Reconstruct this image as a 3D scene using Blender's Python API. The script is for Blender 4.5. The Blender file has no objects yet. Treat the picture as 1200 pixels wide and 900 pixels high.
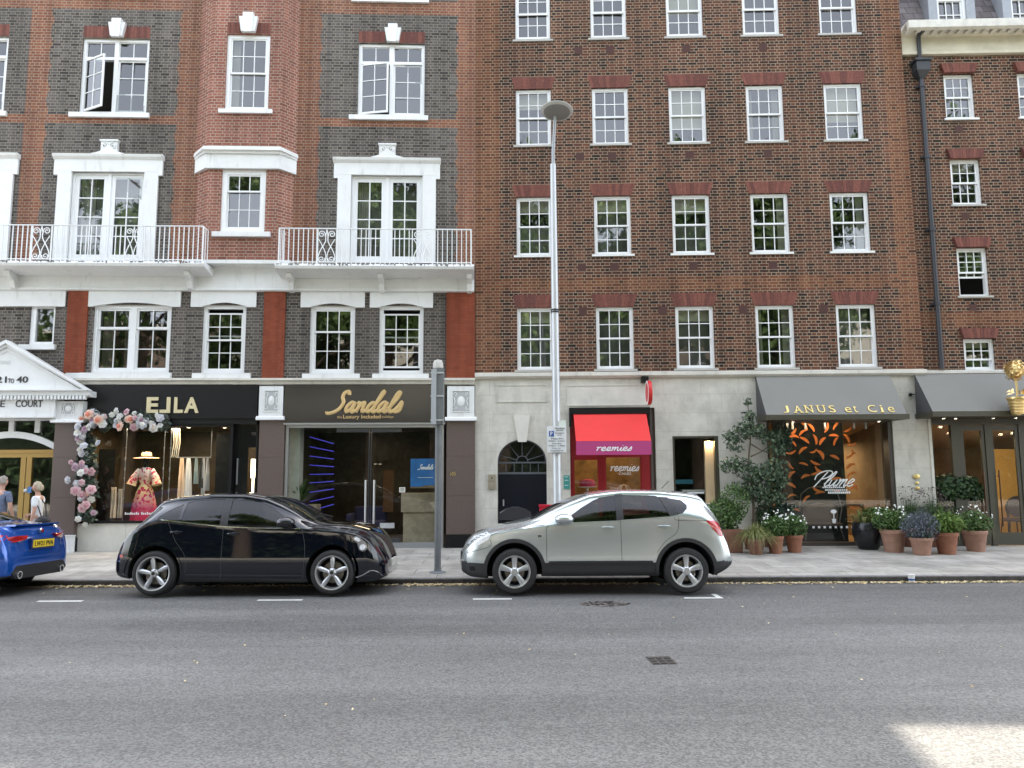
import bpy, bmesh, math, random
import numpy as np
from mathutils import Vector, Matrix
from mathutils.geometry import delaunay_2d_cdt
random.seed(7)
R = math.radians
sc = bpy.context.scene
COL = sc.collection

# ------------------------------------------------------------------ camera
F, TH, ROLL, H = 870.0, R(6.57), 0.0050, 1.92
cam = bpy.data.cameras.new('camera')
cam.sensor_width = 36; cam.lens = F / 1200 * 36
cam.clip_start = 0.1; cam.clip_end = 2000
co = bpy.data.objects.new('camera', cam); COL.objects.link(co)
X_, U_, F_ = Vector((1, 0, 0)), Vector((0, -math.sin(TH), math.cos(TH))), Vector((0, math.cos(TH), math.sin(TH)))
rt = X_ * math.cos(ROLL) - U_ * math.sin(ROLL)
up = X_ * math.sin(ROLL) + U_ * math.cos(ROLL)
m = Matrix((rt, up, -F_)).transposed().to_4x4(); m.translation = (0, 0, H)
co.matrix_world = m
sc.camera = co

# ------------------------------------------------------------------ light
SUN_EL, SUN_AZ = R(59.1), R(10)          # behind the facades, a little to the right
w = bpy.data.worlds.new('World'); sc.world = w; w.use_nodes = True
nt = w.node_tree; nt.nodes.clear()
sky = nt.nodes.new('ShaderNodeTexSky'); sky.sky_type = 'NISHITA'; sky.sun_disc = False
sky.sun_elevation = SUN_EL; sky.sun_rotation = SUN_AZ
sky.air_density = 1.0; sky.dust_density = 2.5; sky.ozone_density = 0.6
hs = nt.nodes.new('ShaderNodeHueSaturation'); hs.inputs['Saturation'].default_value = 0.38
bg = nt.nodes.new('ShaderNodeBackground'); bg.inputs['Strength'].default_value = 0.15
wo = nt.nodes.new('ShaderNodeOutputWorld')
nt.links.new(sky.outputs[0], hs.inputs['Color']); nt.links.new(hs.outputs[0], bg.inputs[0]); nt.links.new(bg.outputs[0], wo.inputs[0])
sl = bpy.data.lights.new('sun', 'SUN'); sl.energy = 2.5; sl.angle = R(0.53); sl.color = (1, .91, .76)
so = bpy.data.objects.new('sun', sl); COL.objects.link(so)
so.location = (0, 0, 40)
sd = Vector((math.sin(SUN_AZ) * math.cos(SUN_EL), math.cos(SUN_AZ) * math.cos(SUN_EL), math.sin(SUN_EL)))
so.rotation_euler = sd.to_track_quat('Z', 'Y').to_euler()
sc.view_settings.view_transform = 'Standard'; sc.view_settings.look = 'None'
sc.view_settings.gamma = 1; sc.view_settings.use_curve_mapping = False
sc.view_settings.exposure = 2.76
sc.cycles.max_bounces = 6; sc.cycles.diffuse_bounces = 4; sc.cycles.glossy_bounces = 4
sc.cycles.transparent_max_bounces = 12; sc.cycles.transmission_bounces = 4
sc.cycles.caustics_reflective = False; sc.cycles.caustics_refractive = False
sc.cycles.sample_clamp_indirect = 6
sc.cycles.use_denoising = True

# ------------------------------------------------------------------ helpers: materials
def mat(name, col, rough=.6, metal=0, coat=0, spec=.5, emit=None, es=1, bump=0, bscale=50, var=0, vscale=6, var2=None):
    """Principled material; var = brightness variation from noise, bump = fine noise relief"""
    M = bpy.data.materials.new(name); M.use_nodes = True
    n = M.node_tree.nodes; l = M.node_tree.links; b = n['Principled BSDF']
    c = (*col, 1)
    b.inputs['Base Color'].default_value = c; b.inputs['Roughness'].default_value = rough
    b.inputs['Metallic'].default_value = metal; b.inputs['Coat Weight'].default_value = coat
    b.inputs['Coat Roughness'].default_value = .03
    b.inputs['Specular IOR Level'].default_value = spec
    if emit:
        b.inputs['Emission Color'].default_value = (*emit, 1); b.inputs['Emission Strength'].default_value = es
    if var or bump:
        tc = n.new('ShaderNodeTexCoord')
    if var:
        nz = n.new('ShaderNodeTexNoise'); nz.inputs['Scale'].default_value = vscale; nz.inputs['Detail'].default_value = 6
        nz.inputs['Roughness'].default_value = .65
        l.new(tc.outputs['Object'], nz.inputs['Vector'])
        mr = n.new('ShaderNodeMapRange'); mr.inputs[1].default_value = .3; mr.inputs[2].default_value = .7
        mr.inputs[3].default_value = 1 - var; mr.inputs[4].default_value = 1 + var
        l.new(nz.outputs[0], mr.inputs[0])
        mx = n.new('ShaderNodeMix'); mx.data_type = 'RGBA'; mx.blend_type = 'MULTIPLY'; mx.inputs[0].default_value = 1
        mx.inputs[6].default_value = c; l.new(mr.outputs[0], mx.inputs[7]); l.new(mx.outputs[2], b.inputs['Base Color'])
    if bump:
        nb = n.new('ShaderNodeTexNoise'); nb.inputs['Scale'].default_value = bscale; nb.inputs['Detail'].default_value = 4
        l.new(tc.outputs['Object'], nb.inputs['Vector'])
        bp = n.new('ShaderNodeBump'); bp.inputs['Strength'].default_value = bump; bp.inputs['Distance'].default_value = .01
        l.new(nb.outputs[0], bp.inputs['Height']); l.new(bp.outputs[0], b.inputs['Normal'])
    return M

def brick_mat(name, ramp, mortar, bw=.225, bh=.075, ms=.009, patch=.25, squash=(.5, 2), soot=.15):
    """Brick Texture in the wall's own x,z metres; ramp = brick colours picked per brick"""
    M = bpy.data.materials.new(name); M.use_nodes = True
    n = M.node_tree.nodes; l = M.node_tree.links; b = n['Principled BSDF']
    b.inputs['Roughness'].default_value = .85; b.inputs['Specular IOR Level'].default_value = .25
    tc = n.new('ShaderNodeTexCoord'); sp = n.new('ShaderNodeSeparateXYZ'); cb = n.new('ShaderNodeCombineXYZ')
    l.new(tc.outputs['Object'], sp.inputs[0])
    ma = n.new('ShaderNodeMath'); ma.operation = 'MULTIPLY_ADD'; ma.inputs[1].default_value = .41
    l.new(sp.outputs[1], ma.inputs[0]); l.new(sp.outputs[0], ma.inputs[2])
    l.new(ma.outputs[0], cb.inputs[0]); l.new(sp.outputs[2], cb.inputs[1])
    # slight wobble so that courses are hand laid
    nw = n.new('ShaderNodeTexNoise'); nw.inputs['Scale'].default_value = 3; l.new(tc.outputs['Object'], nw.inputs['Vector'])
    vm = n.new('ShaderNodeVectorMath'); vm.operation = 'MULTIPLY_ADD'; vm.inputs[1].default_value = (.02, .012, 0)
    l.new(nw.outputs[1], vm.inputs[0]); l.new(cb.outputs[0], vm.inputs[2])
    br = n.new('ShaderNodeTexBrick'); br.squash, br.squash_frequency = squash
    br.inputs['Color1'].default_value = (0, 0, 0, 1); br.inputs['Color2'].default_value = (1, 1, 1, 1)
    br.inputs['Mortar'].default_value = (.5, .5, .5, 1); br.inputs['Scale'].default_value = 1
    br.inputs['Mortar Size'].default_value = ms; br.inputs['Mortar Smooth'].default_value = .25
    br.inputs['Brick Width'].default_value = bw; br.inputs['Row Height'].default_value = bh
    l.new(vm.outputs[0], br.inputs['Vector'])
    cr = n.new('ShaderNodeValToRGB'); e = cr.color_ramp; e.interpolation = 'LINEAR'
    while len(e.elements) < len(ramp): e.elements.new(.5)
    for i, c in enumerate(ramp):
        e.elements[i].position = i / (len(ramp) - 1); e.elements[i].color = (*c, 1)
    l.new(br.outputs['Color'], cr.inputs[0])
    nz = n.new('ShaderNodeTexNoise'); nz.inputs['Scale'].default_value = .55; nz.inputs['Detail'].default_value = 8; nz.inputs['Roughness'].default_value = .7
    l.new(tc.outputs['Object'], nz.inputs['Vector'])
    mr = n.new('ShaderNodeMapRange'); mr.inputs[1].default_value = .3; mr.inputs[2].default_value = .7
    mr.inputs[3].default_value = 1 - patch; mr.inputs[4].default_value = 1 + patch; l.new(nz.outputs[0], mr.inputs[0])
    m1 = n.new('ShaderNodeMix'); m1.data_type = 'RGBA'; m1.blend_type = 'MULTIPLY'; m1.inputs[0].default_value = 1
    l.new(cr.outputs[0], m1.inputs[6]); l.new(mr.outputs[0], m1.inputs[7])
    m2 = n.new('ShaderNodeMix'); m2.data_type = 'RGBA'; m2.inputs[7].default_value = (*mortar, 1)
    l.new(br.outputs['Fac'], m2.inputs[0]); l.new(m1.outputs[2], m2.inputs[6])
    l.new(m2.outputs[2], b.inputs['Base Color'])
    mp = n.new('ShaderNodeMapping'); mp.inputs['Scale'].default_value = (1.6, 1.6, .13); l.new(tc.outputs['Object'], mp.inputs[0])
    ns = n.new('ShaderNodeTexNoise'); ns.inputs['Scale'].default_value = 1; ns.inputs['Detail'].default_value = 7; ns.inputs['Roughness'].default_value = .7; l.new(mp.outputs[0], ns.inputs['Vector'])
    ms_ = n.new('ShaderNodeMapRange'); ms_.inputs[1].default_value = .36; ms_.inputs[2].default_value = .62; ms_.inputs[3].default_value = 1 - soot * 2; ms_.inputs[4].default_value = 1.08; l.new(ns.outputs[0], ms_.inputs[0])
    m3 = n.new('ShaderNodeMix'); m3.data_type = 'RGBA'; m3.blend_type = 'MULTIPLY'; m3.inputs[0].default_value = 1
    l.new(m2.outputs[2], m3.inputs[6]); l.new(ms_.outputs[0], m3.inputs[7]); l.new(m3.outputs[2], b.inputs['Base Color'])
    bp = n.new('ShaderNodeBump'); bp.inputs['Strength'].default_value = .5; bp.inputs['Distance'].default_value = .006; bp.invert = True
    l.new(br.outputs['Fac'], bp.inputs['Height']); l.new(bp.outputs[0], b.inputs['Normal'])
    return M

def glass_mat(name, tint=(.55, .6, .58), ior=1.9, rough=0.0, wob=.0):
    M = bpy.data.materials.new(name); M.use_nodes = True
    n = M.node_tree.nodes; l = M.node_tree.links; n.remove(n['Principled BSDF'])
    o = n['Material Output']
    t = n.new('ShaderNodeBsdfTransparent'); t.inputs[0].default_value = (*tint, 1)
    g = n.new('ShaderNodeBsdfGlossy'); g.inputs['Roughness'].default_value = rough; g.inputs[0].default_value = (1, 1, 1, 1)
    fr = n.new('ShaderNodeFresnel'); ge = n.new('ShaderNodeNewGeometry'); io = n.new('ShaderNodeMix'); io.inputs[2].default_value = ior; io.inputs[3].default_value = 1 / ior
    l.new(ge.outputs['Backfacing'], io.inputs[0]); l.new(io.outputs[0], fr.inputs[0])   # same reflectance from either side
    mx = n.new('ShaderNodeMixShader')
    if wob:
        tc = n.new('ShaderNodeTexCoord'); nz = n.new('ShaderNodeTexNoise'); nz.inputs['Scale'].default_value = 1.6
        nz.inputs['Detail'].default_value = 2
        l.new(tc.outputs['Object'], nz.inputs['Vector'])
        bp = n.new('ShaderNodeBump'); bp.inputs['Strength'].default_value = wob; bp.inputs['Distance'].default_value = .03
        l.new(nz.outputs[0], bp.inputs['Height']); l.new(bp.outputs[0], g.inputs['Normal'])
    l.new(fr.outputs[0], mx.inputs[0]); l.new(t.outputs[0], mx.inputs[1]); l.new(g.outputs[0], mx.inputs[2]); l.new(mx.outputs[0], o.inputs[0])
    return M

def leaf_mat(name, c1, c2, c3, rough=.55):
    M = bpy.data.materials.new(name); M.use_nodes = True
    n = M.node_tree.nodes; l = M.node_tree.links; b = n['Principled BSDF']
    b.inputs['Roughness'].default_value = rough; b.inputs['Specular IOR Level'].default_value = .35
    g = n.new('ShaderNodeNewGeometry'); cr = n.new('ShaderNodeValToRGB'); e = cr.color_ramp; e.elements.new(.5)
    for i, c in enumerate((c1, c2, c3)): e.elements[i].position = i / 2; e.elements[i].color = (*c, 1)
    l.new(g.outputs['Random Per Island'], cr.inputs[0]); l.new(cr.outputs[0], b.inputs['Base Color'])
    return M

def grime(M, amt=.45, col=(.30, .28, .24), lo=.56, hi=.74, sc_=(2.2, 2.2, .35)):
    """weather stains: soft vertical runs and blotches of dirt"""
    n = M.node_tree.nodes; l = M.node_tree.links; b = n['Principled BSDF']; inp = b.inputs['Base Color']
    tc = n.new('ShaderNodeTexCoord'); mp = n.new('ShaderNodeMapping'); mp.inputs['Scale'].default_value = sc_; l.new(tc.outputs['Object'], mp.inputs[0])
    nz = n.new('ShaderNodeTexNoise'); nz.inputs['Scale'].default_value = 2.2; nz.inputs['Detail'].default_value = 8; nz.inputs['Roughness'].default_value = .72; l.new(mp.outputs[0], nz.inputs['Vector'])
    mr = n.new('ShaderNodeMapRange'); mr.inputs[1].default_value = lo; mr.inputs[2].default_value = hi; mr.inputs[3].default_value = 0; mr.inputs[4].default_value = amt; l.new(nz.outputs[0], mr.inputs[0])
    mx = n.new('ShaderNodeMix'); mx.data_type = 'RGBA'; mx.inputs[7].default_value = (*col, 1); l.new(mr.outputs[0], mx.inputs[0])
    if inp.is_linked: l.new(inp.links[0].from_socket, mx.inputs[6])
    else: mx.inputs[6].default_value = inp.default_value
    l.new(mx.outputs[2], inp); return M
# ------------------------------------------------------------------ helpers: meshes
class MB:
    def __init__(s): s.v = []; s.f = []; s.m = []
    def add(s, vs, fs, mi=0):
        k = len(s.v); s.v += [tuple(v) for v in vs]; s.f += [[i + k for i in f] for f in fs]; s.m += [mi] * len(fs); return s
    def box(s, x0, x1, y0, y1, z0, z1, mi=0):
        if x1 < x0: x0, x1 = x1, x0
        if y1 < y0: y0, y1 = y1, y0
        if z1 < z0: z0, z1 = z1, z0
        v = [(x0, y0, z0), (x1, y0, z0), (x1, y1, z0), (x0, y1, z0), (x0, y0, z1), (x1, y0, z1), (x1, y1, z1), (x0, y1, z1)]
        return s.add(v, [[3, 2, 1, 0], [4, 5, 6, 7], [0, 1, 5, 4], [1, 2, 6, 5], [2, 3, 7, 6], [3, 0, 4, 7]], mi)
    def quad(s, a, b, c, d, mi=0): return s.add([a, b, c, d], [[0, 1, 2, 3]], mi)
    def prism(s, poly, y0, y1, mi=0):      # poly in (x,z) extruded along y
        n = len(poly)
        v = [(x, y0, z) for x, z in poly] + [(x, y1, z) for x, z in poly]
        f = [list(range(n)), list(range(2 * n - 1, n - 1, -1))] + [[i, i + n, (i + 1) % n + n, (i + 1) % n] for i in range(n)]
        return s.add(v, f, mi)
    def prof(s, poly, x0, x1, mi=0):       # poly in (y,z) extruded along x (mouldings)
        n = len(poly)
        v = [(x0, y, z) for y, z in poly] + [(x1, y, z) for y, z in poly]
        f = [list(range(n))[::-1], list(range(n, 2 * n))] + [[i, (i + 1) % n, (i + 1) % n + n, i + n] for i in range(n)]
        return s.add(v, f, mi)
    def tube(s, pts, r, n=6, mi=0, flat=1.0, cap=True):
        pts = [Vector(p) for p in pts]; N = len(pts)
        rs = r if isinstance(r, (list, tuple)) else [r] * N
        v = []; ref = None
        for i, p in enumerate(pts):
            t = (pts[min(i + 1, N - 1)] - pts[max(i - 1, 0)])
            t = t.normalized() if t.length > 1e-9 else Vector((0, 0, 1))
            if ref is None: ref = Vector((0, 1, 0)) if abs(t.y) < .9 else Vector((1, 0, 0))
            a = t.cross(ref).normalized(); b = a.cross(t).normalized(); ref = b
            for k in range(n):
                q = 2 * math.pi * k / n
                v.append(p + a * math.cos(q) * rs[i] + b * math.sin(q) * rs[i] * flat)
        f = [[i * n + k, i * n + (k + 1) % n, (i + 1) * n + (k + 1) % n, (i + 1) * n + k] for i in range(N - 1) for k in range(n)]
        if cap: f += [list(range(n))[::-1], list(range((N - 1) * n, N * n))]
        return s.add(v, f, mi)
    def lathe(s, prof, c=(0, 0, 0), n=24, mi=0, axis='z', sq=1.0):   # prof: (r, h)
        v = []
        for r, h in prof:
            for k in range(n):
                q = 2 * math.pi * k / n; a, b = r * math.cos(q), r * math.sin(q) * sq
                if axis == 'z': v.append((c[0] + a, c[1] + b, c[2] + h))
                elif axis == 'y': v.append((c[0] + a, c[1] + h, c[2] + b))
                else: v.append((c[0] + h, c[1] + a, c[2] + b))
        f = [[i * n + k, i * n + (k + 1) % n, (i + 1) * n + (k + 1) % n, (i + 1) * n + k] for i in range(len(prof) - 1) for k in range(n)]
        return s.add(v, f, mi)
    def ball(s, c, r, n=10, mi=0, sc3=(1, 1, 1)):
        k = max(4, n // 2)
        pr = [(max(1e-4, math.sin(math.pi * i / k)), -math.cos(math.pi * i / k)) for i in range(k + 1)]
        v0 = len(s.v); s.lathe(pr, (0, 0, 0), n, mi)
        for i in range(v0, len(s.v)):
            a = s.v[i]; s.v[i] = (c[0] + a[0] * r * sc3[0], c[1] + a[1] * r * sc3[1], c[2] + a[2] * r * sc3[2])
        return s
    def xf(s, M, i0=0):
        for i in range(i0, len(s.v)): s.v[i] = tuple(M @ Vector(s.v[i]))
        return s
    def build(s, name, mats, parent=None, smooth=False, loc=None, M=None, bevel=0):
        me = bpy.data.meshes.new(name); me.from_pydata(s.v, [], s.f)
        mats = mats if isinstance(mats, (list, tuple)) else [mats]
        for q in mats: me.materials.append(q)
        me.polygons.foreach_set('material_index', s.m)
        bm = bmesh.new(); bm.from_mesh(me); bmesh.ops.recalc_face_normals(bm, faces=bm.faces); bm.to_mesh(me); bm.free()
        if smooth:
            me.polygons.foreach_set('use_smooth', [True] * len(me.polygons))
            me.set_sharp_from_angle(angle=R(smooth if smooth is not True else 40))
        me.update()
        o = bpy.data.objects.new(name, me); COL.objects.link(o)
        if parent: o.parent = parent
        if loc: o.location = loc
        if M is not None: o.matrix_world = M
        if bevel:
            b = o.modifiers.new('bevel', 'BEVEL'); b.width = bevel; b.segments = 2; b.limit_method = 'ANGLE'
        return o

def tag(o, label=None, cat=None, group=None, kind=None):
    if label: o['label'] = label
    if cat: o['category'] = cat
    if group: o['group'] = group
    if kind: o['kind'] = kind
    return o
def empty(name, loc=(0, 0, 0), rz=0, M=None):
    o = bpy.data.objects.new(name, None); COL.objects.link(o); o.empty_display_size = .2
    if M is not None: o.matrix_world = M
    else: o.location = loc; o.rotation_euler = (0, 0, rz)
    return o
def evaluated(o, name=None):                 # bake modifiers (or a text curve) into a plain mesh
    dg = bpy.context.evaluated_depsgraph_get(); dg.update()
    me = bpy.data.meshes.new_from_object(o.evaluated_get(dg)); me.name = name or o.name
    return me
def text_mesh(s, h, ext=.01, bold=0, space=1.0):
    """raised lettering, baseline at 0, standing in x,z and facing -y; returns (verts, faces, width)"""
    c = bpy.data.curves.new('lettering', 'FONT'); c.body = s; c.size = h / .729; c.extrude = ext; c.offset = bold
    c.space_character = space; c.resolution_u = 3
    o = bpy.data.objects.new('lettering', c); COL.objects.link(o)
    me = evaluated(o); bpy.data.objects.remove(o); bpy.data.curves.remove(c)
    v = [(q.co.x, -q.co.z, q.co.y) for q in me.vertices]; f = [list(p.vertices) for p in me.polygons]
    w_ = max((a[0] for a in v), default=0); bpy.data.meshes.remove(me)
    return v, f, w_
def put_text(B, s, x0, x1, y, z0, z1, ext=.01, bold=0, mirror=False, mi=0):
    v, f, w_ = text_mesh(s, 1, 0.0, bold)
    xs = [a[0] for a in v]; zs = [a[2] for a in v]; a0, a1, b0, b1 = min(xs), max(xs), min(zs), max(zs)
    if mirror: v = [(a0 + a1 - a[0], a[1], a[2]) for a in v]
    n = len(v)
    P = [(x0 + (a[0] - a0) / (a1 - a0) * (x1 - x0), z0 + (a[2] - b0) / max(b1 - b0, 1e-6) * (z1 - z0)) for a in v]
    vv = [(p[0], y - ext, p[1]) for p in P]
    B.add(vv, f, mi)
    # side walls from boundary edges
    cnt = {}
    for q in f:
        for i in range(len(q)):
            e = (q[i], q[(i + 1) % len(q)]); cnt[tuple(sorted(e))] = cnt.get(tuple(sorted(e)), 0) + 1
    ed = [e for e, c in cnt.items() if c == 1]
    B.add(vv + [(p[0], y, p[1]) for p in P], [[a, b, b + n, a + n] for a, b in ed], mi)

def cr(pts, k=5, closed=False):              # Catmull-Rom
    P = [Vector((*p, 0)[:3]) if len(p) == 2 else Vector(p) for p in pts]; out = []; n = len(P)
    for i in range(n if closed else n - 1):
        if closed: a, b, c, d = P[i - 1], P[i], P[(i + 1) % n], P[(i + 2) % n]
        else: a, b, c, d = P[max(i - 1, 0)], P[i], P[i + 1], P[min(i + 2, n - 1)]
        for j in range(k):
            t = j / k
            out.append(.5 * ((2 * b) + (c - a) * t + (2 * a - 5 * b + 4 * c - d) * t * t + (3 * b - a - 3 * c + d) * t ** 3))
    if not closed: out.append(P[-1])
    return out
GLY = {
 'r': (.62, [[(0, .8), (.12, 1), (.2, .75), (.12, 0)], [(.15, .55), (.38, .98), (.6, .88)]]),
 'e': (.66, [[(0, .28), (.3, .48), (.5, .78), (.3, 1.02), (.08, .7), (.08, .25), (.3, 0), (.66, .25)]]),
 'm': (1.05, [[(0, .8), (.1, 1), (.12, .5), (.08, 0), (.2, .7), (.42, .98), (.42, .5), (.38, 0), (.5, .7), (.75, .98), (.76, .4), (.85, 0), (1.05, .2)]]),
 'n': (.8, [[(0, .8), (.1, 1), (.12, .5), (.08, 0), (.22, .7), (.47, .98), (.5, .5), (.55, .05), (.8, .2)]]),
 'i': (.38, [[(0, .3), (.16, .95), (.13, .3), (.2, 0), (.4, .2)], [(.22, 1.35), (.26, 1.42)]]),
 's': (.5, [[(0, .15), (.22, .6), (.34, 1.05), (.42, .6), (.4, .15), (.15, 0), (.0, .12)]]),
 'a': (.8, [[(.55, .88), (.28, .98), (.05, .5), (.15, .03), (.42, .3), (.56, .95), (.52, .2), (.62, 0), (.82, .2)]]),
 'd': (.85, [[(.55, .8), (.28, .95), (.05, .5), (.15, .03), (.45, .35), (.85, 1.95), (.72, 1.95), (.52, .35), (.62, 0), (.87, .2)]]),
 'l': (.5, [[(0, .3), (.38, 1.3), (.45, 1.95), (.28, 1.95), (.12, 1), (.12, .2), (.28, 0), (.52, .2)]]),
 'u': (.78, [[(0, .9), (.05, .3), (.2, 0), (.42, .35), (.52, .95), (.5, .3), (.6, 0), (.8, .2)]]),
 'S': (1.15, [[(1.0, 1.75), (.88, 2.1), (.6, 1.95), (.58, 1.5), (.8, 1.0), (.72, .4), (.4, .0), (-.05, -.15), (-.15, .05)]]),
 'P': (1.15, [[(.3, -.1), (.5, 1), (.68, 2)], [(-.1, .9), (-.2, 1.6), (.3, 2.1), (1.0, 2.1), (1.25, 1.7), (1.0, 1.2), (.5, 1.0)]]),
}
def script(B, word, x0, x1, z0, xh, y, r, slant=.18, mi=0, n=6, flat=.35):
    strokes = []; cx = 0
    for ch in word:
        wd, st = GLY[ch]
        for s_ in st: strokes.append([(cx + a + slant * b, b) for a, b in s_])
        cx += wd
    xs = [a for s_ in strokes for a, b in s_]; a0, a1 = min(xs), max(xs)
    for s_ in strokes:
        pts = [(x0 + (p.x - a0) / (a1 - a0) * (x1 - x0), y, z0 + p.y * xh) for p in cr(s_, 4)]
        B.tube(pts, r, n, mi, flat=flat)

# ------------------------------------------------------------------ photo -> wall plane
def ray(u, v):
    x, y = (u - 600) / F, -(v - 450) / F
    d = rt * x + up * y + F_
    return d
class Frame:
    def __init__(s, J, phi, off=0):
        s.M = Matrix.Translation((J[0], J[1], 0)) @ Matrix.Rotation(phi, 4, 'Z'); s.I = s.M.inverted()
        s.o = s.I @ Vector((0, 0, H)); s.off = off
    def p(s, u, v, d=0):                      # d metres in front of the wall
        r = s.I.to_3x3() @ ray(u, v); t = (s.off - d - s.o.y) / r.y
        q = s.o + r * t; return q.x, q.z
    def r(s, u0, v0, u1, v1, d=0):            # x0,x1,z0,z1
        vm, um = (v0 + v1) / 2, (u0 + u1) / 2
        return s.p(u0, vm, d)[0], s.p(u1, vm, d)[0], s.p(um, v1, d)[1], s.p(um, v0, d)[1]
    def w(s, x, y, z): return s.M @ Vector((x, y, z))
J = (-0.895, 17.9)
L = Frame(J, R(2.2)); Rt = Frame(J, R(-1.55)); T3 = Frame(J, R(-1.55), .12)
ZB = .10                                      # pavement level at the walls

# ------------------------------------------------------------------ materials
WHITE = mat('white_paint', (.74, .75, .74), .45, var=.05, vscale=2.5)
WHITE2 = mat('white_window_paint', (.78, .79, .79), .35)
CREAM = mat('cream_stone', (.62, .60, .53), .7, var=.12, vscale=3)
grime(WHITE); grime(CREAM, .5)
BROWN = brick_mat('brown_mixed_brick', [(0.017, 0.0127, 0.0119), (0.0408, 0.0221, 0.0179), (0.0952, 0.0357, 0.0229), (0.1318, 0.051, 0.0298), (0.0595, 0.0272, 0.0204), (0.1122, 0.0459, 0.0281)], (0.285, 0.215, 0.15), bh=.075, ms=.0098, patch=.3)
RED2 = brick_mat('red_mixed_brick', [(0.0638, 0.0272, 0.0187), (0.1445, 0.0527, 0.0289), (0.1785, 0.068, 0.0357), (0.119, 0.0425, 0.0255), (0.1913, 0.0782, 0.0425)], (0.27, 0.19, 0.12), ms=.0098, patch=.25)
GREY = brick_mat('grey_brick', [(0.042, 0.038, 0.037), (0.088, 0.079, 0.075), (0.115, 0.104, 0.098), (0.068, 0.061, 0.059), (0.132, 0.12, 0.11)], (0.23, 0.2, 0.16), patch=.2)
REDQ = brick_mat('orange_red_brick', [(0.168, 0.064, 0.04), (0.216, 0.084, 0.0496), (0.248, 0.104, 0.06), (0.184, 0.072, 0.0456), (0.2, 0.0896, 0.064)], (0.31, 0.235, 0.17), patch=.22)
REDP = brick_mat('smooth_red_brick', [(0.2184, 0.0507, 0.025), (0.2574, 0.0663, 0.0328), (0.234, 0.0585, 0.0281)], (0.16, 0.055, 0.035), ms=.005, patch=.2)
ARCHB = brick_mat('gauged_red_brick', [(.20, .05, .032), (.25, .065, .04), (.17, .045, .032)], (.11, .05, .038), bw=.075, bh=.6, ms=.006, squash=(1, 1))
AIRB = mat('terracotta_vent', (.065, .026, .021), .8, bump=.6, bscale=90)
STONE = mat('grey_limestone', (.56, .54, .48), .75, var=.16, vscale=2.2, bump=.2, bscale=60)
STONE_L = mat('light_limestone', (.61, .59, .53), .7, var=.12, vscale=2)
grime(STONE, .55, (.25, .235, .20), .5, .75, (1.2, 1.2, .5)); grime(STONE_L, .5)
GRANITE = mat('brown_granite', (.115, .085, .073), .4, var=.25, vscale=40)
BLACK = mat('black_fascia', (.007, .007, .008), .4, spec=.3)
BLACKG = mat('black_gloss', (.01, .01, .011), .12, coat=.4)
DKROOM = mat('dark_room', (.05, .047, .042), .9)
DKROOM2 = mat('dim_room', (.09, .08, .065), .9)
GLASS = glass_mat('window_glass', (.6, .63, .6), 1.95, .02, .05)
SHOPGLASS = glass_mat('shop_glass', (.82, .84, .82), 1.56, 0, .01)
NET = mat('net_curtain', (.20, .20, .18), .9, var=.25, vscale=2)
BLIND = mat('cream_blind', (.62, .58, .46), .8)
CURT = mat('pale_curtain', (.60, .58, .52), .9)
GOLD = mat('gold_letter', (.72, .56, .24), .28, metal=.85)
PALEGOLD = mat('pale_gold_letter', (.66, .58, .36), .4, metal=.3)
ALU = mat('aluminium', (.42, .44, .46), .35, metal=.8)
STEEL = mat('galvanised_steel', (.50, .52, .53), .45, metal=.45, var=.12, vscale=4)
DARKIRON = mat('dark_iron', (.025, .027, .032), .45)
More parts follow.
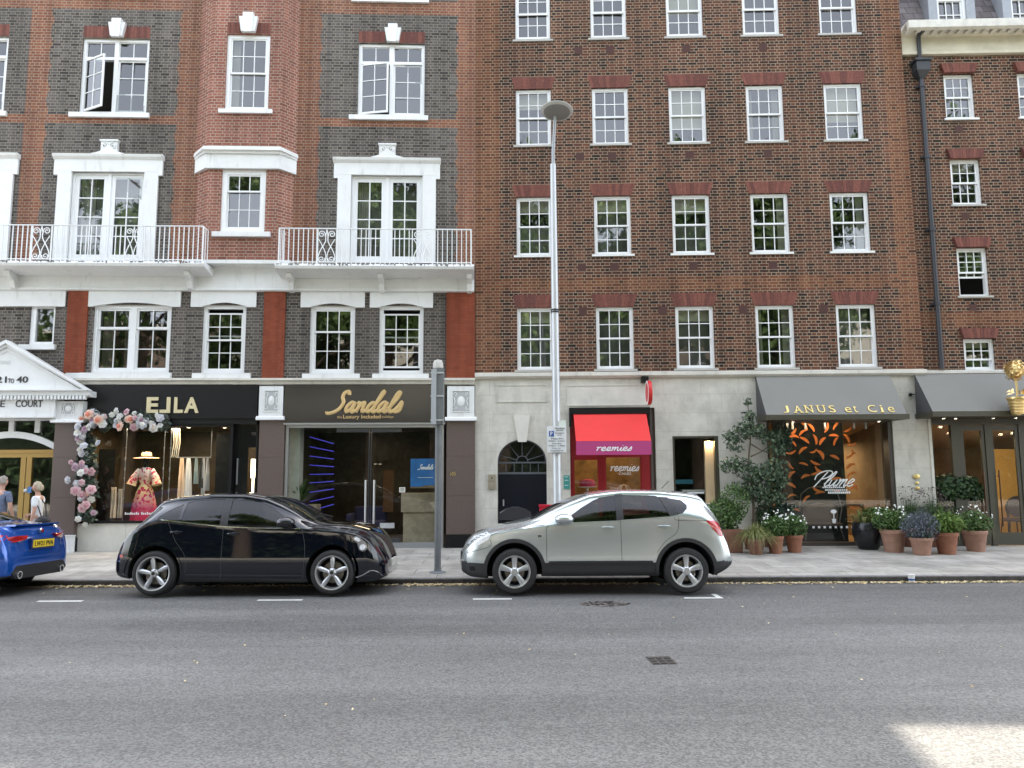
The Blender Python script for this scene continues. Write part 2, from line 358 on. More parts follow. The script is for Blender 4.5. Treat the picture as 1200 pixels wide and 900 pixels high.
# ================================================================== GROUND
def sheet(name, pts_rows, m_, kind='structure'):
    """grid of (x,y,z) rows joined to one sheet"""
    B = MB(); n = len(pts_rows[0])
    v = [p for r_ in pts_rows for p in r_]
    f = [[i * n + k, i * n + k + 1, (i + 1) * n + k + 1, (i + 1) * n + k] for i in range(len(pts_rows) - 1) for k in range(n - 1)]
    B.add(v, f); o = B.build(name, m_); tag(o, kind=kind); return o
def asphalt():
    M = bpy.data.materials.new('asphalt'); M.use_nodes = True
    n = M.node_tree.nodes; l = M.node_tree.links; b = n['Principled BSDF']; b.inputs['Roughness'].default_value = .8
    b.inputs['Specular IOR Level'].default_value = .35
    tc = n.new('ShaderNodeTexCoord')
    def noise(sc_, det, ro=.6, vec=None):
        q = n.new('ShaderNodeTexNoise'); q.inputs['Scale'].default_value = sc_; q.inputs['Detail'].default_value = det
        q.inputs['Roughness'].default_value = ro; l.new(vec or tc.outputs['Object'], q.inputs['Vector']); return q.outputs[0]
    def rng(s_, a, b_, c, d):
        q = n.new('ShaderNodeMapRange'); q.inputs[1].default_value = a; q.inputs[2].default_value = b_
        q.inputs[3].default_value = c; q.inputs[4].default_value = d; l.new(s_, q.inputs[0]); return q.outputs[0]
    def mul(a, b_):
        q = n.new('ShaderNodeMath'); q.operation = 'MULTIPLY'; l.new(a, q.inputs[0]); l.new(b_, q.inputs[1]); return q.outputs[0]
    vo = n.new('ShaderNodeTexVoronoi'); vo.inputs['Scale'].default_value = 62; l.new(tc.outputs['Object'], vo.inputs['Vector'])
    sep = n.new('ShaderNodeSeparateColor'); l.new(vo.outputs['Color'], sep.inputs[0])
    grit = rng(sep.outputs[0], 0, 1, .62, 1.38)                                   # stone chips, light and dark
    grit2 = rng(noise(130, 3, .8), .3, .7, .78, 1.22)
    mp = n.new('ShaderNodeMapping'); mp.inputs['Scale'].default_value = (.09, .9, 1); l.new(tc.outputs['Object'], mp.inputs[0])
    band = rng(noise(1, 5, .65, mp.outputs[0]), .3, .7, .74, 1.24)                # long worn streaks along the carriageway
    big = rng(noise(.35, 6, .6), .3, .7, .88, 1.12)
    f = mul(mul(mul(mul(grit, grit2), band), big), rng(noise(.9, 9, .75), .60, .70, 1.0, .80))
    mx = n.new('ShaderNodeMix'); mx.data_type = 'RGBA'; mx.blend_type = 'MULTIPLY'; mx.inputs[0].default_value = 1
    mx.inputs[6].default_value = (.110, .109, .1055, 1); l.new(f, mx.inputs[7]); l.new(mx.outputs[2], b.inputs['Base Color'])
    bp = n.new('ShaderNodeBump'); bp.inputs['Strength'].default_value = .6; bp.inputs['Distance'].default_value = .006
    l.new(vo.outputs['Distance'], bp.inputs['Height']); l.new(bp.outputs[0], b.inputs['Normal'])
    return M
KY = 13.3
XS = [-400, -60, -20, 0, 20, 60, 400]
GUT = [(-60, .03), (-8.5, -.10), (-7.5, -.012), (-5, 0), (11.7, 0), (12.5, -.025), (KY - .02, -.07)]
ASPH = asphalt()
sheet('road', [[(x, y, z) for x in XS] for y, z in [(-1.5, -.05), (-.6, -.015), (0, 0), (4, 0), (11.7, 0), (12.5, -.028), (KY + .02, -.07)]], ASPH)
GROUNDM = mat('far_ground', (.10, .10, .095), .9, var=.2, vscale=.3)
sheet('ground', [[(x, y, -.35) for x in (-900, 0, 900)] for y in (-900, 0, 900)], GROUNDM)
def slabs():
    M = brick_mat('paving_slabs', [(.32, .305, .275), (.39, .375, .34), (.35, .33, .295), (.42, .40, .36), (.37, .35, .32)], (.15, .14, .12), bw=.9, bh=.6, ms=.007, patch=.16, squash=(1, 1))
    n = M.node_tree.nodes; l = M.node_tree.links
    ma = [q for q in n if q.type == 'MATH'][0]; sp = [q for q in n if q.type == 'SEPXYZ'][0]
    cb = [q for q in n if q.type == 'COMBXYZ'][0]
    ma.inputs[1].default_value = 0; l.new(sp.outputs[1], cb.inputs[1])
    return M
SLAB = slabs()
sheet('pavement', [[(x, y, z) for x in XS] for y, z in [(KY + .15, .034), (15.5, .07), (19.5, .11)]], SLAB)
KERBM = mat('kerb_granite', (.20, .195, .19), .7, var=.35, vscale=14, bump=.3, bscale=80)
k = MB()
x = -30.0
while x < 30:
    L_ = random.uniform(.85, 1.0); a, b = x + .004, x + L_ - .004
    k.prof([(KY, -.12), (KY, .012), (KY + .02, .026), (KY + .03, .026), (KY + .03, -.12)], a, b, 1); k.prof([(KY + .0301, -.12), (KY + .0301, .027), (KY + .147, .034), (KY + .147, -.12)], a, b, 0); x += L_
tag(k.build('kerb', [KERBM, mat('kerb_face', (.05, .047, .043), .85, var=.45, vscale=9, bump=.3, bscale=80)]), kind='structure')
# opposite side of the street, where the photographer stands
sheet('opposite_pavement', [[(x, y, z) for x in XS] for y, z in [(-1.65, .07), (-5, .10), (-7.2, .11)]], SLAB)
k = MB(); k.prof([(-1.48, -.12), (-1.48, .05), (-1.65, .07), (-1.65, -.12)], -60, 60)
tag(k.build('opposite_kerb', KERBM), kind='structure')
# painted bay markings (4 mm above the road)
PAINT = mat('road_paint', (.62, .62, .58), .6, var=.2, vscale=12)
k = MB()
for x0, x1 in ((-7.09, -6.42), (-3.81, -3.14), (-.60, -.02), (2.55, 3.13)):
    k.add([(x0, 11.32, .004), (x1, 11.32, .004), (x1, 11.41, .004), (x0, 11.41, .004)], [[0, 1, 2, 3]])
k.add([(3.04, 11.411, .004), (3.12, 11.411, .004), (3.12, 11.72, .004), (3.04, 11.72, .004)], [[0, 1, 2, 3]])
tag(k.build('bay_marking', PAINT), kind='structure')
# dark sealed joint and old trench patch
SEAL = mat('gutter_dirt', (.30, .25, .15), .9, var=.4, vscale=30)
k = MB(); k.add([(-30, 13.02, -.0495), (30, 13.02, -.0495), (30, 13.27, -.0625), (-30, 13.27, -.0625)], [[0, 1, 2, 3]])
tag(k.build('gutter_channel', mat('gutter_band', (.115, .105, .085), .9, var=.4, vscale=18)), kind='structure')

# ================================================================== BUILDINGS: generic
def wall_grid(B, x0, x1, z0, z1, holes, y=0, dep=.14, mfn=lambda x, z: 0, cx=(), cz=(), rev=0):
    xs = sorted({x0, x1, *[c for h in holes for c in h[:2]], *[c for c in cx if x0 < c < x1]})
    zs = sorted({z0, z1, *[c for h in holes for c in h[2:4]], *[c for c in cz if z0 < c < z1]})
    xs = [a for i, a in enumerate(xs) if x0 <= a <= x1]; zs = [a for a in zs if z0 <= a <= z1]
    for i in range(len(xs) - 1):
        for j in range(len(zs) - 1):
            mx_, mz_ = (xs[i] + xs[i + 1]) / 2, (zs[j] + zs[j + 1]) / 2
            if any(h[0] < mx_ < h[1] and h[2] < mz_ < h[3] for h in holes): continue
            B.quad((xs[i], y, zs[j]), (xs[i + 1], y, zs[j]), (xs[i + 1], y, zs[j + 1]), (xs[i], y, zs[j + 1]), mfn(mx_, mz_))
    for a, b, c, d in [h[:4] for h in holes]:
        a, b = max(a, x0), min(b, x1); c, d = max(c, z0), min(d, z1)
        if a >= b or c >= d: continue
        B.quad((a, y, c), (a, y + dep, c), (a, y + dep, d), (a, y, d), rev); B.quad((b, y, c), (b, y, d), (b, y + dep, d), (b, y + dep, c), rev)
        B.quad((a, y, d), (a, y + dep, d), (b, y + dep, d), (b, y, d), rev); B.quad((a, y, c), (b, y, c), (b, y + dep, c), (a, y + dep, c), rev)

def panes(B, x0, x1, z0, z1, y, c, r, st=.035, bar=.02, t=.035):
    """one sash: stiles, rails and glazing bars"""
    B.box(x0, x0 + st, y, y + t, z0, z1); B.box(x1 - st, x1, y, y + t, z0, z1)
    B.box(x0 + st, x1 - st, y + .001, y + t - .001, z0, z0 + st * 1.2); B.box(x0 + st, x1 - st, y + .001, y + t - .001, z1 - st, z1)
    for i in range(1, c):
        q = x0 + st + (x1 - x0 - 2 * st) * i / c; B.box(q - bar / 2, q + bar / 2, y + .004, y + t - .004, z0 + st * 1.2, z1 - st)
    for i in range(1, r):
        q = z0 + st + (z1 - z0 - 2 * st) * i / r; B.box(x0 + st, x1 - st, y + .005, y + t - .005, q - bar / 2, q + bar / 2)
def glass_pane(name, x0, x1, z0, z1, y, parent, m_=None, tilt=.012):
    a, b = random.uniform(-tilt, tilt) * (x1 - x0), random.uniform(-tilt, tilt) * (z1 - z0)
    B = MB(); B.quad((x0, y - a - b, z0), (x1, y + a - b, z0), (x1, y + a + b, z1), (x0, y - a + b, z1))
    return B.build(name, m_ or GLASS, parent)
def sash(par, x0, x1, z0, z1, y=.07, c=3, rt_=2, rb=2, lift=0, drop=0, fw=.05, mid=.5, sill=True, sy=-.06, sillm=None, blind=0, curtain=None, sx=.08, sh=.075):
    """double-hung sash window as a part: frame mesh > glass (one per sash), sill, blind"""
    B = MB(); zm = z0 + (z1 - z0) * mid
    B.box(x0, x0 + fw, y, y + .12, z0, z1); B.box(x1 - fw, x1, y, y + .12, z0, z1)
    B.box(x0 + fw, x1 - fw, y + .002, y + .118, z1 - fw, z1); B.box(x0 + fw, x1 - fw, y + .002, y + .118, z0, z0 + fw)
    a, b = x0 + fw + .001, x1 - fw - .001
    tz0, tz1 = zm - .02 - drop, z1 - fw - drop
    bz0, bz1 = z0 + fw + lift, zm + .02 + lift
    panes(B, a, b, tz0, tz1, y + .02, c, rt_); panes(B, a, b, bz0, bz1, y + .06, c, rb)
    o = B.build('window', WHITE2, par)
    glass_pane('glass', a + .02, b - .02, tz0 + .02, tz1 - .02, y + .04, o); glass_pane('glass', a + .02, b - .02, bz0 + .02, bz1 - .02, y + .08, o)
    if sill:
        MB().box(x0 - sx, x1 + sx, sy, y + .02, z0 - sh, z0 - .001).build('sill', sillm or WHITE, o)
    if blind:
        MB().box(a, b, y + .17, y + .18, z1 - (z1 - z0) * blind, z1 - .02).build('blind', BLIND, o)
    if curtain:
        for s_ in curtain:
            C = MB(); wv = (b - a) * .2; xa = a if s_ < 0 else b - wv
            pts = [(xa + wv * i / 12, y + .2 + .025 * (i % 2)) for i in range(13)]
            for i in range(12): C.quad((*pts[i], z0 + .03), (*pts[i + 1], z0 + .03), (*pts[i + 1], z1 - .03), (*pts[i], z1 - .03))
            C.build('curtain', CURT, o)
    return o
def flat_arch(par, x0, x1, z0, h, fl=.07, y=-.004, key=None, m_=None):
    """gauged brick flat arch, flared at the ends; the bricks fan out"""
    n = max(8, int((x1 - x0) / .075)); B = MB(); xm = (x0 + x1) / 2
    for i in range(n):
        a, b = x0 + (x1 - x0) * i / n, x0 + (x1 - x0) * (i + 1) / n
        g = .005
        def top(q): return xm + (q - xm) * (1 + 2 * fl / (x1 - x0))
        B.prism([(a + g / 2, z0), (b - g / 2, z0), (top(b) - g / 2, z0 + h), (top(a) + g / 2, z0 + h)], y - random.uniform(0, .004), .02, random.randint(0, 2))
    return B.build('brick_arch', ARCH3, par)
ARCH3 = [mat('arch_brick_a', (.15, .05, .037), .85, var=.2, vscale=12), mat('arch_brick_b', (.18, .062, .044), .85, var=.2, vscale=12), mat('arch_brick_c', (.12, .04, .03), .85, var=.2, vscale=12)]
def room(par, x0, x1, z0, z1, y0, y1, m_, name='room', mats=None, zb=None):
    B = MB()
    if zb:                                    # ceiling falls towards the back
        B.quad((x0, y1, z0), (x1, y1, z0), (x1, y1, zb), (x0, y1, zb), 0); B.quad((x0, y0, z0), (x0, y1, z0), (x0, y1, zb), (x0, y0, z1), 0); B.quad((x1, y0, z0), (x1, y0, z1), (x1, y1, zb), (x1, y1, z0), 0)
        B.quad((x0, y0, z0), (x1, y0, z0), (x1, y1, z0), (x0, y1, z0), 1); B.quad((x0, y0, z1), (x0, y1, zb), (x1, y1, zb), (x1, y0, z1), 2)
        return B.build(name, mats or [m_, m_, m_], par)
    B.quad((x0, y1, z0), (x1, y1, z0), (x1, y1, z1), (x0, y1, z1), 0)
    B.quad((x0, y0, z0), (x0, y1, z0), (x0, y1, z1), (x0, y0, z1), 0); B.quad((x1, y0, z0), (x1, y0, z1), (x1, y1, z1), (x1, y1, z0), 0)
    B.quad((x0, y0, z0), (x1, y0, z0), (x1, y1, z0), (x0, y1, z0), 1); B.quad((x0, y0, z1), (x0, y1, z1), (x1, y1, z1), (x1, y0, z1), 2)
    return B.build(name, mats or [m_, m_, m_], par)
def shell(par, x0, x1, z0, z1, y0, y1, m_, name='rear_walls'):
    B = MB()
    B.quad((x0, y0, z0), (x0, y0, z1), (x0, y1, z1), (x0, y1, z0)); B.quad((x1, y0, z0), (x1, y1, z0), (x1, y1, z1), (x1, y0, z1))
    B.quad((x0, y1, z0), (x0, y1, z1), (x1, y1, z1), (x1, y1, z0)); B.quad((x0, y0, z1), (x1, y0, z1), (x1, y1, z1), (x0, y1, z1))
    return B.build(name, m_, par)
PLAINBR = mat('plain_brick', (.13, .07, .05), .9)

# ================================================================== TALL BRICK BUILDING (right of centre)
tb = empty('brick_building', M=Rt.M)
tag(tb, 'tall brown brick block with rows of white sash windows over a grey stone ground floor', 'building')
XE = Rt.p(1083, 432)[0]                       # right-hand corner
zc = Rt.p(800, 437)[1]                        # string course above the stone ground floor
rows = [  # (u0,v0,u1,v1) of every frame
 [(605, -21, 646, 46.5), (693, -22, 734.5, 45.5), (781.5, -23, 824, 44), (870.5, -25, 913.5, 40.5), (960.5, -27, 1003, 39)],
 [(605, 105, 647, 170), (694, 103, 737, 169), (784, 101.5, 828, 168), (875, 99, 918, 165.5), (967, 97, 1012, 163.5)],
 [(605, 231, 646, 299), (696, 229.5, 739, 298), (788, 228, 832, 297), (880, 227, 925, 296), (973, 225, 1019, 295)],
 [(605, 361, 647, 433), (698, 359.5, 741, 432.5), (791, 359, 835.5, 432), (885.5, 357.5, 930.5, 431.5), (980, 356.5, 1027, 430.5)]]
rr = [[Rt.r(*w_) for w_ in row] for row in rows]
cx0 = [np.mean([rr[j][i][0] for j in range(4)]) for i in range(5)]; cx1 = [np.mean([rr[j][i][1] for j in range(4)]) for i in range(5)]
zr = [(np.mean([q[2] for q in row]), np.mean([q[3] for q in row])) for row in rr]
pitch = zr[0][0] - zr[1][0]
zr = [(zr[0][0] + pitch, zr[0][0] + pitch + (zr[1][1] - zr[1][0]))] + [(zr[0][0], zr[0][0] + (zr[1][1] - zr[1][0]))] + zr[1:]
TOP = 19.72
holes = [(cx0[i], cx1[i], a, b) for a, b in zr for i in range(5)]
xq = Rt.p(586, 300)[0]; xr0 = Rt.p(1052, 330)[0]
zb0, zb1 = Rt.p(800, 340)[1], Rt.p(800, 324)[1]
def tooth(z, per=.6, amp=.085):
    k_ = (z % per) / per; return amp * (round(min(k_, 1 - k_) * 2 * 4) / 4)
def mf(x_, z_):
    if x_ < xq or x_ > xr0: return 1
    if zb0 < z_ < zb1: return 1
    return 0
B = MB(); wall_grid(B, 0, XE, zc, TOP, holes, 0, .16, mf, cx=[xq, xr0], cz=[zb0, zb1])
B.quad((XE, 0, zc), (XE, .2, zc), (XE, .2, TOP), (XE, 0, TOP), 1)
B.build('brick_wall', [BROWN, RED2], tb)
SILLG = mat('grey_sill_stone', (.42, .41, .38), .7, var=.1)
blinds = {(2, 1): .26, (2, 2): .28, (2, 0): .22, (3, 0): .22, (3, 2): .22, (0, 2): .5, (1, 0): .3, (1, 4): .62, (1, 2): .7}
blinds = {(a + 1, b): c for (a, b), c in blinds.items()}
for j, (a, b) in enumerate(zr):
    for i in range(5):
        lift = .05 if j == 1 and i < 4 else 0
        sash(tb, cx0[i], cx1[i], a, b, y=.05, c=3, sillm=SILLG if (i * 3 + j) % 3 else WHITE, sh=.05, sx=.07, sy=-.04, lift=lift,
             blind=blinds.get((j, i), 0), curtain=(1,) if (j, i) in ((3, 4), (3, 3)) else ((-1, 1) if (j, i) in ((4, 3), (2, 3)) else None))
        if j in (3, 4) and not (j == 4 and i == 3) and not (j == 3 and i in (3, 4)):
            MB().box(cx0[i] + .06, cx1[i] - .06, .30, .31, a + .05, b - .06 if j == 4 or i % 2 else a + (b - a) * .55).build('net_curtain', NET, tb)
        if j > 0: flat_arch(tb, cx0[i] - .02, cx1[i] + .02, b + .005, Rt.p(800, 214 if j == 3 else 88)[1] - Rt.p(800, 228 if j == 3 else 102)[1], fl=.10)
for i in range(4):                            # terracotta vents between the windows
    for j in (1, 2, 3):
        xm = cx0[i + (0 if j > 3 else 0)] + (.38 if i else 1.5)
        MB().box(xm, xm + .2, -.006, .01, zr[j][0] - .42, zr[j][0] - .22).build('air_vent', AIRB, tb)
for i in range(4):
    xm = cx1[i] + .62; MB().box(xm, xm + .2, -.006, .01, zr[4][1] - .20, zr[4][1]).build('air_vent', AIRB, tb)
shell(tb, 0.01, XE - .01, 0, TOP, .16, 11, PLAINBR)
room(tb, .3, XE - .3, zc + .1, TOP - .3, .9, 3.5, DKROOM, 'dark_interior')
k = MB(); k.prof([(-.12, zc + .02), (-.12, zc - .06), (-.06, zc - .11), (.03, zc - .11), (.03, zc + .05)], 0.0, XE)
k.build('string_course', STONE_L, tb)
XA = 5.86                                 # right edge of an unseen block added to shape the road's sun patch
B = MB(); B.box(.02, XA, .02, 9, TOP + .01, 24.2); B.build('shadow_block', PLAINBR, tb)
k = MB(); k.prof([(-.05, TOP), (-.15, TOP + .1), (-.15, TOP + .25), (.35, TOP + .25), (.35, TOP)], 0, XE); k.build('parapet', STONE_L, tb)

# ---- stone ground floor
g0 = ZB
door = Rt.r(583, 515, 641, 642); spring = Rt.p(612, 541)[1]
shop = Rt.r(668.5, 478, 763, 641); side = Rt.r(763.5, 490, 769.5, 641)
win = Rt.r(789, 511, 843, 590)
jan = Rt.r(901, 489, 1050, 641)
door = (door[0], door[1], g0, door[3]); shop = (shop[0], side[1] + .0, g0, shop[3]); jan = (jan[0], jan[1], g0, jan[3])
B = MB(); gh = [door, shop, win, jan]
zt = zc - .11
wall_grid(B, 0, XE, g0 - .1, zt, gh, 0, .3)
# arch spandrels
xm, hw = (door[0] + door[1]) / 2, (door[1] - door[0]) / 2
arc = [(xm + hw * math.cos(q), spring + (door[3] - spring) * math.sin(q)) for q in [math.pi * i / 20 for i in range(21)]]
B.prism([(door[1], door[3])] + arc[:11], 0.001, .3); B.prism([(door[0], door[3])] + arc[10:][::-1], 0.001, .3)
B.build('stone_wall', STONE, tb)
# block joints
JOINT = mat('stone_joint', (.40, .38, .33), .9)
k = MB(); zz = g0 + .45; jr = 0
while zz < zt - .1:
    segs = [(0, XE)]
    for h in gh + [Rt.r(583, 452, 640, 470), Rt.r(666, 452, 760, 474)]:
        if h[2] - .02 < zz < h[3] + .02:
            segs = [s_ for a, b in segs for s_ in ((a, min(b, h[0])), (max(a, h[1]), b)) if s_[1] - s_[0] > .02]
    for a, b in segs: k.box(a, b, -.002, .004, zz - .003, zz + .003)
    for a, b in segs:
        q = a + (.35 if jr % 2 else .7)
        while q < b - .15:
            zt2 = min(zz + .45, zt)
            if not any(h[0] - .05 < q < h[1] + .05 and zz < h[3] and zz + .45 > h[2] for h in gh + [Rt.r(583, 452, 640, 470), Rt.r(666, 452, 760, 474)]):
                k.box(q - .003, q + .003, -.0015, .003, zz, zt2)
            q += .9
    zz += .45; jr += 1
k.build('mortar_joints', JOINT, tb)
for h in (Rt.r(583, 452, 640, 470), Rt.r(666, 452, 760, 474)):       # framed recessed panels
    k = MB(); a, b, c, d = h
    for q in ((a - .03, a, c - .03, d + .03), (b, b + .03, c - .03, d + .03), (a, b, c - .03, c), (a, b, d, d + .03)): k.box(q[0], q[1], -.02, .0, q[2], q[3])
    k.box(a, b, -.004, .0, c, d); k.build('stone_panel', STONE_L if h[0] > 2 else STONE, tb)
k = MB(); a = Rt.r(602, 487, 621, 516); bq = Rt.r(607, 487, 617, 516)
k.prism([(bq[0], a[2] - .04), (bq[1], a[2] - .04), (a[1], a[3]), (a[0], a[3])], -.05, .02); k.build('keystone', STONE_L, tb)
# arched door
k = MB(); DOORB = mat('navy_black_door', (.006, .008, .014), .45, spec=.25)
k.box(door[0], door[1], .24, .28, g0, spring - .3)
for i in range(6):
    a = door[0] + .08 + i * (door[1] - door[0] - .16) / 6; k.box(a + .01, a + (door[1] - door[0] - .16) / 6 - .01, .232, .24, g0 + .15, spring - .42)
dd = k.build('arched_door', DOORB, tb)
k = MB(); k.box(door[0] + .12, door[0] + .15, .19, .235, 1.05, 1.2); k.build('door_handle', STEEL, dd)
k = MB(); k.box(door[0], door[1], .23, .27, spring - .3, spring - .25); k.box(door[0], door[1], .23, .27, spring - .04, spring)
k.tube([(a, .25, b) for a, b in arc], .03, 6)
for q in (18, 54, 90, 126, 162):
    c, s_ = math.cos(R(q)), math.sin(R(q)); k.tube([(xm + .14 * c, .25, spring + .14 * s_), (xm + hw * c, .25, spring + hw * s_ * .95)], .012, 5)
k.tube([(xm + .14 * math.cos(math.pi * i / 10), .25, spring + .14 * math.sin(math.pi * i / 10)) for i in range(11)], .014, 5)
for i in range(1, 6):
    a = door[0] + (door[1] - door[0]) * i / 6; k.tube([(a, .25, spring - .3), (a, .25, spring)], .01, 5)
fl = k.build('fanlight', mat('fanlight_bars', (.10, .11, .13), .4), tb)
glass_pane('glass', door[0], door[1], spring - .28, door[3], .28, fl)
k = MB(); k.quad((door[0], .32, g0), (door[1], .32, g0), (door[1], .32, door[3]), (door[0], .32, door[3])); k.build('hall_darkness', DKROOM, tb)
k = MB(); a = Rt.r(572, 556, 581, 573); k.box(a[0], a[1], -.05, .0, a[2], a[3]); k.box(a[0] + .03, a[1] - .03, -.055, -.05, a[2] + .05, a[2] + .14)
k.box(a[0] + .04, a[1] - .05, -.07, -.05, a[2] + .2, a[2] + .24)
ic = k.build('entry_phone', mat('brass_plate', (.38, .35, .26), .4, metal=.5), tb)
k = MB(); k.ball(((a[0] + a[1]) / 2, -.055, a[2] + .26), .02, 8); k.build('buzzer', BLACK, ic)
k = MB(); a = Rt.r(660.5, 557, 667.5, 573); k.box(a[0], a[1], -.02, -.001, a[2], a[3]); pq = k.build('wall_plaque', mat('teal_enamel', (.05, .28, .25), .4), tb)
k = MB()
for q in (.08, .2, .28): k.box(a[0] + .02, a[1] - .03, -.023, -.02, a[2] + q, a[2] + q + .012)
k.build('plaque_lines', WHITE2, pq)

# ---- red cake shop
RED = mat('red_shop_paint', (.26, .008, .013), .35); REDAWN = mat('red_canvas', (.72, .035, .032), .7, var=.05, vscale=1.5); PINK = mat('pink_canvas', (.40, .045, .17), .75, var=.04, vscale=2)
sf = MB(); x0, x1, z0, z1 = shop; xs1 = side[0] - .005
dr = Rt.r(674, 539, 701.5, 641); wn = Rt.r(711.5, 536, 752, 641)
sf.box(x0, dr[0], .08, .14, g0, z1); sf.box(dr[1], wn[0], .08, .14, g0, z1); sf.box(wn[1], xs1, .08, .14, g0, z1)
sf.box(dr[0], dr[1], .081, .139, dr[3], z1); sf.box(wn[0], wn[1], .081, .139, wn[3], z1); sf.box(wn[0], wn[1], .081, .139, g0, 1.0)
sf.box(dr[0], dr[1], .081, .139, g0, g0 + .5)
for q in (dr[0] - .05, dr[1] + .01, wn[0] - .05, wn[1] + .02): sf.box(q, q + .035, .06, .08, g0, dr[3] + .1)
s1 = sf.build('red_shopfront', RED, tb)
glass_pane('glass', dr[0], dr[1], g0 + .5, dr[3], .11, s1, SHOPGLASS, 0); glass_pane('glass', wn[0], wn[1], 1.0, wn[3], .11, s1, SHOPGLASS, 0)
CAKEROOM = mat('cake_shop_wall', (.30, .19, .07), .8, var=.5, vscale=3)
room(tb, x0, xs1, g0, z1, .15, 2.2, CAKEROOM, 'cake_shop_interior', [CAKEROOM, DKROOM2, CREAM])
k = MB(); k.box(side[0], side[1], .1, .3, g0, z1); k.box(side[0] + .01, side[0] + .06, .05, .1, g0, z1); k.build('brown_side_panel', mat('brown_panel', (.10, .075, .065), .5), tb)
aw = MB(); at_ = Rt.r(672, 484, 757, 484); zt_ = Rt.p(715, 484)[1]
d_ = .62; a1 = Rt.p(675, 517, d_); a2 = Rt.p(763, 517, d_); zv = Rt.p(715, 533, d_)[1]; ztop = Rt.p(715, 484, .1)[1]
ax0, ax1 = Rt.p(672, 484, .1)[0], Rt.p(757, 484, .1)[0]
aw.add([(ax0, -.1, ztop), (ax1, -.1, ztop), (a2[0], -d_, a1[1]), (a1[0], -d_, a1[1])], [[0, 1, 2, 3]])
aw.add([(ax0, -.1, ztop - .02), (ax1, -.1, ztop - .02), (a2[0], -d_ + .01, a1[1] - .02), (a1[0], -d_ + .01, a1[1] - .02)], [[0, 3, 2, 1]])
awo = aw.build('red_awning', REDAWN, tb)
k = MB(); k.box(a1[0], a2[0], -d_ - .012, -d_, zv, a1[1] - .004)
vl = k.build('valance', PINK, awo)
k = MB(); t0, t1 = Rt.p(699, 525, d_)[0], Rt.p(740, 525, d_)[0]; tz = Rt.p(715, 528.3, d_)[1]
script(k, 'reemies', t0, t1, tz, .085, -d_ - .016, .0105, slant=.2); k.build('lettering', WHITE2, vl)
k = MB(); a = Rt.r(667, 477.5, 761.5, 485, .12); k.box(a[0], a[1], -.14, 0.0, a[2], a[3]); k.box(a[0], a[0] + .05, -.12, .0, a[2] - .3, a[2]); k.box(a[1] - .05, a[1], -.12, .0, a[2] - .3, a[2])
k.build('awning_housing', BLACK, tb)
k = MB(); k.tube([(a1[0] + .05, -.1, ztop - .75), (a1[0] + .05, -d_ + .05, a1[1])], .015, 5); k.tube([(a2[0] - .05, -.1, ztop - .75), (a2[0] - .05, -d_ + .05, a1[1])], .015, 5); k.build('awning_arm', DARKIRON, awo)
k = MB(); e = Rt.r(715.5, 544, 748.5, 552, -.1); script(k, 'reemies', e[0], e[1], e[2], .11, .095, .011, slant=.2)
put_text(k, 'CAKES', Rt.p(725, 556, -.1)[0], Rt.p(739.5, 556, -.1)[0], .1, Rt.p(730, 556.5, -.1)[1], Rt.p(730, 553.7, -.1)[1], .004)
k.build('window_lettering', WHITE2, s1)
# cakes in the window
ck = empty('cake_stand', Rt.w(Rt.p(731, 570, -.5)[0], .5, 1.12), R(-1.55)); tag(ck, 'pale tiered cake under a wire dome behind the red shop window', 'cake stand')
k = MB(); k.lathe([(0, 0), (.22, 0), (.24, .02), (.24, .05), (.05, .06), (0, .06)], n=20); k.build('plate', STONE_L, ck, smooth=True)
k = MB(); k.lathe([(.15, .06), (.15, .2), (.14, .21), (0, .21)], n=20, mi=0); k.build('cake', mat('cake_icing', (.75, .55, .42), .6), ck, smooth=True)
k = MB()
for q in range(6):
    c, s_ = math.cos(q * math.pi / 3), math.sin(q * math.pi / 3); k.tube([(.18 * c, .18 * s_, .06), (.17 * c, .17 * s_, .3), (.09 * c, .09 * s_, .4), (0, 0, .42)], .008, 5)
k.tube([(.18 * math.cos(i * .524), .18 * math.sin(i * .524), .22) for i in range(13)], .007, 5); k.build('wire_dome', WHITE2, ck)
cs = empty('display_counter', Rt.w((x0 + x1) / 2, .8, g0), R(-1.55)); tag(cs, 'low white counter with glass top inside the red cake shop', 'counter')
k = MB(); k.box(-.9, .8, -.2, .3, 0, .95); k.build('cabinet', CREAM, cs); k = MB(); k.box(-.92, .82, -.22, .32, .95, .98); k.build('counter_top', STONE_L, cs)
pc = empty('cake_display', Rt.w(Rt.p(688, 556, -.6)[0], .6, 1.08), R(-1.55)); tag(pc, 'pink topped cake display behind the red shop door', 'cake display')
k = MB(); k.lathe([(0, .42), (.2, .42), (.2, .5), (.16, .58), (0, .6)], n=18); k.build('pink_cake', mat('pink_icing', (.55, .05, .12), .5), pc, smooth=True)
k = MB(); k.lathe([(0, 0), (.15, 0), (.15, .02), (.03, .03), (.03, .38), (.24, .4), (.24, .42), (0, .42)], n=18); k.build('stand', WHITE2, pc, smooth=True)

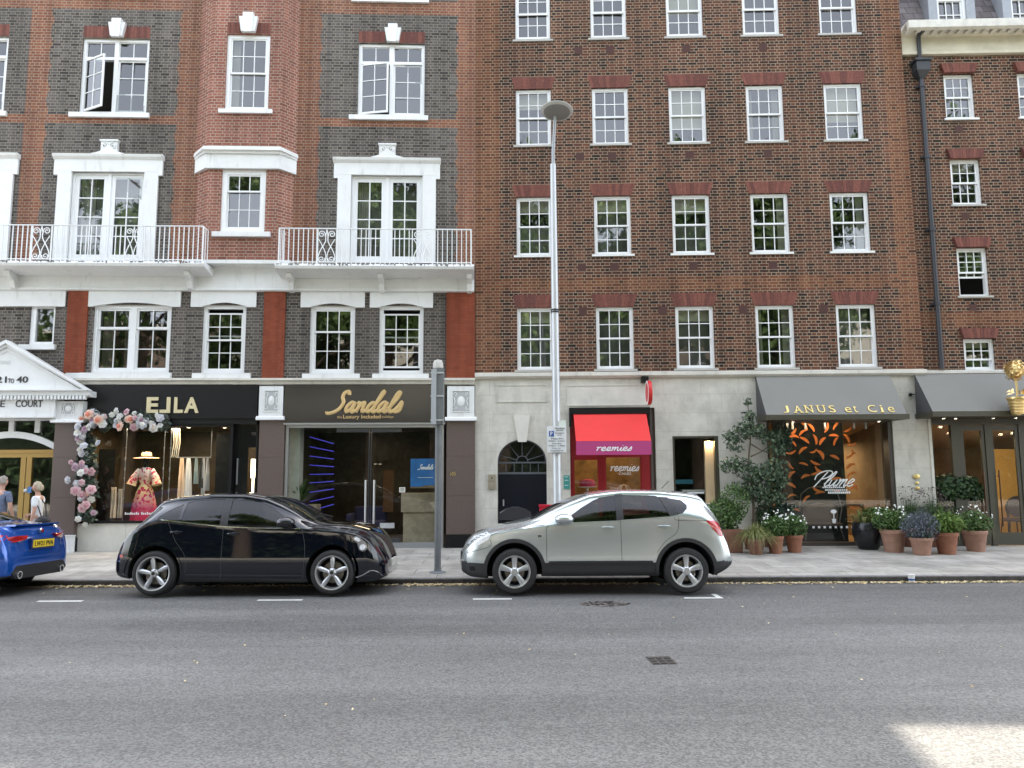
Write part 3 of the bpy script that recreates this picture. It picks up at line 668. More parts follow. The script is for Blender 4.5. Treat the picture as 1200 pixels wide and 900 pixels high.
# ---- framed recess with a lit reveal
k = MB(); a, b, c, d = win; OLIVE = mat('olive_metal', (.05, .046, .029), .45)
k.box(a, b, .02, .06, d - .05, d); k.box(a, a + .05, .02, .06, c, d - .05); k.box(b - .09, b, .0, .25, c - 1.2, d - .001)
k.build('window_frame', OLIVE, tb)
room(tb, a + .02, b - .02, c - .4, d - .02, .3, 1.6, DKROOM, 'window_recess')
gw = MB(); LR = mat('warm_plaster', (.60, .46, .28), .8)
gw.box(b - .30, b - .095, .12, .26, c - .4, d - .1); gw.build('lit_reveal', LR, tb)
o = glass_pane('glass', a + .05, b - .3, c, d - .06, .16, tb, SHOPGLASS, 0); o.name = 'recess_glass'
k = MB(); e = Rt.r(791, 562, 812, 567, -.5); k.box(e[0], e[1], .5, .8, e[2], e[3]); tag(k.build('seat_cushion', mat('turquoise', (.04, .22, .32), .6), M=Rt.M), 'turquoise slab shaped cushion in the dark window beside the tree', 'cushion')
k = MB(); e = Rt.r(799, 574, 826, 577, -.5); k.box(e[0], e[1], .45, .8, e[2], e[3]); k.box(e[0] + .2, e[0] + .26, .5, .56, e[2] - .5, e[2]); k.box(e[1] - .26, e[1] - .2, .5, .56, e[2] - .5, e[2])
tag(k.build('side_table', WHITE2, M=Rt.M), 'small white table in the dark window beside the tree', 'table')

# ---- furniture showroom windows
def awning(par, u0t, u1t, u0b, u1b, vt, vb, text=None, endl=True):
    d_ = .75; zt_ = Rt.p((u0t + u1t) / 2, vt, .06)[1]; zb_ = Rt.p((u0b + u1b) / 2, vb, d_)[1]
    x0t, x1t, x0b, x1b = Rt.p(u0t, vt, .06)[0], Rt.p(u1t, vt, .06)[0], Rt.p(u0b, vb, d_)[0], Rt.p(u1b, vb, d_)[0]
    x0t = x0b; x1t = x1b
    k = MB(); k.quad((x0t, -.06, zt_), (x1t, -.06, zt_), (x1b, -d_, zb_), (x0b, -d_, zb_)); k.quad((x0t, -.06, zt_ - .02), (x0b, -d_, zb_ - .02), (x1b, -d_, zb_ - .02), (x1t, -.06, zt_ - .02))
    o = k.build('grey_awning', AWNM, par)
    for q in (x0b, x1b): k = MB(); k.add([(q, -.02, zb_), (q, -d_, zb_), (q, -.06, zt_)], [[0, 1, 2]]); k.build('side_cheek', AWND, o)
    k = MB(); k.box(x0b - .02, x1b + .05, -d_ - .03, .28, zb_ - .12, zb_ - .003); k.build('soffit_box', OLIVE, o)
    if text:
        t = MB(); u = (914, 1051); ca = (zt_ - zb_, d_ - .06)
        sl_ = math.atan2(d_ - .06, zt_ - zb_)
        for ch, (ua, ub) in text:
            xa, xb = Rt.p(ua, 477, d_ - .02)[0], Rt.p(ub, 477, d_ - .02)[0]; n0 = len(t.v)
            hh = .205 if ch not in 'e' else .15
            if ch == 'i': hh = .2
            if ch == 't': hh = .19
            put_text(t, ch, xa, xb, 0, 0, hh, .012, -.012)
            # small serifs
            if ch in 'NU': t.box(xa - .02, xa + .05, -.02, 0, hh - .012, hh + .006)
            if ch in 'NU': t.box(xb - .05, xb + .02, -.02, 0, hh - .012, hh + .006)
            if ch in 'ANi': t.box(xa - .025, xa + .045, -.02, 0, -.006, .012)
            if ch in 'A': t.box(xb - .045, xb + .025, -.02, 0, -.006, .012)
            Mx = Matrix.Translation((0, -d_ - .012 + .04 * (d_ - .06) / (zt_ - zb_), zb_ + .04)) @ Matrix.Rotation(-sl_, 4, 'X')
            t.xf(Mx, n0)
        t.build('lettering', mat('bright_gold', (.80, .62, .22), .4, metal=.2), o)
    return o, x0b, x1b, zb_
AWNM = mat('grey_canvas', (.19, .185, .168), .75, var=.05, vscale=.8); AWND = mat('dark_grey_canvas', (.07, .07, .072), .8)
TXT = [('J', (918, 925)), ('A', (931.5, 940)), ('N', (944.5, 953)), ('U', (959, 967.5)), ('S', (972.5, 979.5)), ('e', (991, 998)), ('t', (1001, 1005)), ('C', (1018, 1027.5)), ('i', (1033, 1035.5)), ('e', (1041.5, 1048.5))]
aw1, _, _, za = awning(tb, 893, 1050, 898, 1062.5, 440, 485.5, TXT)
a, b, c, d = jan
k = MB(); k.box(a, a + .07, .05, .12, g0, d); k.box(b - .1, b, .03, .3, g0, d); k.box(a + .07, b - .1, .051, .119, d - .12, d); k.box(a + .07, b - .1, .051, .119, g0, g0 + .09)
jf = k.build('showroom_window_frame', mat('dark_bronze', (.05, .042, .035), .4), tb)
glass_pane('glass', a + .07, b - .1, g0 + .09, d - .12, .085, jf, SHOPGLASS, 0)
WARM = mat('warm_room_wall', (.24, .165, .09), .85, var=.35, vscale=1.4); WARMF = mat('oak_floor', (.45, .26, .11), .5, var=.2, vscale=5); WARMC = mat('tan_ceiling', (.40, .31, .21), .9)
room(tb, a, b, g0 + .02, d - .02, .31, 4.0, WARM, 'showroom_interior', [WARM, WARMF, WARMC], zb=2.55)
k = MB(); e = Rt.p(1034, 560, -.5)[0]; k.box(e, e + .28, .45, .75, g0 + .03, d - .03); k.build('showroom_column', mat('beige_column', (.34, .25, .17), .8), tb)
# black screen with hanging orange feathers
pl = empty('display_screen', Rt.w(0, 0, 0), R(-1.55)); tag(pl, 'black display screen hung with orange feather shapes in the showroom window', 'display screen')
pu = Rt.r(908, 491, 991, 636, -.45); k = MB(); k.box(pu[0], pu[1], .47, .5, g0 + .06, d - .03); k.build('black_panel', mat('black_felt', (.006, .007, .006), .9), pl)
FEA = mat('orange_feather', (.72, .20, .035), .6, var=.25, vscale=9)
fe = [(928, 505, 30, 11), (930, 513, 0, 12), (928, 520, -30, 12), (942, 499, -50, 12), (950, 501, -50, 12), (942, 507, 35, 12), (943, 516, -35, 12), (955, 515, -75, 12), (968, 501, 70, 12), (964, 517, 50, 11), (980, 499, 55, 11), (977, 511, -5, 11), (980, 517, 60, 11), (927, 529, 12, 12), (941, 528, 40, 12), (953, 528, 25, 9), (961, 533, -55, 13), (978, 536, -25, 11), (927, 545, -55, 11), (942, 544, -15, 10), (956, 542, -25, 12), (928, 557, 48, 12), (944, 559, 20, 11), (955, 554, 25, 10), (961, 550, -35, 12), (927, 569, -25, 12), (957, 573, -30, 11), (980, 562, 10, 12), (928, 582, 15, 10), (945, 585, 45, 11), (961, 578, 10, 11), (934, 598, -15, 10), (980, 574, -10, 10)]
fe += [(994, 503, 30, 11), (993, 514, -60, 12), (998, 520, 10, 10), (996, 533, 40, 12), (1001, 529, -50, 9), (998, 547, 28, 12), (999, 557, 28, 12), (999, 570, -35, 14), (1001, 572, 20, 10), (1001, 594, -6, 12)]
for u, v, an, ln in fe:
    x_, z_ = Rt.p(u, v, -.40); ln_ = ln / 47; q = MB(); n_ = 7; up_, lo_ = [], []
    bend = random.uniform(.08, .22) * random.choice((-1, 1)); wd_ = random.uniform(.10, .14) * ln_ * 1.1
    for i in range(n_ + 1):
        t = i / n_; s_ = (t - .5) * ln_; c_ = bend * ln_ * (1 - (2 * t - 1) ** 2); h_ = wd_ * math.sin(math.pi * min(.97, max(.03, t))) ** .45
        up_.append((s_, c_ + h_)); lo_.append((s_, c_ - h_))
    pts = up_ + lo_[::-1]; ca, sa = math.cos(R(an)), math.sin(R(an))
    pts = [(x_ + p[0] * ca - p[1] * sa, z_ + p[0] * sa + p[1] * ca) for p in pts]
    y_ = .40 + random.uniform(-.02, .03); q.prism(pts, y_, y_ + .015); q.build('feather', FEA, pl)
k = MB(); e = Rt.r(953, 556, 1001, 569, -.07); script(k, 'Plume', e[0], e[1], Rt.p(970, 570, -.07)[1], .17, .065, .013, slant=.55)
for v_ in (572, 575, 578.5):
    e = Rt.p(964 + (v_ - 572), v_, -.07)
    for i in range(11): k.box(e[0] + i * .048, e[0] + i * .048 + .034, .065, .07, e[1], e[1] + (.03 if v_ < 578 else .05))
for i in range(9): k.box(Rt.p(952, 617, -.07)[0] + i * .13, Rt.p(952, 617, -.07)[0] + i * .13 + .05, .065, .07, Rt.p(970, 619, -.07)[1], Rt.p(970, 616.5, -.07)[1])
k.build('window_lettering', WHITE2, jf)
# small emblem on the glass: topiary in a pot
k = MB(); e = Rt.p(977, 602, -.07); k.prism([(e[0] + .07 * math.cos(q / 8 * 6.283), e[1] + .05 + .05 * math.sin(q / 8 * 6.283)) for q in range(8)], .065, .07)
k.box(e[0] - .01, e[0] + .01, .065, .07, e[1] - .12, e[1]); k.prism([(e[0] - .035, e[1] - .22), (e[0] + .035, e[1] - .22), (e[0] + .05, e[1] - .12), (e[0] - .05, e[1] - .12)], .065, .07); k.build('window_emblem', WHITE2, jf)
LAMPM = mat('lamp_glow', (1, 1, 1), emit=(1, .82, .58), es=6)
def downlights(par, pts, zc0, r=.045, name='downlight', slope=0):
    for x_, y_ in pts:
        zc_ = zc0 - slope * (y_ - .31)
        q = MB(); q.lathe([(r, -.012), (r, -.03), (r * 1.2, -.03), (r * 1.2, 0)], (x_, y_, zc_), 12); o = q.build(name, WHITE2, par)
        q = MB(); q.lathe([(0, 0), (r, 0)], (x_, y_, zc_ - .014), 12); q.build('bulb', LAMPM, o)
downlights(tb, [(Rt.p(u, v, -y_)[0], y_) for u, v, y_ in ((1006, 513, 2.2), (1024, 511, 2.0), (1005, 518, 2.9), (1022, 516, 2.7), (1014, 520, 3.4))], d - .02, slope=(d - .02 - 2.55) / 3.69)
downlights(tb, [(Rt.p(u, 489, .4)[0], -.35) for u in (930, 1031)], za - .12, .03)
k = MB()
for u in (923, 929, 944, 967, 1001, 1015): k.lathe([(.028, 0), (.028, .16), (.01, .16), (.01, .22)], (Rt.p(u, 495, -.3)[0], .33, d - .26), 8)
k.build('spot_track', STEEL, tb)
def area(name, loc, sx, sy, e, col=(1, .74, .46), rot=(0, 0, 0)):
    l_ = bpy.data.lights.new(name, 'AREA'); l_.shape = 'RECTANGLE'; l_.size = sx; l_.size_y = sy; l_.energy = e; l_.color = col
    o = bpy.data.objects.new(name, l_); COL.objects.link(o); o.location = loc; o.rotation_euler = rot; return o
area('showroom_lamp', Rt.w(b - .9, 2.6, 2.6), .8, .8, 8)
area('screen_lamp', Rt.w((pu[0] + pu[1]) / 2, .20, d - .1), 1.6, .05, 6, rot=(R(12), 0, 0))
area('reveal_lamp', Rt.w(win[1] - .2, .08, win[3] - .12), .12, .05, 1.2)
area('cake_lamp', Rt.w((x0 + xs1) / 2, .9, shop[3] - .15), 1.2, .6, 5)
# pier emblem and spot lamp
k = MB()
for (u, v, r_) in ((1074, 558.5, .075), (1074.5, 566, .045), (1075, 572, .05)):
    e = Rt.p(u, v, .02); k.ball((e[0], -.025, e[1]), r_, 10, sc3=(1.2, .3, .8))
tag(k.build('wall_emblem', GOLD, M=Rt.M), 'small gold topiary emblem on the pale pier between grey awnings', 'emblem')
k = MB(); e = Rt.p(1067, 462.5, .06); k.ball((e[0], -.06, e[1]), .045, 10); k.tube([(e[0], -.05, e[1]), (e[0] + .17, -.05, e[1] + .02), (e[0] + .18, -.03, e[1] - .02)], .012, 6); k.ball((e[0] + .17, -.05, e[1] + .02), .025, 8)
tag(k.build('wall_camera', BLACK, M=Rt.M), 'tiny black lamp on a bent arm on the pale pier between awnings', 'wall lamp')
# hanging sign
hs_ = empty('hanging_sign', Rt.w(0, 0, 0), R(-1.55)); tag(hs_, 'red curved edge-on sign hanging from a black box above the red awning', 'sign')
k = MB(); e = Rt.r(752, 441, 760, 448, .2); k.box(e[0], e[1], -.22, 0, e[2], e[3]); k.build('bracket', BLACK, hs_)
k = MB(); e0 = Rt.p(760, 446, .5); e1 = Rt.p(760, 474.5, .5); zm_ = (e0[1] + e1[1]) / 2; hh = (e0[1] - e1[1]) / 2
k.lathe([(0, -.045), (hh * .96, -.045), (hh, -.03), (hh, .03), (hh * .96, .045), (0, .045)], (e0[0], -.5, zm_), 24, axis='x'); k.build('sign_disc', mat('red_sign', (.55, .02, .02), .4), hs_, smooth=True)
k = MB(); k.lathe([(hh * 1.0, -.048), (hh * .8, -.05), (hh * .8, -.046)], (e0[0], -.5, zm_), 24, axis='x'); k.build('sign_rim', WHITE2, hs_)
# ================================================================== LOWER BRICK BUILDING (far right)
t3 = empty('brick_building', M=T3.M)
tag(t3, 'lower brown brick house at the far right with cream cornice and slate mansard roof', 'building')
Y3 = .12; X3 = XE + .003; X3E = 19.5
e13, e14 = T3.p(1100, 66)[1], T3.p(1100, 42)[1]
w3 = [[(1107.5, 87, 1141, 139), (1194, 87, 1228, 139)], [(1114, 187, 1149, 240), (1202, 187, 1238, 240)], [(1122, 290.5, 1158.5, 347), (1211, 290, 1248, 347)], [(1131, 397, 1167, 440), (1221, 396, 1258, 440)]]
hs3 = []
c3 = [(np.mean([T3.r(*w3[j][i])[0] for j in range(4)]), np.mean([T3.r(*w3[j][i])[1] for j in range(4)])) for i in range(2)]
c3.append((c3[1][0] * 2 - c3[0][0], c3[1][1] * 2 - c3[0][1]))
z3 = [(T3.r(*w3[j][0])[2], T3.r(*w3[j][0])[3]) for j in range(4)]
z3[3] = (zc + .02, z3[3][1])
for j in range(4):
    for i in range(3): hs3.append((c3[i][0], c3[i][1], *z3[j]))
zb3 = (T3.p(1150, 383)[1], T3.p(1150, 365)[1])
def mf3(x_, z_): return 1 if zb3[0] < z_ < zb3[1] else 0
B = MB(); wall_grid(B, X3, X3E, zc, e13, hs3, Y3, .14, mf3, cz=zb3); B.build('brick_wall', [BROWN, RED2], t3)
for j in range(4):
    for i in range(3):
        a, b = c3[i]; zz0, zz1 = z3[j]
        if j == 3: sash(t3, a, b, zz0, zz1, y=Y3 + .05, c=3, rb=1, rt_=2, mid=.35, sill=False, blind=.25)
        else: sash(t3, a, b, zz0, zz1, y=Y3 + .05, c=3, sillm=SILLG if j else WHITE, sh=.045, sx=.06, sy=Y3 - .05, lift=.42 if (j == 2 and i == 0) else 0, blind=.2 if (j + i) % 2 else 0)
        flat_arch(t3, a - .02, b + .02, zz1 + .005, .24, fl=.07, y=Y3 - .004)
        if j < 3: MB().box(a + .2, a + .38, Y3 - .006, Y3 + .01, zz0 - .36, zz0 - .2).build('air_vent', AIRB, t3)
shell(t3, X3 + .01, X3E, 0, e13, Y3 + .16, 10, PLAINBR)
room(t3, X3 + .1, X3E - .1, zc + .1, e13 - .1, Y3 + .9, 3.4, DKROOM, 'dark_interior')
k = MB(); k.prof([(Y3 - .06, zc + .02), (Y3 - .10, zc), (Y3 - .10, zc - .06), (Y3 - .05, zc - .11), (Y3 + .1, zc - .11), (Y3 + .1, zc + .02)], X3, X3E); k.build('string_course', STONE_L, t3)
# frieze, dentils, gutter cornice
k = MB(); zf0, zf1 = e13, e14
k.prof([(Y3 - .02, zf0), (Y3 - .10, zf0 + .01), (Y3 - .11, zf0 + .08), (Y3 - .06, zf0 + .13), (Y3 - .05, zf1 - .05), (Y3 - .12, zf1), (Y3 + .2, zf1), (Y3 + .2, zf0)], X3, X3E)
k.build('frieze', mat('cream_frieze', (.60, .56, .44), .7, var=.15, vscale=2), t3)
zg0, zg1 = T3.p(1100, 34.5, .45)[1], T3.p(1100, 24, .45)[1]
k = MB(); k.prof([(Y3 - .10, zf1 + .002), (Y3 - .38, zf1 + .12), (Y3 - .42, zg0), (Y3 - .50, zg0 + .04), (Y3 - .50, zg1), (Y3 + .2, zg1 + .03), (Y3 + .2, zf1 + .002)], X3, X3E)
k.build('cornice', mat('pale_cornice', (.60, .58, .52), .6, var=.15), t3)
k = MB(); q = X3 + .1
while q < X3E: k.box(q, q + .10, Y3 - .30, Y3 - .08, zf1 - .03, zf1 + .09); q += .21
k.build('dentils', STONE_L, t3)
SLATE = brick_mat('roof_slates', [(.13, .115, .12), (.18, .155, .155), (.22, .20, .21), (.15, .125, .13)], (.06, .055, .055), bw=.28, bh=.2, ms=.008, patch=.2, squash=(1, 1))
k = MB(); rz0, rz1 = zg1 + .03, 15.9
k.add([(X3, Y3 + .05, rz0), (X3E, Y3 + .05, rz0), (X3E, Y3 + 1.1, rz1), (X3, Y3 + 1.1, rz1)], [[0, 1, 2, 3]])
k.add([(X3, Y3 + 1.1, rz1), (X3E, Y3 + 1.1, rz1), (X3E, 10, rz1), (X3, 10, rz1)], [[0, 1, 2, 3]])
rf = k.build('slate_roof', SLATE, t3)
LEAD = mat('grey_lead', (.28, .30, .33), .5, var=.1)
for u0, u1 in ((1098, 1132), (1185, 1219)):
    a, b = T3.p(u0, 5)[0], T3.p(u1, 5)[0]
    k = MB(); k.box(a - .22, a - .001, Y3 + .0, Y3 + 1.2, rz0, rz0 + 1.75); k.box(b + .001, b + .22, Y3 + .0, Y3 + 1.2, rz0, rz0 + 1.75); k.box(a - .3, b + .3, Y3 - .1, Y3 + 1.3, rz0 + 1.7, rz0 + 1.8)
    dm = k.build('dormer', LEAD, t3)
    B2 = MB(); y_ = Y3 + .05; B2.box(a, a + .06, y_, y_ + .1, rz0 + .03, rz0 + 1.7); B2.box(b - .06, b, y_, y_ + .1, rz0 + .03, rz0 + 1.7); B2.box(a, b, y_ + .001, y_ + .101, rz0, rz0 + .06)
    panes(B2, a + .06, b - .06, rz0 + .06, rz0 + .85, y_ + .05, 3, 2); panes(B2, a + .06, b - .06, rz0 + .83, rz0 + 1.65, y_ + .02, 3, 2)
    dw = B2.build('dormer_window', WHITE2, dm); dw.parent = dm
    # sub-part level is the limit: the pane belongs to the dormer
    glass_pane('glass', a + .06, b - .06, rz0 + .06, rz0 + 1.65, y_ + .1, dm)
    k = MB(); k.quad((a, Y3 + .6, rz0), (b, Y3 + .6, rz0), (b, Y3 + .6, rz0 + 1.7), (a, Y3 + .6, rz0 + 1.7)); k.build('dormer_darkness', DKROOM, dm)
# rainwater pipe with hopper head
dp = empty('drainpipe', T3.w(0, 0, 0), R(-1.55)); tag(dp, 'black cast iron rainwater pipe with square hopper head running down the brick wall', 'drainpipe')
px = T3.p(1092, 260, .12)[0]; yt = Y3 - .10
k = MB(); zh0, zh1 = T3.p(1080, 88, .2)[1], T3.p(1080, 72, .2)[1]
k.tube([(px, yt, zc + .05), (px, yt, zh0)], .055, 10); k.tube([(px, yt, zh1 - .02), (px, yt - .02, zf1 - .1), (px, Y3 - .3, zf1 + .15)], .05, 10)
k.build('pipe', DARKIRON, dp, smooth=True)
k = MB(); k.box(px - .17, px + .17, yt - .16, yt + .10, zh0 + .12, zh1); k.box(px - .21, px + .21, yt - .20, yt + .10, zh1 - .001, zh1 + .05)
k.add([(px - .17, yt - .16, zh0 + .12), (px + .17, yt - .16, zh0 + .12), (px + .17, yt + .1, zh0 + .12), (px - .17, yt + .1, zh0 + .12), (px - .06, yt - .06, zh0 - .05), (px + .06, yt - .06, zh0 - .05), (px + .06, yt + .06, zh0 - .05), (px - .06, yt + .06, zh0 - .05)], [[0, 1, 5, 4], [1, 2, 6, 5], [2, 3, 7, 6], [3, 0, 4, 7], [4, 5, 6, 7]])
k.build('hopper', DARKIRON, dp)
k = MB(); q = zc + 1.6
while q < zh0: k.lathe([(.056, 0), (.075, .0), (.075, .09), (.056, .09)], (px, yt, q), 10); k.box(px - .12, px + .12, yt + .03, yt + .08, q + .02, q + .07); q += 1.85
k.build('pipe_collar', DARKIRON, dp)
# ground floor shopfront
a0_ = Rt.p(1095, 560)[0]
k = MB(); k.box(XE, a0_, -.02, .3, g0 - .1, zt); k.build('stone_pier', STONE_L, t3)
aw2, _, _, za2 = awning(t3, 1083, 1240, 1093, 1262, 438, 481.5)
k = MB(); ztp = za2 - .12
k.box(X3E - .1, X3E, .1, .3, g0, ztp)
posts = [(1095, 1097.5), (1120, 1130.5), (1160, 1165.5), (1200, 1204), (1236, 1244)]
xp = [(Rt.p(u0, 560)[0], Rt.p(u1, 560)[0]) for u0, u1 in posts]
for a, b in xp: k.box(a, b, .06, .16, g0, ztp)
k.box(xp[0][0], X3E, .061, .159, ztp - .14, ztp - .002); k.box(xp[0][0], xp[1][0], .061, .159, g0, g0 + .12)
s3 = k.build('olive_shopfront', OLIVE, t3)
for i in (1, 2, 3):
    a, b = xp[i][1] + .005, xp[i + 1][0] - .005; k = MB()
    k.box(a, a + .08, .08, .13, g0 + .02, ztp - .15); k.box(b - .08, b, .08, .13, g0 + .02, ztp - .15); k.box(a + .08, b - .08, .081, .129, g0 + .02, g0 + .3); k.box(a + .08, b - .08, .081, .129, ztp - .28, ztp - .15)
    d3 = k.build('glazed_door', OLIVE, t3)
    glass_pane('glass', a + .08, b - .08, g0 + .3, ztp - .28, .1, d3, SHOPGLASS, 0)
    hx = b - .12 if i == 1 else a + .12; k = MB(); k.tube([(hx, .02, g0 + .45), (hx, .02, g0 + 1.75)], .016, 8); k.box(hx - .01, hx + .01, .02, .08, g0 + .6, g0 + .62); k.box(hx - .01, hx + .01, .02, .08, g0 + 1.6, g0 + 1.62); k.build('door_handle', mat('bronze_bar', (.10, .05, .03), .35, metal=.7), d3)
glass_pane('glass', xp[0][1], xp[1][0], g0 + .12, ztp - .15, .1, s3, SHOPGLASS, 0)
room(t3, xp[0][0] - .02, X3E - .1, g0 + .02, ztp - .02, .31, 5.0, WARM, 'furniture_shop_interior', [WARM, WARMF, WARMC], zb=2.5)
k = MB(); k.box(xp[0][0] + .1, xp[0][0] + .75, 1.6, 1.8, g0 + .03, 2.45); k.build('brown_partition', mat('walnut_partition', (.12, .07, .035), .7), t3)
k = MB(); k.box(Rt.p(1160, 560, -2.6)[0], Rt.p(1161, 560, -2.6)[0] + 2.4, 2.6, 2.75, g0 + .03, 2.4); k.build('ochre_partition', mat('ochre_partition', (.50, .27, .05), .75, var=.1), t3)
downlights(t3, [(Rt.p(u, v, -y_)[0], y_) for u, v, y_ in ((1102, 505, 1.2), (1112, 515.5, 2.2), (1156, 515, 2.1), (1174, 513, 1.6), (1187, 516.5, 2.2), (1173, 519.5, 2.4))], ztp - .02, slope=(ztp - .02 - 2.5) / 4.69)
downlights(t3, [(Rt.p(u, 489, .4)[0], -.35) for u in (1107, 1121, 1165.5, 1192)], za2 - .12, .03)
area('furniture_lamp', Rt.w(xp[2][0], 1.3, ztp - .4), 2.0, 1.2, 10)
# gold topiary ornament standing on the awning box
gt = empty('topiary_ornament', Rt.w(Rt.p(1193, 478, .95)[0], -.95, za2 - .09), R(-1.55)); tag(gt, 'gilded topiary ball in a basket pot fixed in front of the grey awning', 'ornament')
GILT = mat('gilt_leaf', (.78, .58, .26), .32, metal=.85)
k = MB(); k.lathe([(0, 0), (.14, 0), (.19, .33), (.22, .34), (.22, .38), (.0, .38)], n=18); k.box(-.05, .05, -.02, .25, -.02, .03); k.build('basket_pot', GILT, gt, smooth=True)
k = MB()
for i in range(5): k.lathe([(.145 + .012 * i, .03 + i * .065), (.16 + .012 * i, .045 + i * .065), (.149 + .012 * i, .06 + i * .065)], n=18)
k.build('basket_hoops', GILT, gt)
k = MB(); k.tube([(0, 0, .38), (.01, 0, .6), (-.01, 0, .85)], .022, 7); k.build('stem', GILT, gt)
k = MB(); k.ball((0, 0, 1.0), .2, 16)
for i in range(260):
    q = Vector((random.gauss(0, 1), random.gauss(0, 1), random.gauss(0, 1))).normalized(); c_ = Vector((0, 0, 1.0)) + q * random.uniform(.2, .235); a = q.orthogonal().normalized().cross(q) * .028; b = q.cross(a).normalized() * .02; t = q * .02
    k.add([c_ - a, c_ + b + t, c_ + a + t, c_ - b], [[0, 1, 2, 3]])
for i in range(14):
    an = i * .9; c_ = Vector((.08 * math.cos(an), .08 * math.sin(an), .45 + .02 * (i % 5))); k.add([c_, c_ + Vector((.05 * math.cos(an), .05 * math.sin(an), .05)), c_ + Vector((.12 * math.cos(an), .12 * math.sin(an), -.01)), c_ + Vector((.05 * math.cos(an + .5), .05 * math.sin(an + .5), .0))], [[0, 1, 2, 3]])
k.build('gilded_foliage', GILT, gt)
# chairs and table seen through the glass
CHW = mat('dark_chair_wood', (.04, .025, .018), .4); CHS = mat('dark_upholstery', (.05, .03, .028), .8)
def round_chair(loc, rz, label, cat='chair', cm=CHW, sm=CHS):
    t = empty('round_back_chair', loc, rz); tag(t, label, cat)
    k = MB(); k.lathe([(0, .42), (.24, .42), (.26, .45), (.24, .49), (0, .5)], n=18); k.build('seat', sm, t, smooth=True)
    k = MB(); pts = [(.26 * math.cos(q), .2 + .05 * math.sin(q), .78 + .27 * math.sin(q)) for q in [math.pi * (i / 14 * 1.5 - .25) for i in range(15)]]
    k.tube(pts, .018, 7); k.build('back_frame', cm, t)
    k = MB(); k.prism([(.24 * math.cos(i * .314), .78 + .25 * math.sin(i * .314)) for i in range(20)], .2, .23); k.build('backrest', sm, t)
    for sx in (-1, 1):
        for sy in (-1, 1):
            k = MB(); k.tube([(sx * .17, sy * .17, .43), (sx * .22, sy * .22, 0)], [.018, .012], 6); k.build('leg', cm, t)
    return t
e = Rt.p(1187, 606, -1.7)[0]
round_chair(Rt.w(e, 1.7, g0 + .03), R(175), 'dark round backed chair on the oak floor behind the right hand glazed door')
dt = empty('dining_table', Rt.w(e + .9, 2.1, g0 + .03), 0); tag(dt, 'dark dining table with a pale vase inside the furniture shop', 'table')
k = MB(); k.box(-.6, .6, -.4, .4, .72, .75); k.build('table_top', CHW, dt)
for sx in (-1, 1):
    for sy in (-1, 1): k = MB(); k.box(sx * .55 - .02, sx * .55 + .02, sy * .35 - .02, sy * .35 + .02, 0, .72); k.build('leg', CHW, dt)
# woven garden chair in front of the black screen
gc = empty('woven_chair', Rt.w(Rt.p(966, 632, -.25)[0], .38 - .02, g0 + .12), R(-1.55)); tag(gc, 'brown woven garden chair with a looped back in front of the black display screen', 'chair')
RAT = mat('brown_rattan', (.10, .065, .045), .7, bump=.8, bscale=60)
RATF = mat('dull_metal_tube', (.14, .12, .10), .4, metal=.5)
k = MB(); k.tube([(-.42, 0, .38), (-.5, .02, .75), (-.44, .05, 1.08), (-.25, .06, 1.22), (0, .06, 1.25), (.25, .06, 1.22), (.44, .05, 1.08), (.5, .02, .75), (.42, 0, .38)], .016, 7); k.build('back_frame', RATF, gc, smooth=True)
k = MB(); k.prism([(-.40, .36), (.40, .36), (.42, .7), (.3, .82), (0, .86), (-.3, .82), (-.42, .7)], .03, .07); k.build('backrest', RAT, gc)
k = MB(); k.lathe([(0, .30), (.42, .32), (.50, .37), (.42, .41), (0, .4)], n=20, sq=.35); k.build('seat', RAT, gc, smooth=True)
for sx in (-1, 1):
    for sy in (-1, 1): k = MB(); k.tube([(sx * .38, sy * .10, .34), (sx * .46, sy * .15, 0)], .016, 6); k.build('leg', RATF, gc)
# wooden chair right of the screen
wc = empty('wooden_chair', Rt.w(Rt.p(1008, 634, -1.0)[0], 1.0, g0 + .03), R(8)); tag(wc, 'pale wooden open armchair on the showroom floor right of the black screen', 'chair')
OAK = mat('pale_oak', (.40, .27, .15), .5)
k = MB(); k.box(-.28, .28, -.26, .26, .40, .46); k.build('seat', mat('beige_seat', (.35, .28, .2), .9), wc)
k = MB(); k.box(-.3, .3, .24, .28, .78, .9); k.box(-.3, .3, -.2, .26, .62, .645) if False else None; k.build('backrest', OAK, wc)
for sx in (-1, 1):
    k = MB(); k.tube([(sx * .3, .26, .6), (sx * .32, -.22, .62)], .02, 6); k.build('armrest', OAK, wc)
    for sy in (-1, 1): k = MB(); k.box(sx * .28 - .02, sx * .28 + .02, sy * .24 - .02, sy * .24 + .02, 0, .88 if sy > 0 else .62); k.build('leg', OAK, wc)

# ================================================================== MANSION BLOCK (left)
lb = empty('mansion_block', M=L.M); tag(lb, 'mansion block on the left in grey and orange-red brick with white balconies and bay', 'building')
XL = -13.5; XR = -.003
zl = L.p(300, 444)[1]                          # top of the shopfront cornice
ze0, ze1 = L.p(300, 342)[1], L.p(300, 310)[1]  # white entablature below the balconies
TOPL = 18.6
W = {}
def lw(key, *a): W[key] = L.r(*a); return W[key]
g1 = lw('g1', 107, 357, 199, 437); g2 = lw('g2', 236, 357, 287, 437.5); g3 = lw('g3', 362.5, 358, 415.5, 438); g4 = lw('g4', 444, 358, 496, 438); g0w = lw('g0', 34, 357, 63, 404)
f1 = lw('f1', 82, 202, 168, 306); f2 = lw('f2', 411, 206, 495, 308)
s2_ = lw('s2', 94.5, 45, 173.5, 133); s4 = lw('s4', 419.5, 51, 497.5, 136)
f0 = (f1[0] * 2 - f2[0] - .3, 0, f1[2], f1[3]); dx = s2_[1] - s2_[0]
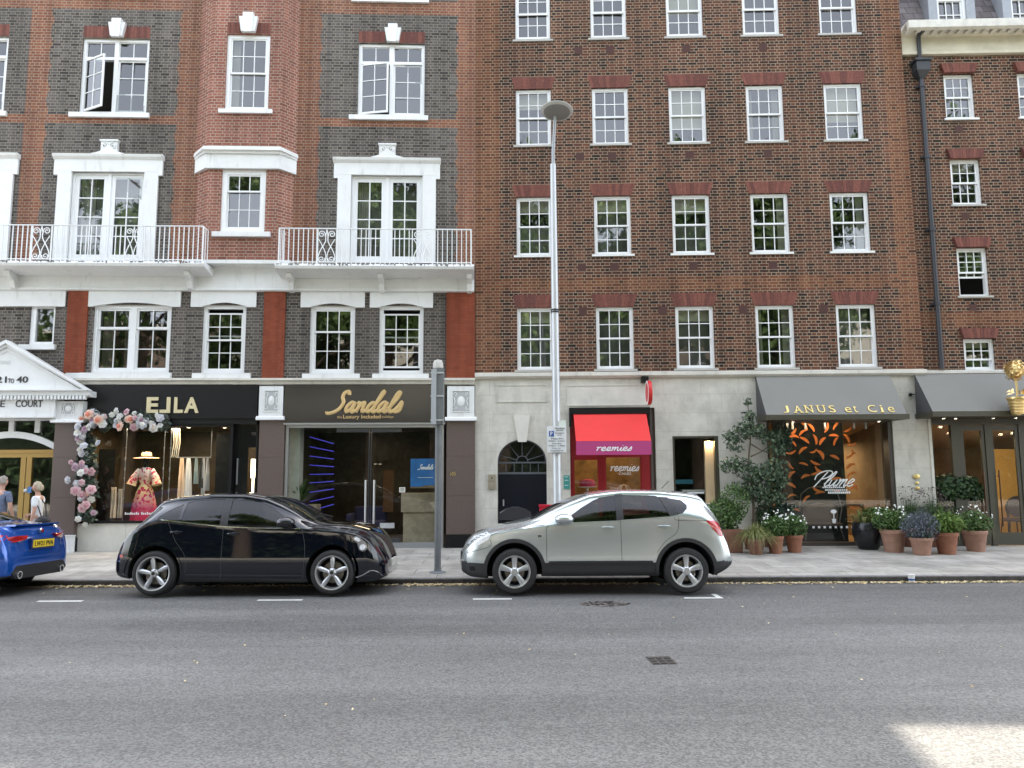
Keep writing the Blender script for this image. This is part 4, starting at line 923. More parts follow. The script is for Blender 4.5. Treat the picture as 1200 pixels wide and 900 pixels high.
s1_ = (L.p(7, 90)[0] - dx, L.p(7, 90)[0], s2_[2], s2_[3])
f0 = ((s1_[0] + s1_[1]) / 2 - .88, (s1_[0] + s1_[1]) / 2 + .88, f1[2], f1[3])
za0 = (s2_[2] + s4[2]) / 2; pit = za0 - (g1[2] + g3[2]) / 2
pitL = L.p(300, 134)[1]
nxt = L.p(459, 2)[1] + .08                     # sill line of the next floor up
t1 = (s1_[0], s1_[1], nxt, nxt + s2_[3] - s2_[2]); t2 = (s2_[0], s2_[1], *t1[2:]); t4 = (s4[0], s4[1], *t1[2:])
BX0, BX1 = L.p(230, 150)[0], L.p(349, 150, 0)[0]          # where the bay meets the wall
BD = .32
bxf0, bxf1 = L.p(246.5, 100, BD)[0], L.p(330, 100, BD)[0]
bw1 = L.r(264.5, 40, 315.5, 129, BD); bw2 = L.r(258.5, 198, 310.5, 272, BD)
bt = (bw1[0], bw1[1], nxt, nxt + bw1[3] - bw1[2])
# colour fields of the brickwork
xa0, xa1 = L.p(32, 90)[0], L.p(57, 90)[0]                 # orange strip between the first two windows
xb0 = L.p(209, 90)[0]; xd1 = L.p(375, 90)[0]; xe0 = L.p(536, 90)[0]
zs0, zs1 = L.p(300, 147)[1], L.p(300, 137)[1]
zt0_, zt1_ = L.p(300, 14)[1], L.p(300, -2)[1]
def mfl(x_, z_):
    t = tooth(z_)
    if xa0 < x_ < xa1 - t + .05: return 1
    if x_ > xb0 + t - .05 and x_ < xd1 - t + .05: return 1
    if x_ > xe0 + t - .05: return 1
    if zs0 < z_ < zs1: return 1
    if zt0_ < z_ < zt1_: return 1
    return 0
zz = [ze1 + i * .075 for i in range(int((TOPL - ze1) / .075) + 1)]
zz2 = zz
xx = [xa0] + [xa1 + d for d in (.05, .0225, -.005, -.0325, -.06)] + [xb0 + d for d in (-.05, -.0225, .005, .0325, .06)] + [xd1 + d for d in (.05, .0225, -.005, -.0325, -.06)] + [xe0 + d for d in (-.05, -.0225, .005, .0325, .06)] + [BX0, BX1]
hl = [s1_, s2_, s4, f1, f2, f0, t1, t2, t4]
hb = [(BX0 + .09, BX1 - .09, ze1 + .0, TOPL)]
B = MB(); wall_grid(B, XL, XR, ze1, TOPL, hl + hb, 0, .13, mfl, cx=xx, cz=zz2 + [zs0, zs1, zt0_, zt1_])
B.quad((XR, 0, 0), (XR, .3, 0), (XR, .3, TOPL), (XR, 0, TOPL), 1)
B.build('brick_wall', [GREY, REDQ], lb)
# first storey over the shops
piers = [L.r(78, 342, 101.5, 436), L.r(308.5, 343, 333.5, 442), L.r(523, 343, 556.5, 443)]
B = MB(); hg = [g0w, g1, g2, g3, g4]
wall_grid(B, XL, XR, zl, ze0, hg, .03, .13, lambda x_, z_: 0); B.build('grey_brick_storey', GREY, lb)
for p_ in piers: k = MB(); k.box(p_[0], min(p_[1], XR), -.03, .03, zl, ze0); k.build('red_pier', REDP, lb)
for u0, u1 in ((0 - 40, 77), (103, 212), (224, 300.5), (352.5, 427.5), (433.5, 507.5)):
    a, b = L.p(u0, 351)[0], L.p(u1, 351)[0]; zq0, zq1 = L.p(300, 360)[1], ze0 - .002
    hh = [h for h in hg if h[1] > a and h[0] < b and h is not g0w]
    k = MB()
    if hh:
        h = hh[0]; n_ = 12; xs_ = [h[0] + (h[1] - h[0]) * i / n_ for i in range(n_ + 1)]
        arc_ = [(q, h[3] - .04 + .09 * math.sin(math.pi * i / n_)) for i, q in enumerate(xs_)]
        for i in range(n_): k.prism([arc_[i], arc_[i + 1], (xs_[i + 1], zq1), (xs_[i], zq1)], -.02, .16)
        k.box(a, h[0], -.02, .03, zq0, zq1); k.box(h[1], b, -.02, .03, zq0, zq1)
    else: k.box(a, b, -.02, .03, zq0, zq1)
    k.build('white_lintel', WHITE, lb)
sash(lb, *g2, y=.08, c=3, rt_=2, rb=2, fw=.09, mid=.55, drop=.10, sh=.13, sx=.17, sy=-.05)
sash(lb, *g3, y=.08, c=3, rt_=1, rb=2, fw=.09, mid=.62, sh=.13, sx=.14, sy=-.05)
sash(lb, *g4, y=.08, c=3, rt_=2, rb=2, fw=.09, mid=.5, drop=.10, lift=.07, sh=.13, sx=.14, sy=-.05)
# wide double window
k = MB(); a, b, c, d = g1; k.box(a, a + .08, .08, .2, c, d); k.box(b - .08, b, .08, .2, c, d); m_ = (a + b) / 2; k.box(m_ - .07, m_ + .07, .08, .2, c + .08, d - .08); k.box(a + .08, b - .08, .081, .199, c, c + .08); k.box(a + .08, b - .08, .081, .199, d - .08, d)
for p, q in ((a + .08, m_ - .07), (m_ + .07, b - .08)):
    zq = c + (d - c) * .66; panes(k, p, q, c + .08, zq + .02, .14, 2, 2, st=.05); panes(k, p, q, zq - .02, d - .08, .11, 2, 1, st=.05)
o = k.build('double_window', WHITE2, lb); glass_pane('glass', a + .08, m_, c + .08, d - .08, .16, o); glass_pane('glass', m_, b - .08, c + .08, d - .08, .16, o)
MB().box(a - .2, b + .08, -.06, .1, c - .13, c - .001).build('sill', WHITE, o)
C = MB()
for xq_ in (a + .1, m_ - .3):
    pts = [(xq_ + .3 * i / 10, .35 + .03 * (i % 2)) for i in range(11)]
    for i in range(10): C.quad((*pts[i], c), (*pts[i + 1], c), (*pts[i + 1], d), (*pts[i], d))
C.build('curtain', mat('brown_grey_curtain', (.22, .19, .16), .9), o)
k = MB(); a, b, c, d = g0w; k.box(a, a + .12, .06, .16, c, d); k.box(b - .05, b, .06, .16, c, d); k.box(a + .12, b - .05, .061, .159, c, c + .08); k.box(a + .12, b - .05, .061, .159, d - .08, d)
o = k.build('small_window', WHITE2, lb); glass_pane('glass', a + .1, b - .04, c, d, .12, o); MB().box(a - .18, b + .08, -.06, .07, c - .12, c - .001).build('sill', WHITE, o)
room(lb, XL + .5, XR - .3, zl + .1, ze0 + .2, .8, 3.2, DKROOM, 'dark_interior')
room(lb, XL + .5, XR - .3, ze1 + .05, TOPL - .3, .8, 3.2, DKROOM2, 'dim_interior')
shell(lb, XL, XR - .01, 0, TOPL, .2, 11, PLAINBR)
k = MB(); k.prof([(-.05, TOPL), (-.4, TOPL + .15), (-.4, TOPL + .35), (.3, TOPL + .35), (.3, TOPL)], XL, XR); k.build('roof_cornice', WHITE, lb)
k = MB(); k.prof([(.1, TOPL + .36), (1.4, 25.6), (9, 25.6), (9, TOPL + .36)], XL, XR - .02); k.build('raised_roof', mat('roof_tile', (.16, .06, .04), .8), lb)  # unseen roof, raised until its shadow covers the near road

# upper windows: casements and bay sashes
def casement(par, x0, x1, z0, z1, y=.05, open_=0):
    k = MB(); fw = .07; zm = z0 + (z1 - z0) * .74; xm_ = (x0 + x1) / 2
    k.box(x0, x0 + fw, y, y + .1, z0, z1); k.box(x1 - fw, x1, y, y + .1, z0, z1); k.box(xm_ - .05, xm_ + .05, y, y + .1, z0 + fw, z1 - fw)
    k.box(x0 + fw, x1 - fw, y + .001, y + .099, z0, z0 + fw); k.box(x0 + fw, x1 - fw, y + .001, y + .099, z1 - fw, z1)
    for a, b in ((x0 + fw, xm_ - .05), (xm_ + .05, x1 - fw)):
        k.box(a, b, y - .01, y + .098, zm - .035, zm + .035); panes(k, a, b, zm + .035, z1 - fw, y + .03, 2, 1, st=.02)
    panes(k, xm_ + .05, x1 - fw, z0 + fw, zm - .035, y + .03, 2, 3, st=.04)
    o = k.build('casement_window', WHITE2, par)
    glass_pane('glass', xm_ + .05, x1 - fw, z0 + fw, zm, y + .05, o, tilt=.03); glass_pane('glass', x0 + fw, x1 - fw, zm, z1 - fw, y + .05, o, tilt=.03)
    k = MB(); a, b = x0 + fw, xm_ - .05; wl = b - a
    panes(k, 0, wl, z0 + fw, zm - .035, -.02, 2, 3, st=.04)
    k.add([(.03, .0, z0 + fw + .03), (wl - .03, .0, z0 + fw + .03), (wl - .03, .0, zm - .06), (.03, .0, zm - .06)], [[0, 1, 2, 3]], 1)
    k.xf(Matrix.Translation((a, y + .03, 0)) @ Matrix.Rotation(-open_, 4, 'Z')); k.build('open_casement', [WHITE2, GLASS], o)
    MB().box(x0 - .2, x1 + .1, -.07, y, z0 - .12, z0 - .001).build('sill', WHITE, o)
    return o
casement(lb, *s1_, open_=R(3)); casement(lb, *s2_, open_=R(28)); casement(lb, *s4, open_=R(12))
for t in (t1, t2, t4): casement(lb, *t, open_=0)
def keystone(par, xm_, z0, z1, w0, w1, y=-.10):
    k = MB(); k.prism([(xm_ - w0 / 2, z0), (xm_ + w0 / 2, z0), (xm_ + w1 / 2, z1), (xm_ - w1 / 2, z1)], y, -.001)
    k.box(xm_ - w1 * .28, xm_ + w1 * .28, y - .03, -.002, z1 - .002, z1 + .09); k.prism([(xm_ - w0 * .3, z0 - .03), (xm_ + w0 * .3, z0 - .03), (xm_ + w1 * .28, z1), (xm_ - w1 * .28, z1)], y - .03, y + .01)
    return k.build('keystone', WHITE, par)
for h in (s1_, s2_, s4):
    xm_ = (h[0] + h[1]) / 2; z_ = h[3]; flat_arch(lb, h[0] + .0, xm_ - .17, z_ + .02, .30, fl=.0); flat_arch(lb, xm_ + .17, h[1] - .0, z_ + .02, .30, fl=.0); keystone(lb, xm_ + .03, z_ + .02, z_ + .38, .30, .42)
# canted bay
def bay(z0, z1, holes_, name, inset=0):
    B = MB(); a0, a1, b0, b1 = BX0 + inset, BX1 - inset, bxf0 + inset * .6, bxf1 - inset * .6; d = BD - inset * .6
    wall_grid(B, b0, b1, z0, z1, holes_, -d, .13)
    B.quad((a0, 0.02, z0), (b0, -d, z0), (b0, -d, z1), (a0, 0.02, z1)); B.quad((b1, -d, z0), (a1, 0.02, z0), (a1, 0.02, z1), (b1, -d, z1))
    return B.build(name, BAYB, lb)
BAYB = brick_mat('bay_brick', [(.19, .075, .055), (.27, .10, .068), (.30, .12, .085), (.22, .085, .06)], (.38, .30, .24), patch=.15)
zc0, zc1 = L.p(289, 198, BD)[1], L.p(289, 174, BD)[1]
bay(ze1, zc0, [bw2], 'canted_bay_wall', .05); bay(zc0, TOPL, [bw1, bt], 'canted_bay_wall')
sash(lb, *bw1, y=-BD + .05, c=3, fw=.09, sh=.10, sx=.12, sy=-BD - .07, curtain=(-1,)); sash(lb, *bt, y=-BD + .05, c=3, fw=.09, sh=.10, sx=.12, sy=-BD - .07)
sash(lb, bw2[0], bw2[1], bw2[2], bw2[3], y=-BD + .06, c=3, rt_=1, rb=2, mid=.66, fw=.12, sh=.12, sx=.16, sy=-BD - .06)
xm_ = (bw1[0] + bw1[1]) / 2
flat_arch(lb, bw1[0], xm_ - .16, bw1[3] + .02, .28, fl=0, y=-BD - .004); flat_arch(lb, xm_ + .16, bw1[1], bw1[3] + .02, .28, fl=0, y=-BD - .004); ks = keystone(lb, xm_, bw1[3] + .03, bw1[3] + .42, .34, .46, y=-BD - .10)
k = MB()
def band(off, z0, z1):
    q = off; P = [(BX0 - q * .3, .02), (bxf0 - q * .41, -BD - q), (bxf1 + q * .41, -BD - q), (BX1 + q * .3, .02)]
    for i in range(3): a, b = P[i], P[i + 1]; k.add([(*a, z0), (*b, z0), (*b, z1), (*a, z1)], [[0, 1, 2, 3]])
    k.add([(*p, z0) for p in P], [[0, 1, 2, 3]]); k.add([(*p, z1) for p in P], [[0, 1, 2, 3]])
zt_ = zc1; band(.05, zc0, zt_ - .16); band(.10, zt_ - .161, zt_ - .10); band(.16, zt_ - .101, zt_ - .04); band(.13, zt_ - .041, zt_)
k.build('bay_cornice', WHITE, lb)
k = MB(); k.prism([(BX0, ze1 - .07), (BX1, ze1 - .07), (BX1, ze1 + .015), (BX0, ze1 + .015)], -BD - .03, .02); k.build('bay_base', WHITE, lb)
# French windows with white surrounds
def french(x0, x1, z0, z1, clip=None):
    k = MB(); jw = (x0 - L.p(64, 240)[0]) if clip is None else .3; jw = .33; zh = L.p(459, 186)[1] - z1 if False else .42
    k.box(x0 - jw, x0, -.06, .05, z0, z1); k.box(x1, x1 + jw, -.06, .05, z0, z1)
    k.box(x0 - jw, x1 + jw, -.065, .05, z1, z1 + .30); k.box(x0 - jw - .10, x0 - jw, -.061, -.001, z1 - .09, z1 + .30); k.box(x1 + jw, x1 + jw + .10, -.061, -.001, z1 - .09, z1 + .30)
    k.prof([(-.07, z1 + .30), (-.13, z1 + .36), (-.15, z1 + .42), (.0, z1 + .42), (.0, z1 + .30)], x0 - jw - .12, x1 + jw + .12)
    sr = k.build('door_surround', WHITE, lb)
    xm_ = (x0 + x1) / 2; k = MB(); zq = z1 + .42
    k.box(xm_ - .20, xm_ + .20, -.09, -.001, zq + .02, zq + .34); k.box(xm_ - .22, xm_ + .22, -.12, -.001, zq + .341, zq + .38)
    k.prism([(xm_ - .45, zq), (xm_ + .45, zq), (xm_ + .2, zq + .07), (xm_, zq + .24), (xm_ - .2, zq + .07)], -.13, -.001)
    for sx in (-1, 1):
        k.tube([(xm_ + sx * (.10 + .09 * (1 - i / 16) * math.cos(i * .62 + 1.57)), -.11, zq + .22 + .09 * (1 - i / 16) * math.sin(i * .62 + 1.57)) for i in range(15)], .02, 6)
    k.build('scroll_keystone', WHITE, sr)
    k = MB(); k.box(x0, x0 + .05, .03, .13, z0, z1); k.box(x1 - .05, x1, .03, .13, z0, z1); k.box(x0 + .05, x1 - .05, .031, .129, z1 - .05, z1); k.box(xm_ - .04, xm_ + .04, .03, .13, z0, z1 - .05); k.box(x0 + .05, x1 - .05, .031, .129, z0, z0 + .06)
    for a, b in ((x0 + .05, xm_ - .04), (xm_ + .04, x1 - .05)): panes(k, a, b, z0 + .06, z1 - .05, .06, 2, 4, st=.10, bar=.025)
    o = k.build('french_window', WHITE2, lb)
    glass_pane('glass', x0 + .1, xm_ - .05, z0 + .1, z1 - .1, .09, o, tilt=.02); glass_pane('glass', xm_ + .05, x1 - .1, z0 + .1, z1 - .1, .09, o, tilt=.02)
    C = MB(); pts = [(x0 + .1 + .34 * i / 12, .3 + .03 * (i % 2)) for i in range(13)]
    for i in range(12): C.quad((*pts[i], z0), (*pts[i + 1], z0), (*pts[i + 1], z1), (*pts[i], z1))
    C.build('curtain', CURT, o); MB().box(x0 + .45, x1 - .1, .32, .33, z0, z1 - .1).build('net_curtain', NET, o)
french(*f1); french(*f2); french(*f0)
# entablature
k = MB()
k.prof([(-.03, ze0), (-.09, ze0 + .02), (-.09, ze0 + .06), (-.05, ze0 + .08), (-.04, ze1 - .1), (-.10, ze1 - .06), (-.12, ze1), (.03, ze1 + .001), (.03, ze0)], XL, XR - .02)
k.build('entablature', WHITE, lb)
# balconies
def balcony(u0, u1, vtop, scrolls, vb, consoles, xoverride=None):
    D_ = .62
    x0 = L.p(u0, vb, D_)[0] if xoverride is None else xoverride; x1 = L.p(u1, vb, D_)[0]; zt_ = L.p((u0 + u1) / 2, vb, D_)[1]; zr_ = L.p((u0 + u1) / 2, vtop, D_)[1]
    k = MB(); k.prof([(-D_ - .04, zt_), (-D_ - .06, zt_ - .05), (-D_ - .03, zt_ - .11), (-.1, zt_ - .2), (-.03, zt_ - .2), (-.03, zt_)], x0 - .07, x1 + .07)
    b_ = k.build('balcony', WHITE, lb)
    k = MB()                                       # black drip stains along the slab edge
    for i in range(70):
        q = random.uniform(x0 - .05, x1 + .03); w_ = random.uniform(.006, .03); h_ = random.uniform(.008, .035) * (1 if random.random() < .8 else 1.8)
        k.prism([(q - w_, zt_ - .004), (q + w_, zt_ - .004), (q + w_ * .3, zt_ - .004 - h_), (q - w_ * .5, zt_ - .004 - h_ * .8)], -D_ - .0635, -D_ - .04)
    tag(k.build('drip_stains', mat('algae_stain', (.16, .155, .14), .9), b_), kind='stuff')
    k = MB(); y_ = -D_ + .02
    k.box(x0, x1, y_ - .02, y_ + .02, zr_ - .02, zr_); k.box(x0, x1, y_ - .012, y_ + .012, zt_ + .05, zt_ + .07)
    k.box(x0 - .001, x0 + .025, y_, -.01, zr_ - .021, zr_ - .001); k.box(x1 - .025, x1 + .001, y_, -.01, zr_ - .021, zr_ - .001)
    sc_ = [(L.p(a, 290, D_)[0], L.p(b, 290, D_)[0]) for a, b in scrolls]
    n_ = int((x1 - x0) / .112)
    for i in range(n_ + 1):
        q = x0 + (x1 - x0) * i / n_
        if any(a + .03 < q < b - .03 for a, b in sc_): continue
        t = .016 if i in (0, n_) else .0095; k.box(q - t, q + t, y_ - t, y_ + t, zt_, zr_ - .01)
    for xx_ in (x0, x1):
        for yy in (-.45, -.3, -.15): k.box(xx_ - .009, xx_ + .009, yy - .009, yy + .009, zt_, zr_ - .01)
    k.build('railing', WHITE2, b_)
    for a, b in sc_:
        k = MB(); m_ = (a + b) / 2; hw_ = (b - a) / 2; hh = zr_ - zt_
        k.box(a - .011, a + .011, y_ - .011, y_ + .011, zt_, zr_); k.box(b - .011, b + .011, y_ - .011, y_ + .011, zt_, zr_)
        for sx in (-1, 1):
            top_ = [(m_ + sx * hw_ * (.52 + .38 * (1 - i / 20) * math.cos(-i * .6 + 3.6)), y_, zt_ + hh * .83 + hw_ * .40 * (1 - i / 20) * math.sin(-i * .6 + 3.6)) for i in range(17)]
            bot_ = [(m_ + sx * hw_ * (.5 + .36 * (1 - i / 20) * math.cos(i * .6 + 2.9)), y_, zt_ + hh * .15 + hw_ * .36 * (1 - i / 20) * math.sin(i * .6 + 2.9)) for i in range(17)]
            k.tube(top_, .012, 5); k.tube(bot_, .012, 5)
            k.tube([(p.x, y_, p.y) for p in cr([(m_ + sx * hw_ * .12, zt_ + hh * .78), (m_ + sx * hw_ * .15, zt_ + hh * .62), (m_ + sx * hw_ * .6, zt_ + hh * .4), (m_ + sx * hw_ * .85, zt_ + hh * .22), (m_ + sx * hw_ * .8, zt_ + hh * .1)], 5)], .012, 5)
            k.tube([(m_ + sx * hw_ * .12, y_, zt_ + hh * .78), (m_, y_, zt_ + hh * .97)], .012, 5)
            k.tube([(p.x, y_, p.y) for p in cr([(m_ + sx * hw_ * .85, zt_ + hh * .7), (m_ + sx * hw_ * .45, zt_ + hh * .52), (m_ + sx * hw_ * .08, zt_ + hh * .28), (m_ + sx * hw_ * .1, zt_ + hh * .08)], 5)], .011, 5)
        k.build('scroll_panel', WHITE2, b_)
    for u in consoles:
        q = L.p(u, 325, .2)[0]; k = MB(); k.prof([(-.05, zt_ - .18), (-.42, zt_ - .16), (-.40, zt_ - .26), (-.22, zt_ - .36), (-.16, zt_ - .52), (-.05, zt_ - .56)], q - .06, q + .06); k.build('console_bracket', WHITE, b_)
balcony(0, 236.5, 263.5, [(35, 59), (145.5, 166)], 306.5, (14, 222), xoverride=L.p(-40, 300, .62)[0])
balcony(326, 552, 267.5, [(371, 394), (483, 506.5)], 310, (341, 447, 550))
# shop cornice
k = MB(); k.prof([(-.02, zl - .16), (-.10, zl - .14), (-.12, zl - .08), (-.18, zl - .05), (-.18, zl), (.05, zl + .02), (.05, zl - .16)], L.p(92, 447)[0], XR); k.build('shop_cornice', CREAM, lb)
k = MB(); q = L.p(78, 440); k.box(q[0], L.p(98, 440)[0], -.05, .03, zl, zl + .14); k.build('pier_base', WHITE, lb)
# ---- entrance with pediment (centre line just inside the left edge of the picture)
PD = .45
xc = L.p(4, 430, PD)[0]; xr_ = L.p(104, 460, PD)[0]; hw_ = xr_ - xc
zp0, zp1, zpk = L.p(60, 464.5, PD)[1], L.p(60, 457.5, PD)[1], L.p(4, 398, PD)[1]
k = MB()
k.prism([(xc - hw_ + .22, zp1), (xc + hw_ - .22, zp1), (xc, zpk - .16)], -PD + .12, .03)          # tympanum
sl_ = (zpk - zp1) / hw_
for s_ in (-1, 1):
    for off, t0, t1 in ((.0, 0, .07), (-.05, .07, .13), (.0 - .10, .13, .22)):
        k.prism([(xc + s_ * (hw_ + off * 0), zp1 - t0 * .9), (xc, zpk - t0 * 1.15), (xc, zpk - t1 * 1.15), (xc + s_ * (hw_ - t1 * 1.0), zp1 - .001 - (t0 * .9 if t0 == 0 else 0))], -PD + off * -1.0 - .0, -PD + .20 + off * -.4)
pd = k.build('pediment', WHITE, lb)
k = MB(); q0 = xc - hw_
k.prof([(-PD + .08, zp0), (-PD + .02, zp0 + .03), (-PD + .02, zp0 + .12), (-PD - .06, zp0 + .16), (-PD - .06, zp1 - .005), (.03, zp1 - .003), (.03, zp0)], q0, xr_)
q = q0 + .05
while q < xr_ - .12: k.box(q, q + .045, -PD - .01, -PD + .08, zp0 - .07, zp0 + .02); q += .082
zf_ = L.p(60, 493, PD - .1)[1]
k.box(q0 + .1, L.p(64, 480, PD - .1)[0], -PD + .10, .03, zf_ + .12, zp0 - .001)
k.box(q0 + .1, L.p(64, 480, PD - .1)[0], -PD + .06, .03, zf_ + .07, zf_ + .12)
en = k.build('entablature_block', WHITE, lb)
INK = mat('black_lettering', (.02, .02, .022), .4)
k = MB(); yq = -PD + .118
def tl(s, u0, u1, v0, v1, y, bold=.0):
    a = L.r(u0, v0, u1, v1, -y); put_text(k, s, a[0], a[1], y, a[2], a[3], .01, bold)
tl('21', -4.5, 8, 441, 448.5, yq, .02); tl('TO', 9.5, 16.5, 443.5, 449, yq); tl('40', 19.5, 33, 441, 448.5, yq, .02); k.build('lettering', INK, pd)
k = MB(); yq = -PD + .098; tl('E', .5, 6, 469.5, 477, yq, .01); tl('COURT', 18.5, 50, 469, 477, yq, .01); k.build('lettering', INK, en)
# little notice at the tympanum peak
k = MB()
for i in range(7): k.box(L.p(-6 + i * 2.2, 415, PD)[0], L.p(-6 + i * 2.2 + 1.2, 415, PD)[0], -PD + .10, -PD + .12, zpk - .55 + .0 * i, zpk - .47)
k.build('peak_dentils', WHITE, pd)
def capital(par, u0, v0, u1, v1, pu, d, cap=True):
    """white block with a carved panel"""
    a, b, c, e = L.r(u0, v0, u1, v1, d); k = MB()
    k.box(a, b, -d, .04, c, e)
    k.prof([(-d - .001, c - .001), (-d - .05, c - .03), (-d - .06, c - .09), (-d + .02, c - .10), (.04, c - .10), (.04, c - .001)], a - .05, b + .05)
    if cap: k.prof([(-d - .001, e), (-d - .05, e + .03), (-d - .05, e + .10), (.04, e + .10), (.04, e)], a - .05, b + .05)
    o = k.build('pier_capital', WHITE, par)
    a, b, c, e = L.r(*pu, d); k = MB(); y = -d
    for q in ((a, b, c, c + .02), (a, b, e - .02, e), (a, a + .02, c + .02, e - .02), (b - .02, b, c + .02, e - .02)): k.box(q[0], q[1], y - .018, y + .001, q[2], q[3])
    k.box(a + .021, b - .021, y - .003, y, c + .021, e - .021, 1)
    mx_, mz_ = (a + b) / 2, (c + e) / 2; rx, rz = (b - a) * .2, (e - c) * .22
    k.lathe([(0, -.03), (1, -.012), (1.08, 0)], (0, 0, 0), 16, 0, 'y'); n0 = len(k.v) - 48
    for i in range(n0, len(k.v)): v = k.v[i]; k.v[i] = (mx_ + v[0] * rx, y + v[1], mz_ + v[2] * rz)
    for sx in (-1, 1):
        for sz in (-1, 1):
            k.tube([(mx_ + sx * ((b - a) * .32 + .03 * math.cos(t)), y - .006, mz_ + sz * ((e - c) * .32 + .035 * math.sin(t))) for t in [i * .6 for i in range(9)]], .011, 5)
        k.tube([(mx_ + sx * (b - a) * .38, y - .006, mz_ - .1), (mx_ + sx * (b - a) * .32, y - .006, mz_), (mx_ + sx * (b - a) * .38, y - .006, mz_ + .1)], .012, 5)
    k.build('carved_panel', [WHITE, mat('panel_recess', (.42, .43, .43), .7)], o)
capital(lb, 63.5, 470, 97, 490.5, (71.5, 471, 89, 486.5), .28, cap=False)
capital(lb, 303.5, 452.5, 331.5, 487.5, (309.5, 457, 326.5, 482.5), .12, cap=False)
capital(lb, 524, 452.5, 556, 488.5, (529.5, 457.5, 551, 483), .12, cap=False)
# granite piers
zg = L.p(540, 491.5, .06)[1]
for n_, (u0, u1, d, top) in enumerate(((60.5, 90, .2, L.p(75, 494, .2)[1]), (302, 331.5, .08, zg), (523, 556.3, .08, zg))):
    a, b = L.p(u0, 560, d)[0], L.p(u1, 560, d)[0]
    if n_ == 2: b = XR - .001
    k = MB(); z_ = ZB + .30
    while z_ < top - .01:
        z2 = min(z_ + .92, top); k.box(a, b, -d, .35, z_ + .004, z2); z_ = z2
    o = k.build('granite_pier', GRANITE, lb)
    k = MB(); k.box(a - .02, b + (.02 if n_ < 2 else 0), -d - .03, .3, ZB - .1, ZB + .30); k.build('plinth', BLACK if n_ else BLACK, o)
wb = L.r(73.5, 628.5, 86, 648, .3); k = MB(); k.box(wb[0], wb[1], -.33, -.24, ZB - .02, wb[3]); k.box(wb[0] - .015, wb[1] + .015, -.345, -.24, wb[3], wb[3] + .025)
tag(k.build('white_casing', WHITE, M=L.M), 'small white painted box at the foot of the brown granite pier by the entrance', 'casing')
k = MB(); e = L.r(527.5, 553, 534, 557.5, .085); put_text(k, '100', e[0], e[1], -.081, e[2], e[3], .006, .02); k.build('door_number', GOLD, lb)
# doors of the entrance hall
BRASS = mat('brass_frame', (.36, .23, .07), .4, metal=.45)
xe = L.p(61, 560, 0)[0]; xd0, xd1 = XL, xe
z_a, z_b, z_c = L.p(30, 493, 0)[1], L.p(30, 507, 0)[1], L.p(30, 526, 0)[1]
k = MB(); k.box(xd0, xd1, .02, .12, z_a, zf_ + .15)
for u in (-19, 12.5, 43): a = L.p(u, 500)[0]; k.box(a - .06, a + .06, .02, .1, z_b, z_a)
n_ = 14
for i in range(n_):
    def az(t): return z_b - .28 * ((t - .0) / 1.0) ** 2 + .0
    ta, tb_ = (i / n_), ((i + 1) / n_); xa_, xb_ = xc + (xe - xc) * ta, xc + (xe - xc) * tb_
    for s_ in (1, -1):
        k.prism([(xc + s_ * (xa_ - xc), az(ta) - .12), (xc + s_ * (xb_ - xc), az(tb_) - .12), (xc + s_ * (xb_ - xc), az(tb_) + .03), (xc + s_ * (xa_ - xc), az(ta) + .03)], .0, .1)
tr_ = k.build('transom_frame', WHITE, lb); glass_pane('glass', xd0, xd1, z_c, z_a, .07, tr_, GLASS, 0)
k = MB(); k.box(xd0, xd1, .02, .1, z_c - .20, z_c - .02); k.box(xd0, xd1, .0, .1, z_c - .10, z_c - .06)
for u0, u1 in ((-62, -50), (-26, -13), (21, 27), (28, 34), (58.5, 62)): k.box(L.p(u0, 580)[0], L.p(u1, 580)[0], .021, .099, ZB, z_c - .2)
k.box(xd0, xd1, .022, .098, ZB, ZB + .25)
d_o = k.build('brass_doors', BRASS, lb); glass_pane('glass', xd0, xd1, ZB + .2, z_c - .15, .06, d_o, GLASS, 0)
k = MB(); a = L.p(30, 575, .05); k.ball((a[0], -.04, a[1]), .05, 10); k.build('door_knob', STEEL, d_o)
room(lb, XL, xe + .05, ZB, z_a, .3, 3, DKROOM2, 'hall_interior')

# ---- boutique with black fascia
fz0, fz1 = L.p(200, 497, .1)[1], zl - .16
fx0, fx1 = L.p(97, 470, .1)[0], L.p(301.5, 470, .1)[0]
k = MB(); k.box(fx0, fx1, -.10, .3, fz0 + .14, fz1 - .001); k.box(fx0, fx1, -.07, .3, fz0, fz0 + .139); k.box(fx0, fx1, -.12, -.09, fz0 + .13, fz0 + .155)
fa = k.build('fascia_sign', BLACK, lb)
k = MB()
for ch, u0, u1, mi in (('E', 172.3, 186, 0), ('L', 187.8, 200, 1), ('L', 204.5, 215, 0), ('A', 216.5, 233.5, 0)):
    e = L.r(u0, 465.5, u1, 484, .1); put_text(k, ch, e[0], e[1], -.101, e[2], e[3], .03, .045, mirror=bool(mi))
k.build('lettering', PALEGOLD, fa)
wz0 = L.p(200, 611, 0)[1]; wx0, wx1 = L.p(92, 560)[0], L.p(268, 560)[0]
k = MB(); k.box(wx0, wx1, -.04, .3, ZB - .05, wz0 - .03); k.build('stall_riser', STONE_L, lb)
k = MB()
for u in (148, 205): a = L.p(u, 630)[0]; k.box(a - .004, a + .004, -.042, -.03, ZB, wz0 - .03)
k.build('riser_joints', JOINT, lb)
k = MB(); k.box(wx0 - .1, wx1 + .02, -.08, .1, wz0 - .03, wz0 + .02); k.box(L.p(86, 600)[0], L.p(91.5, 600)[0], -.08, .1, ZB - .05, fz0); k.box(wx0, wx1, -.02, .06, fz0 - .06, fz0)
k.box(wx1, wx1 + .07, -.02, .2, ZB, fz0); k.box(L.p(299, 560)[0], fx1 + .02, -.02, .2, ZB, fz0)
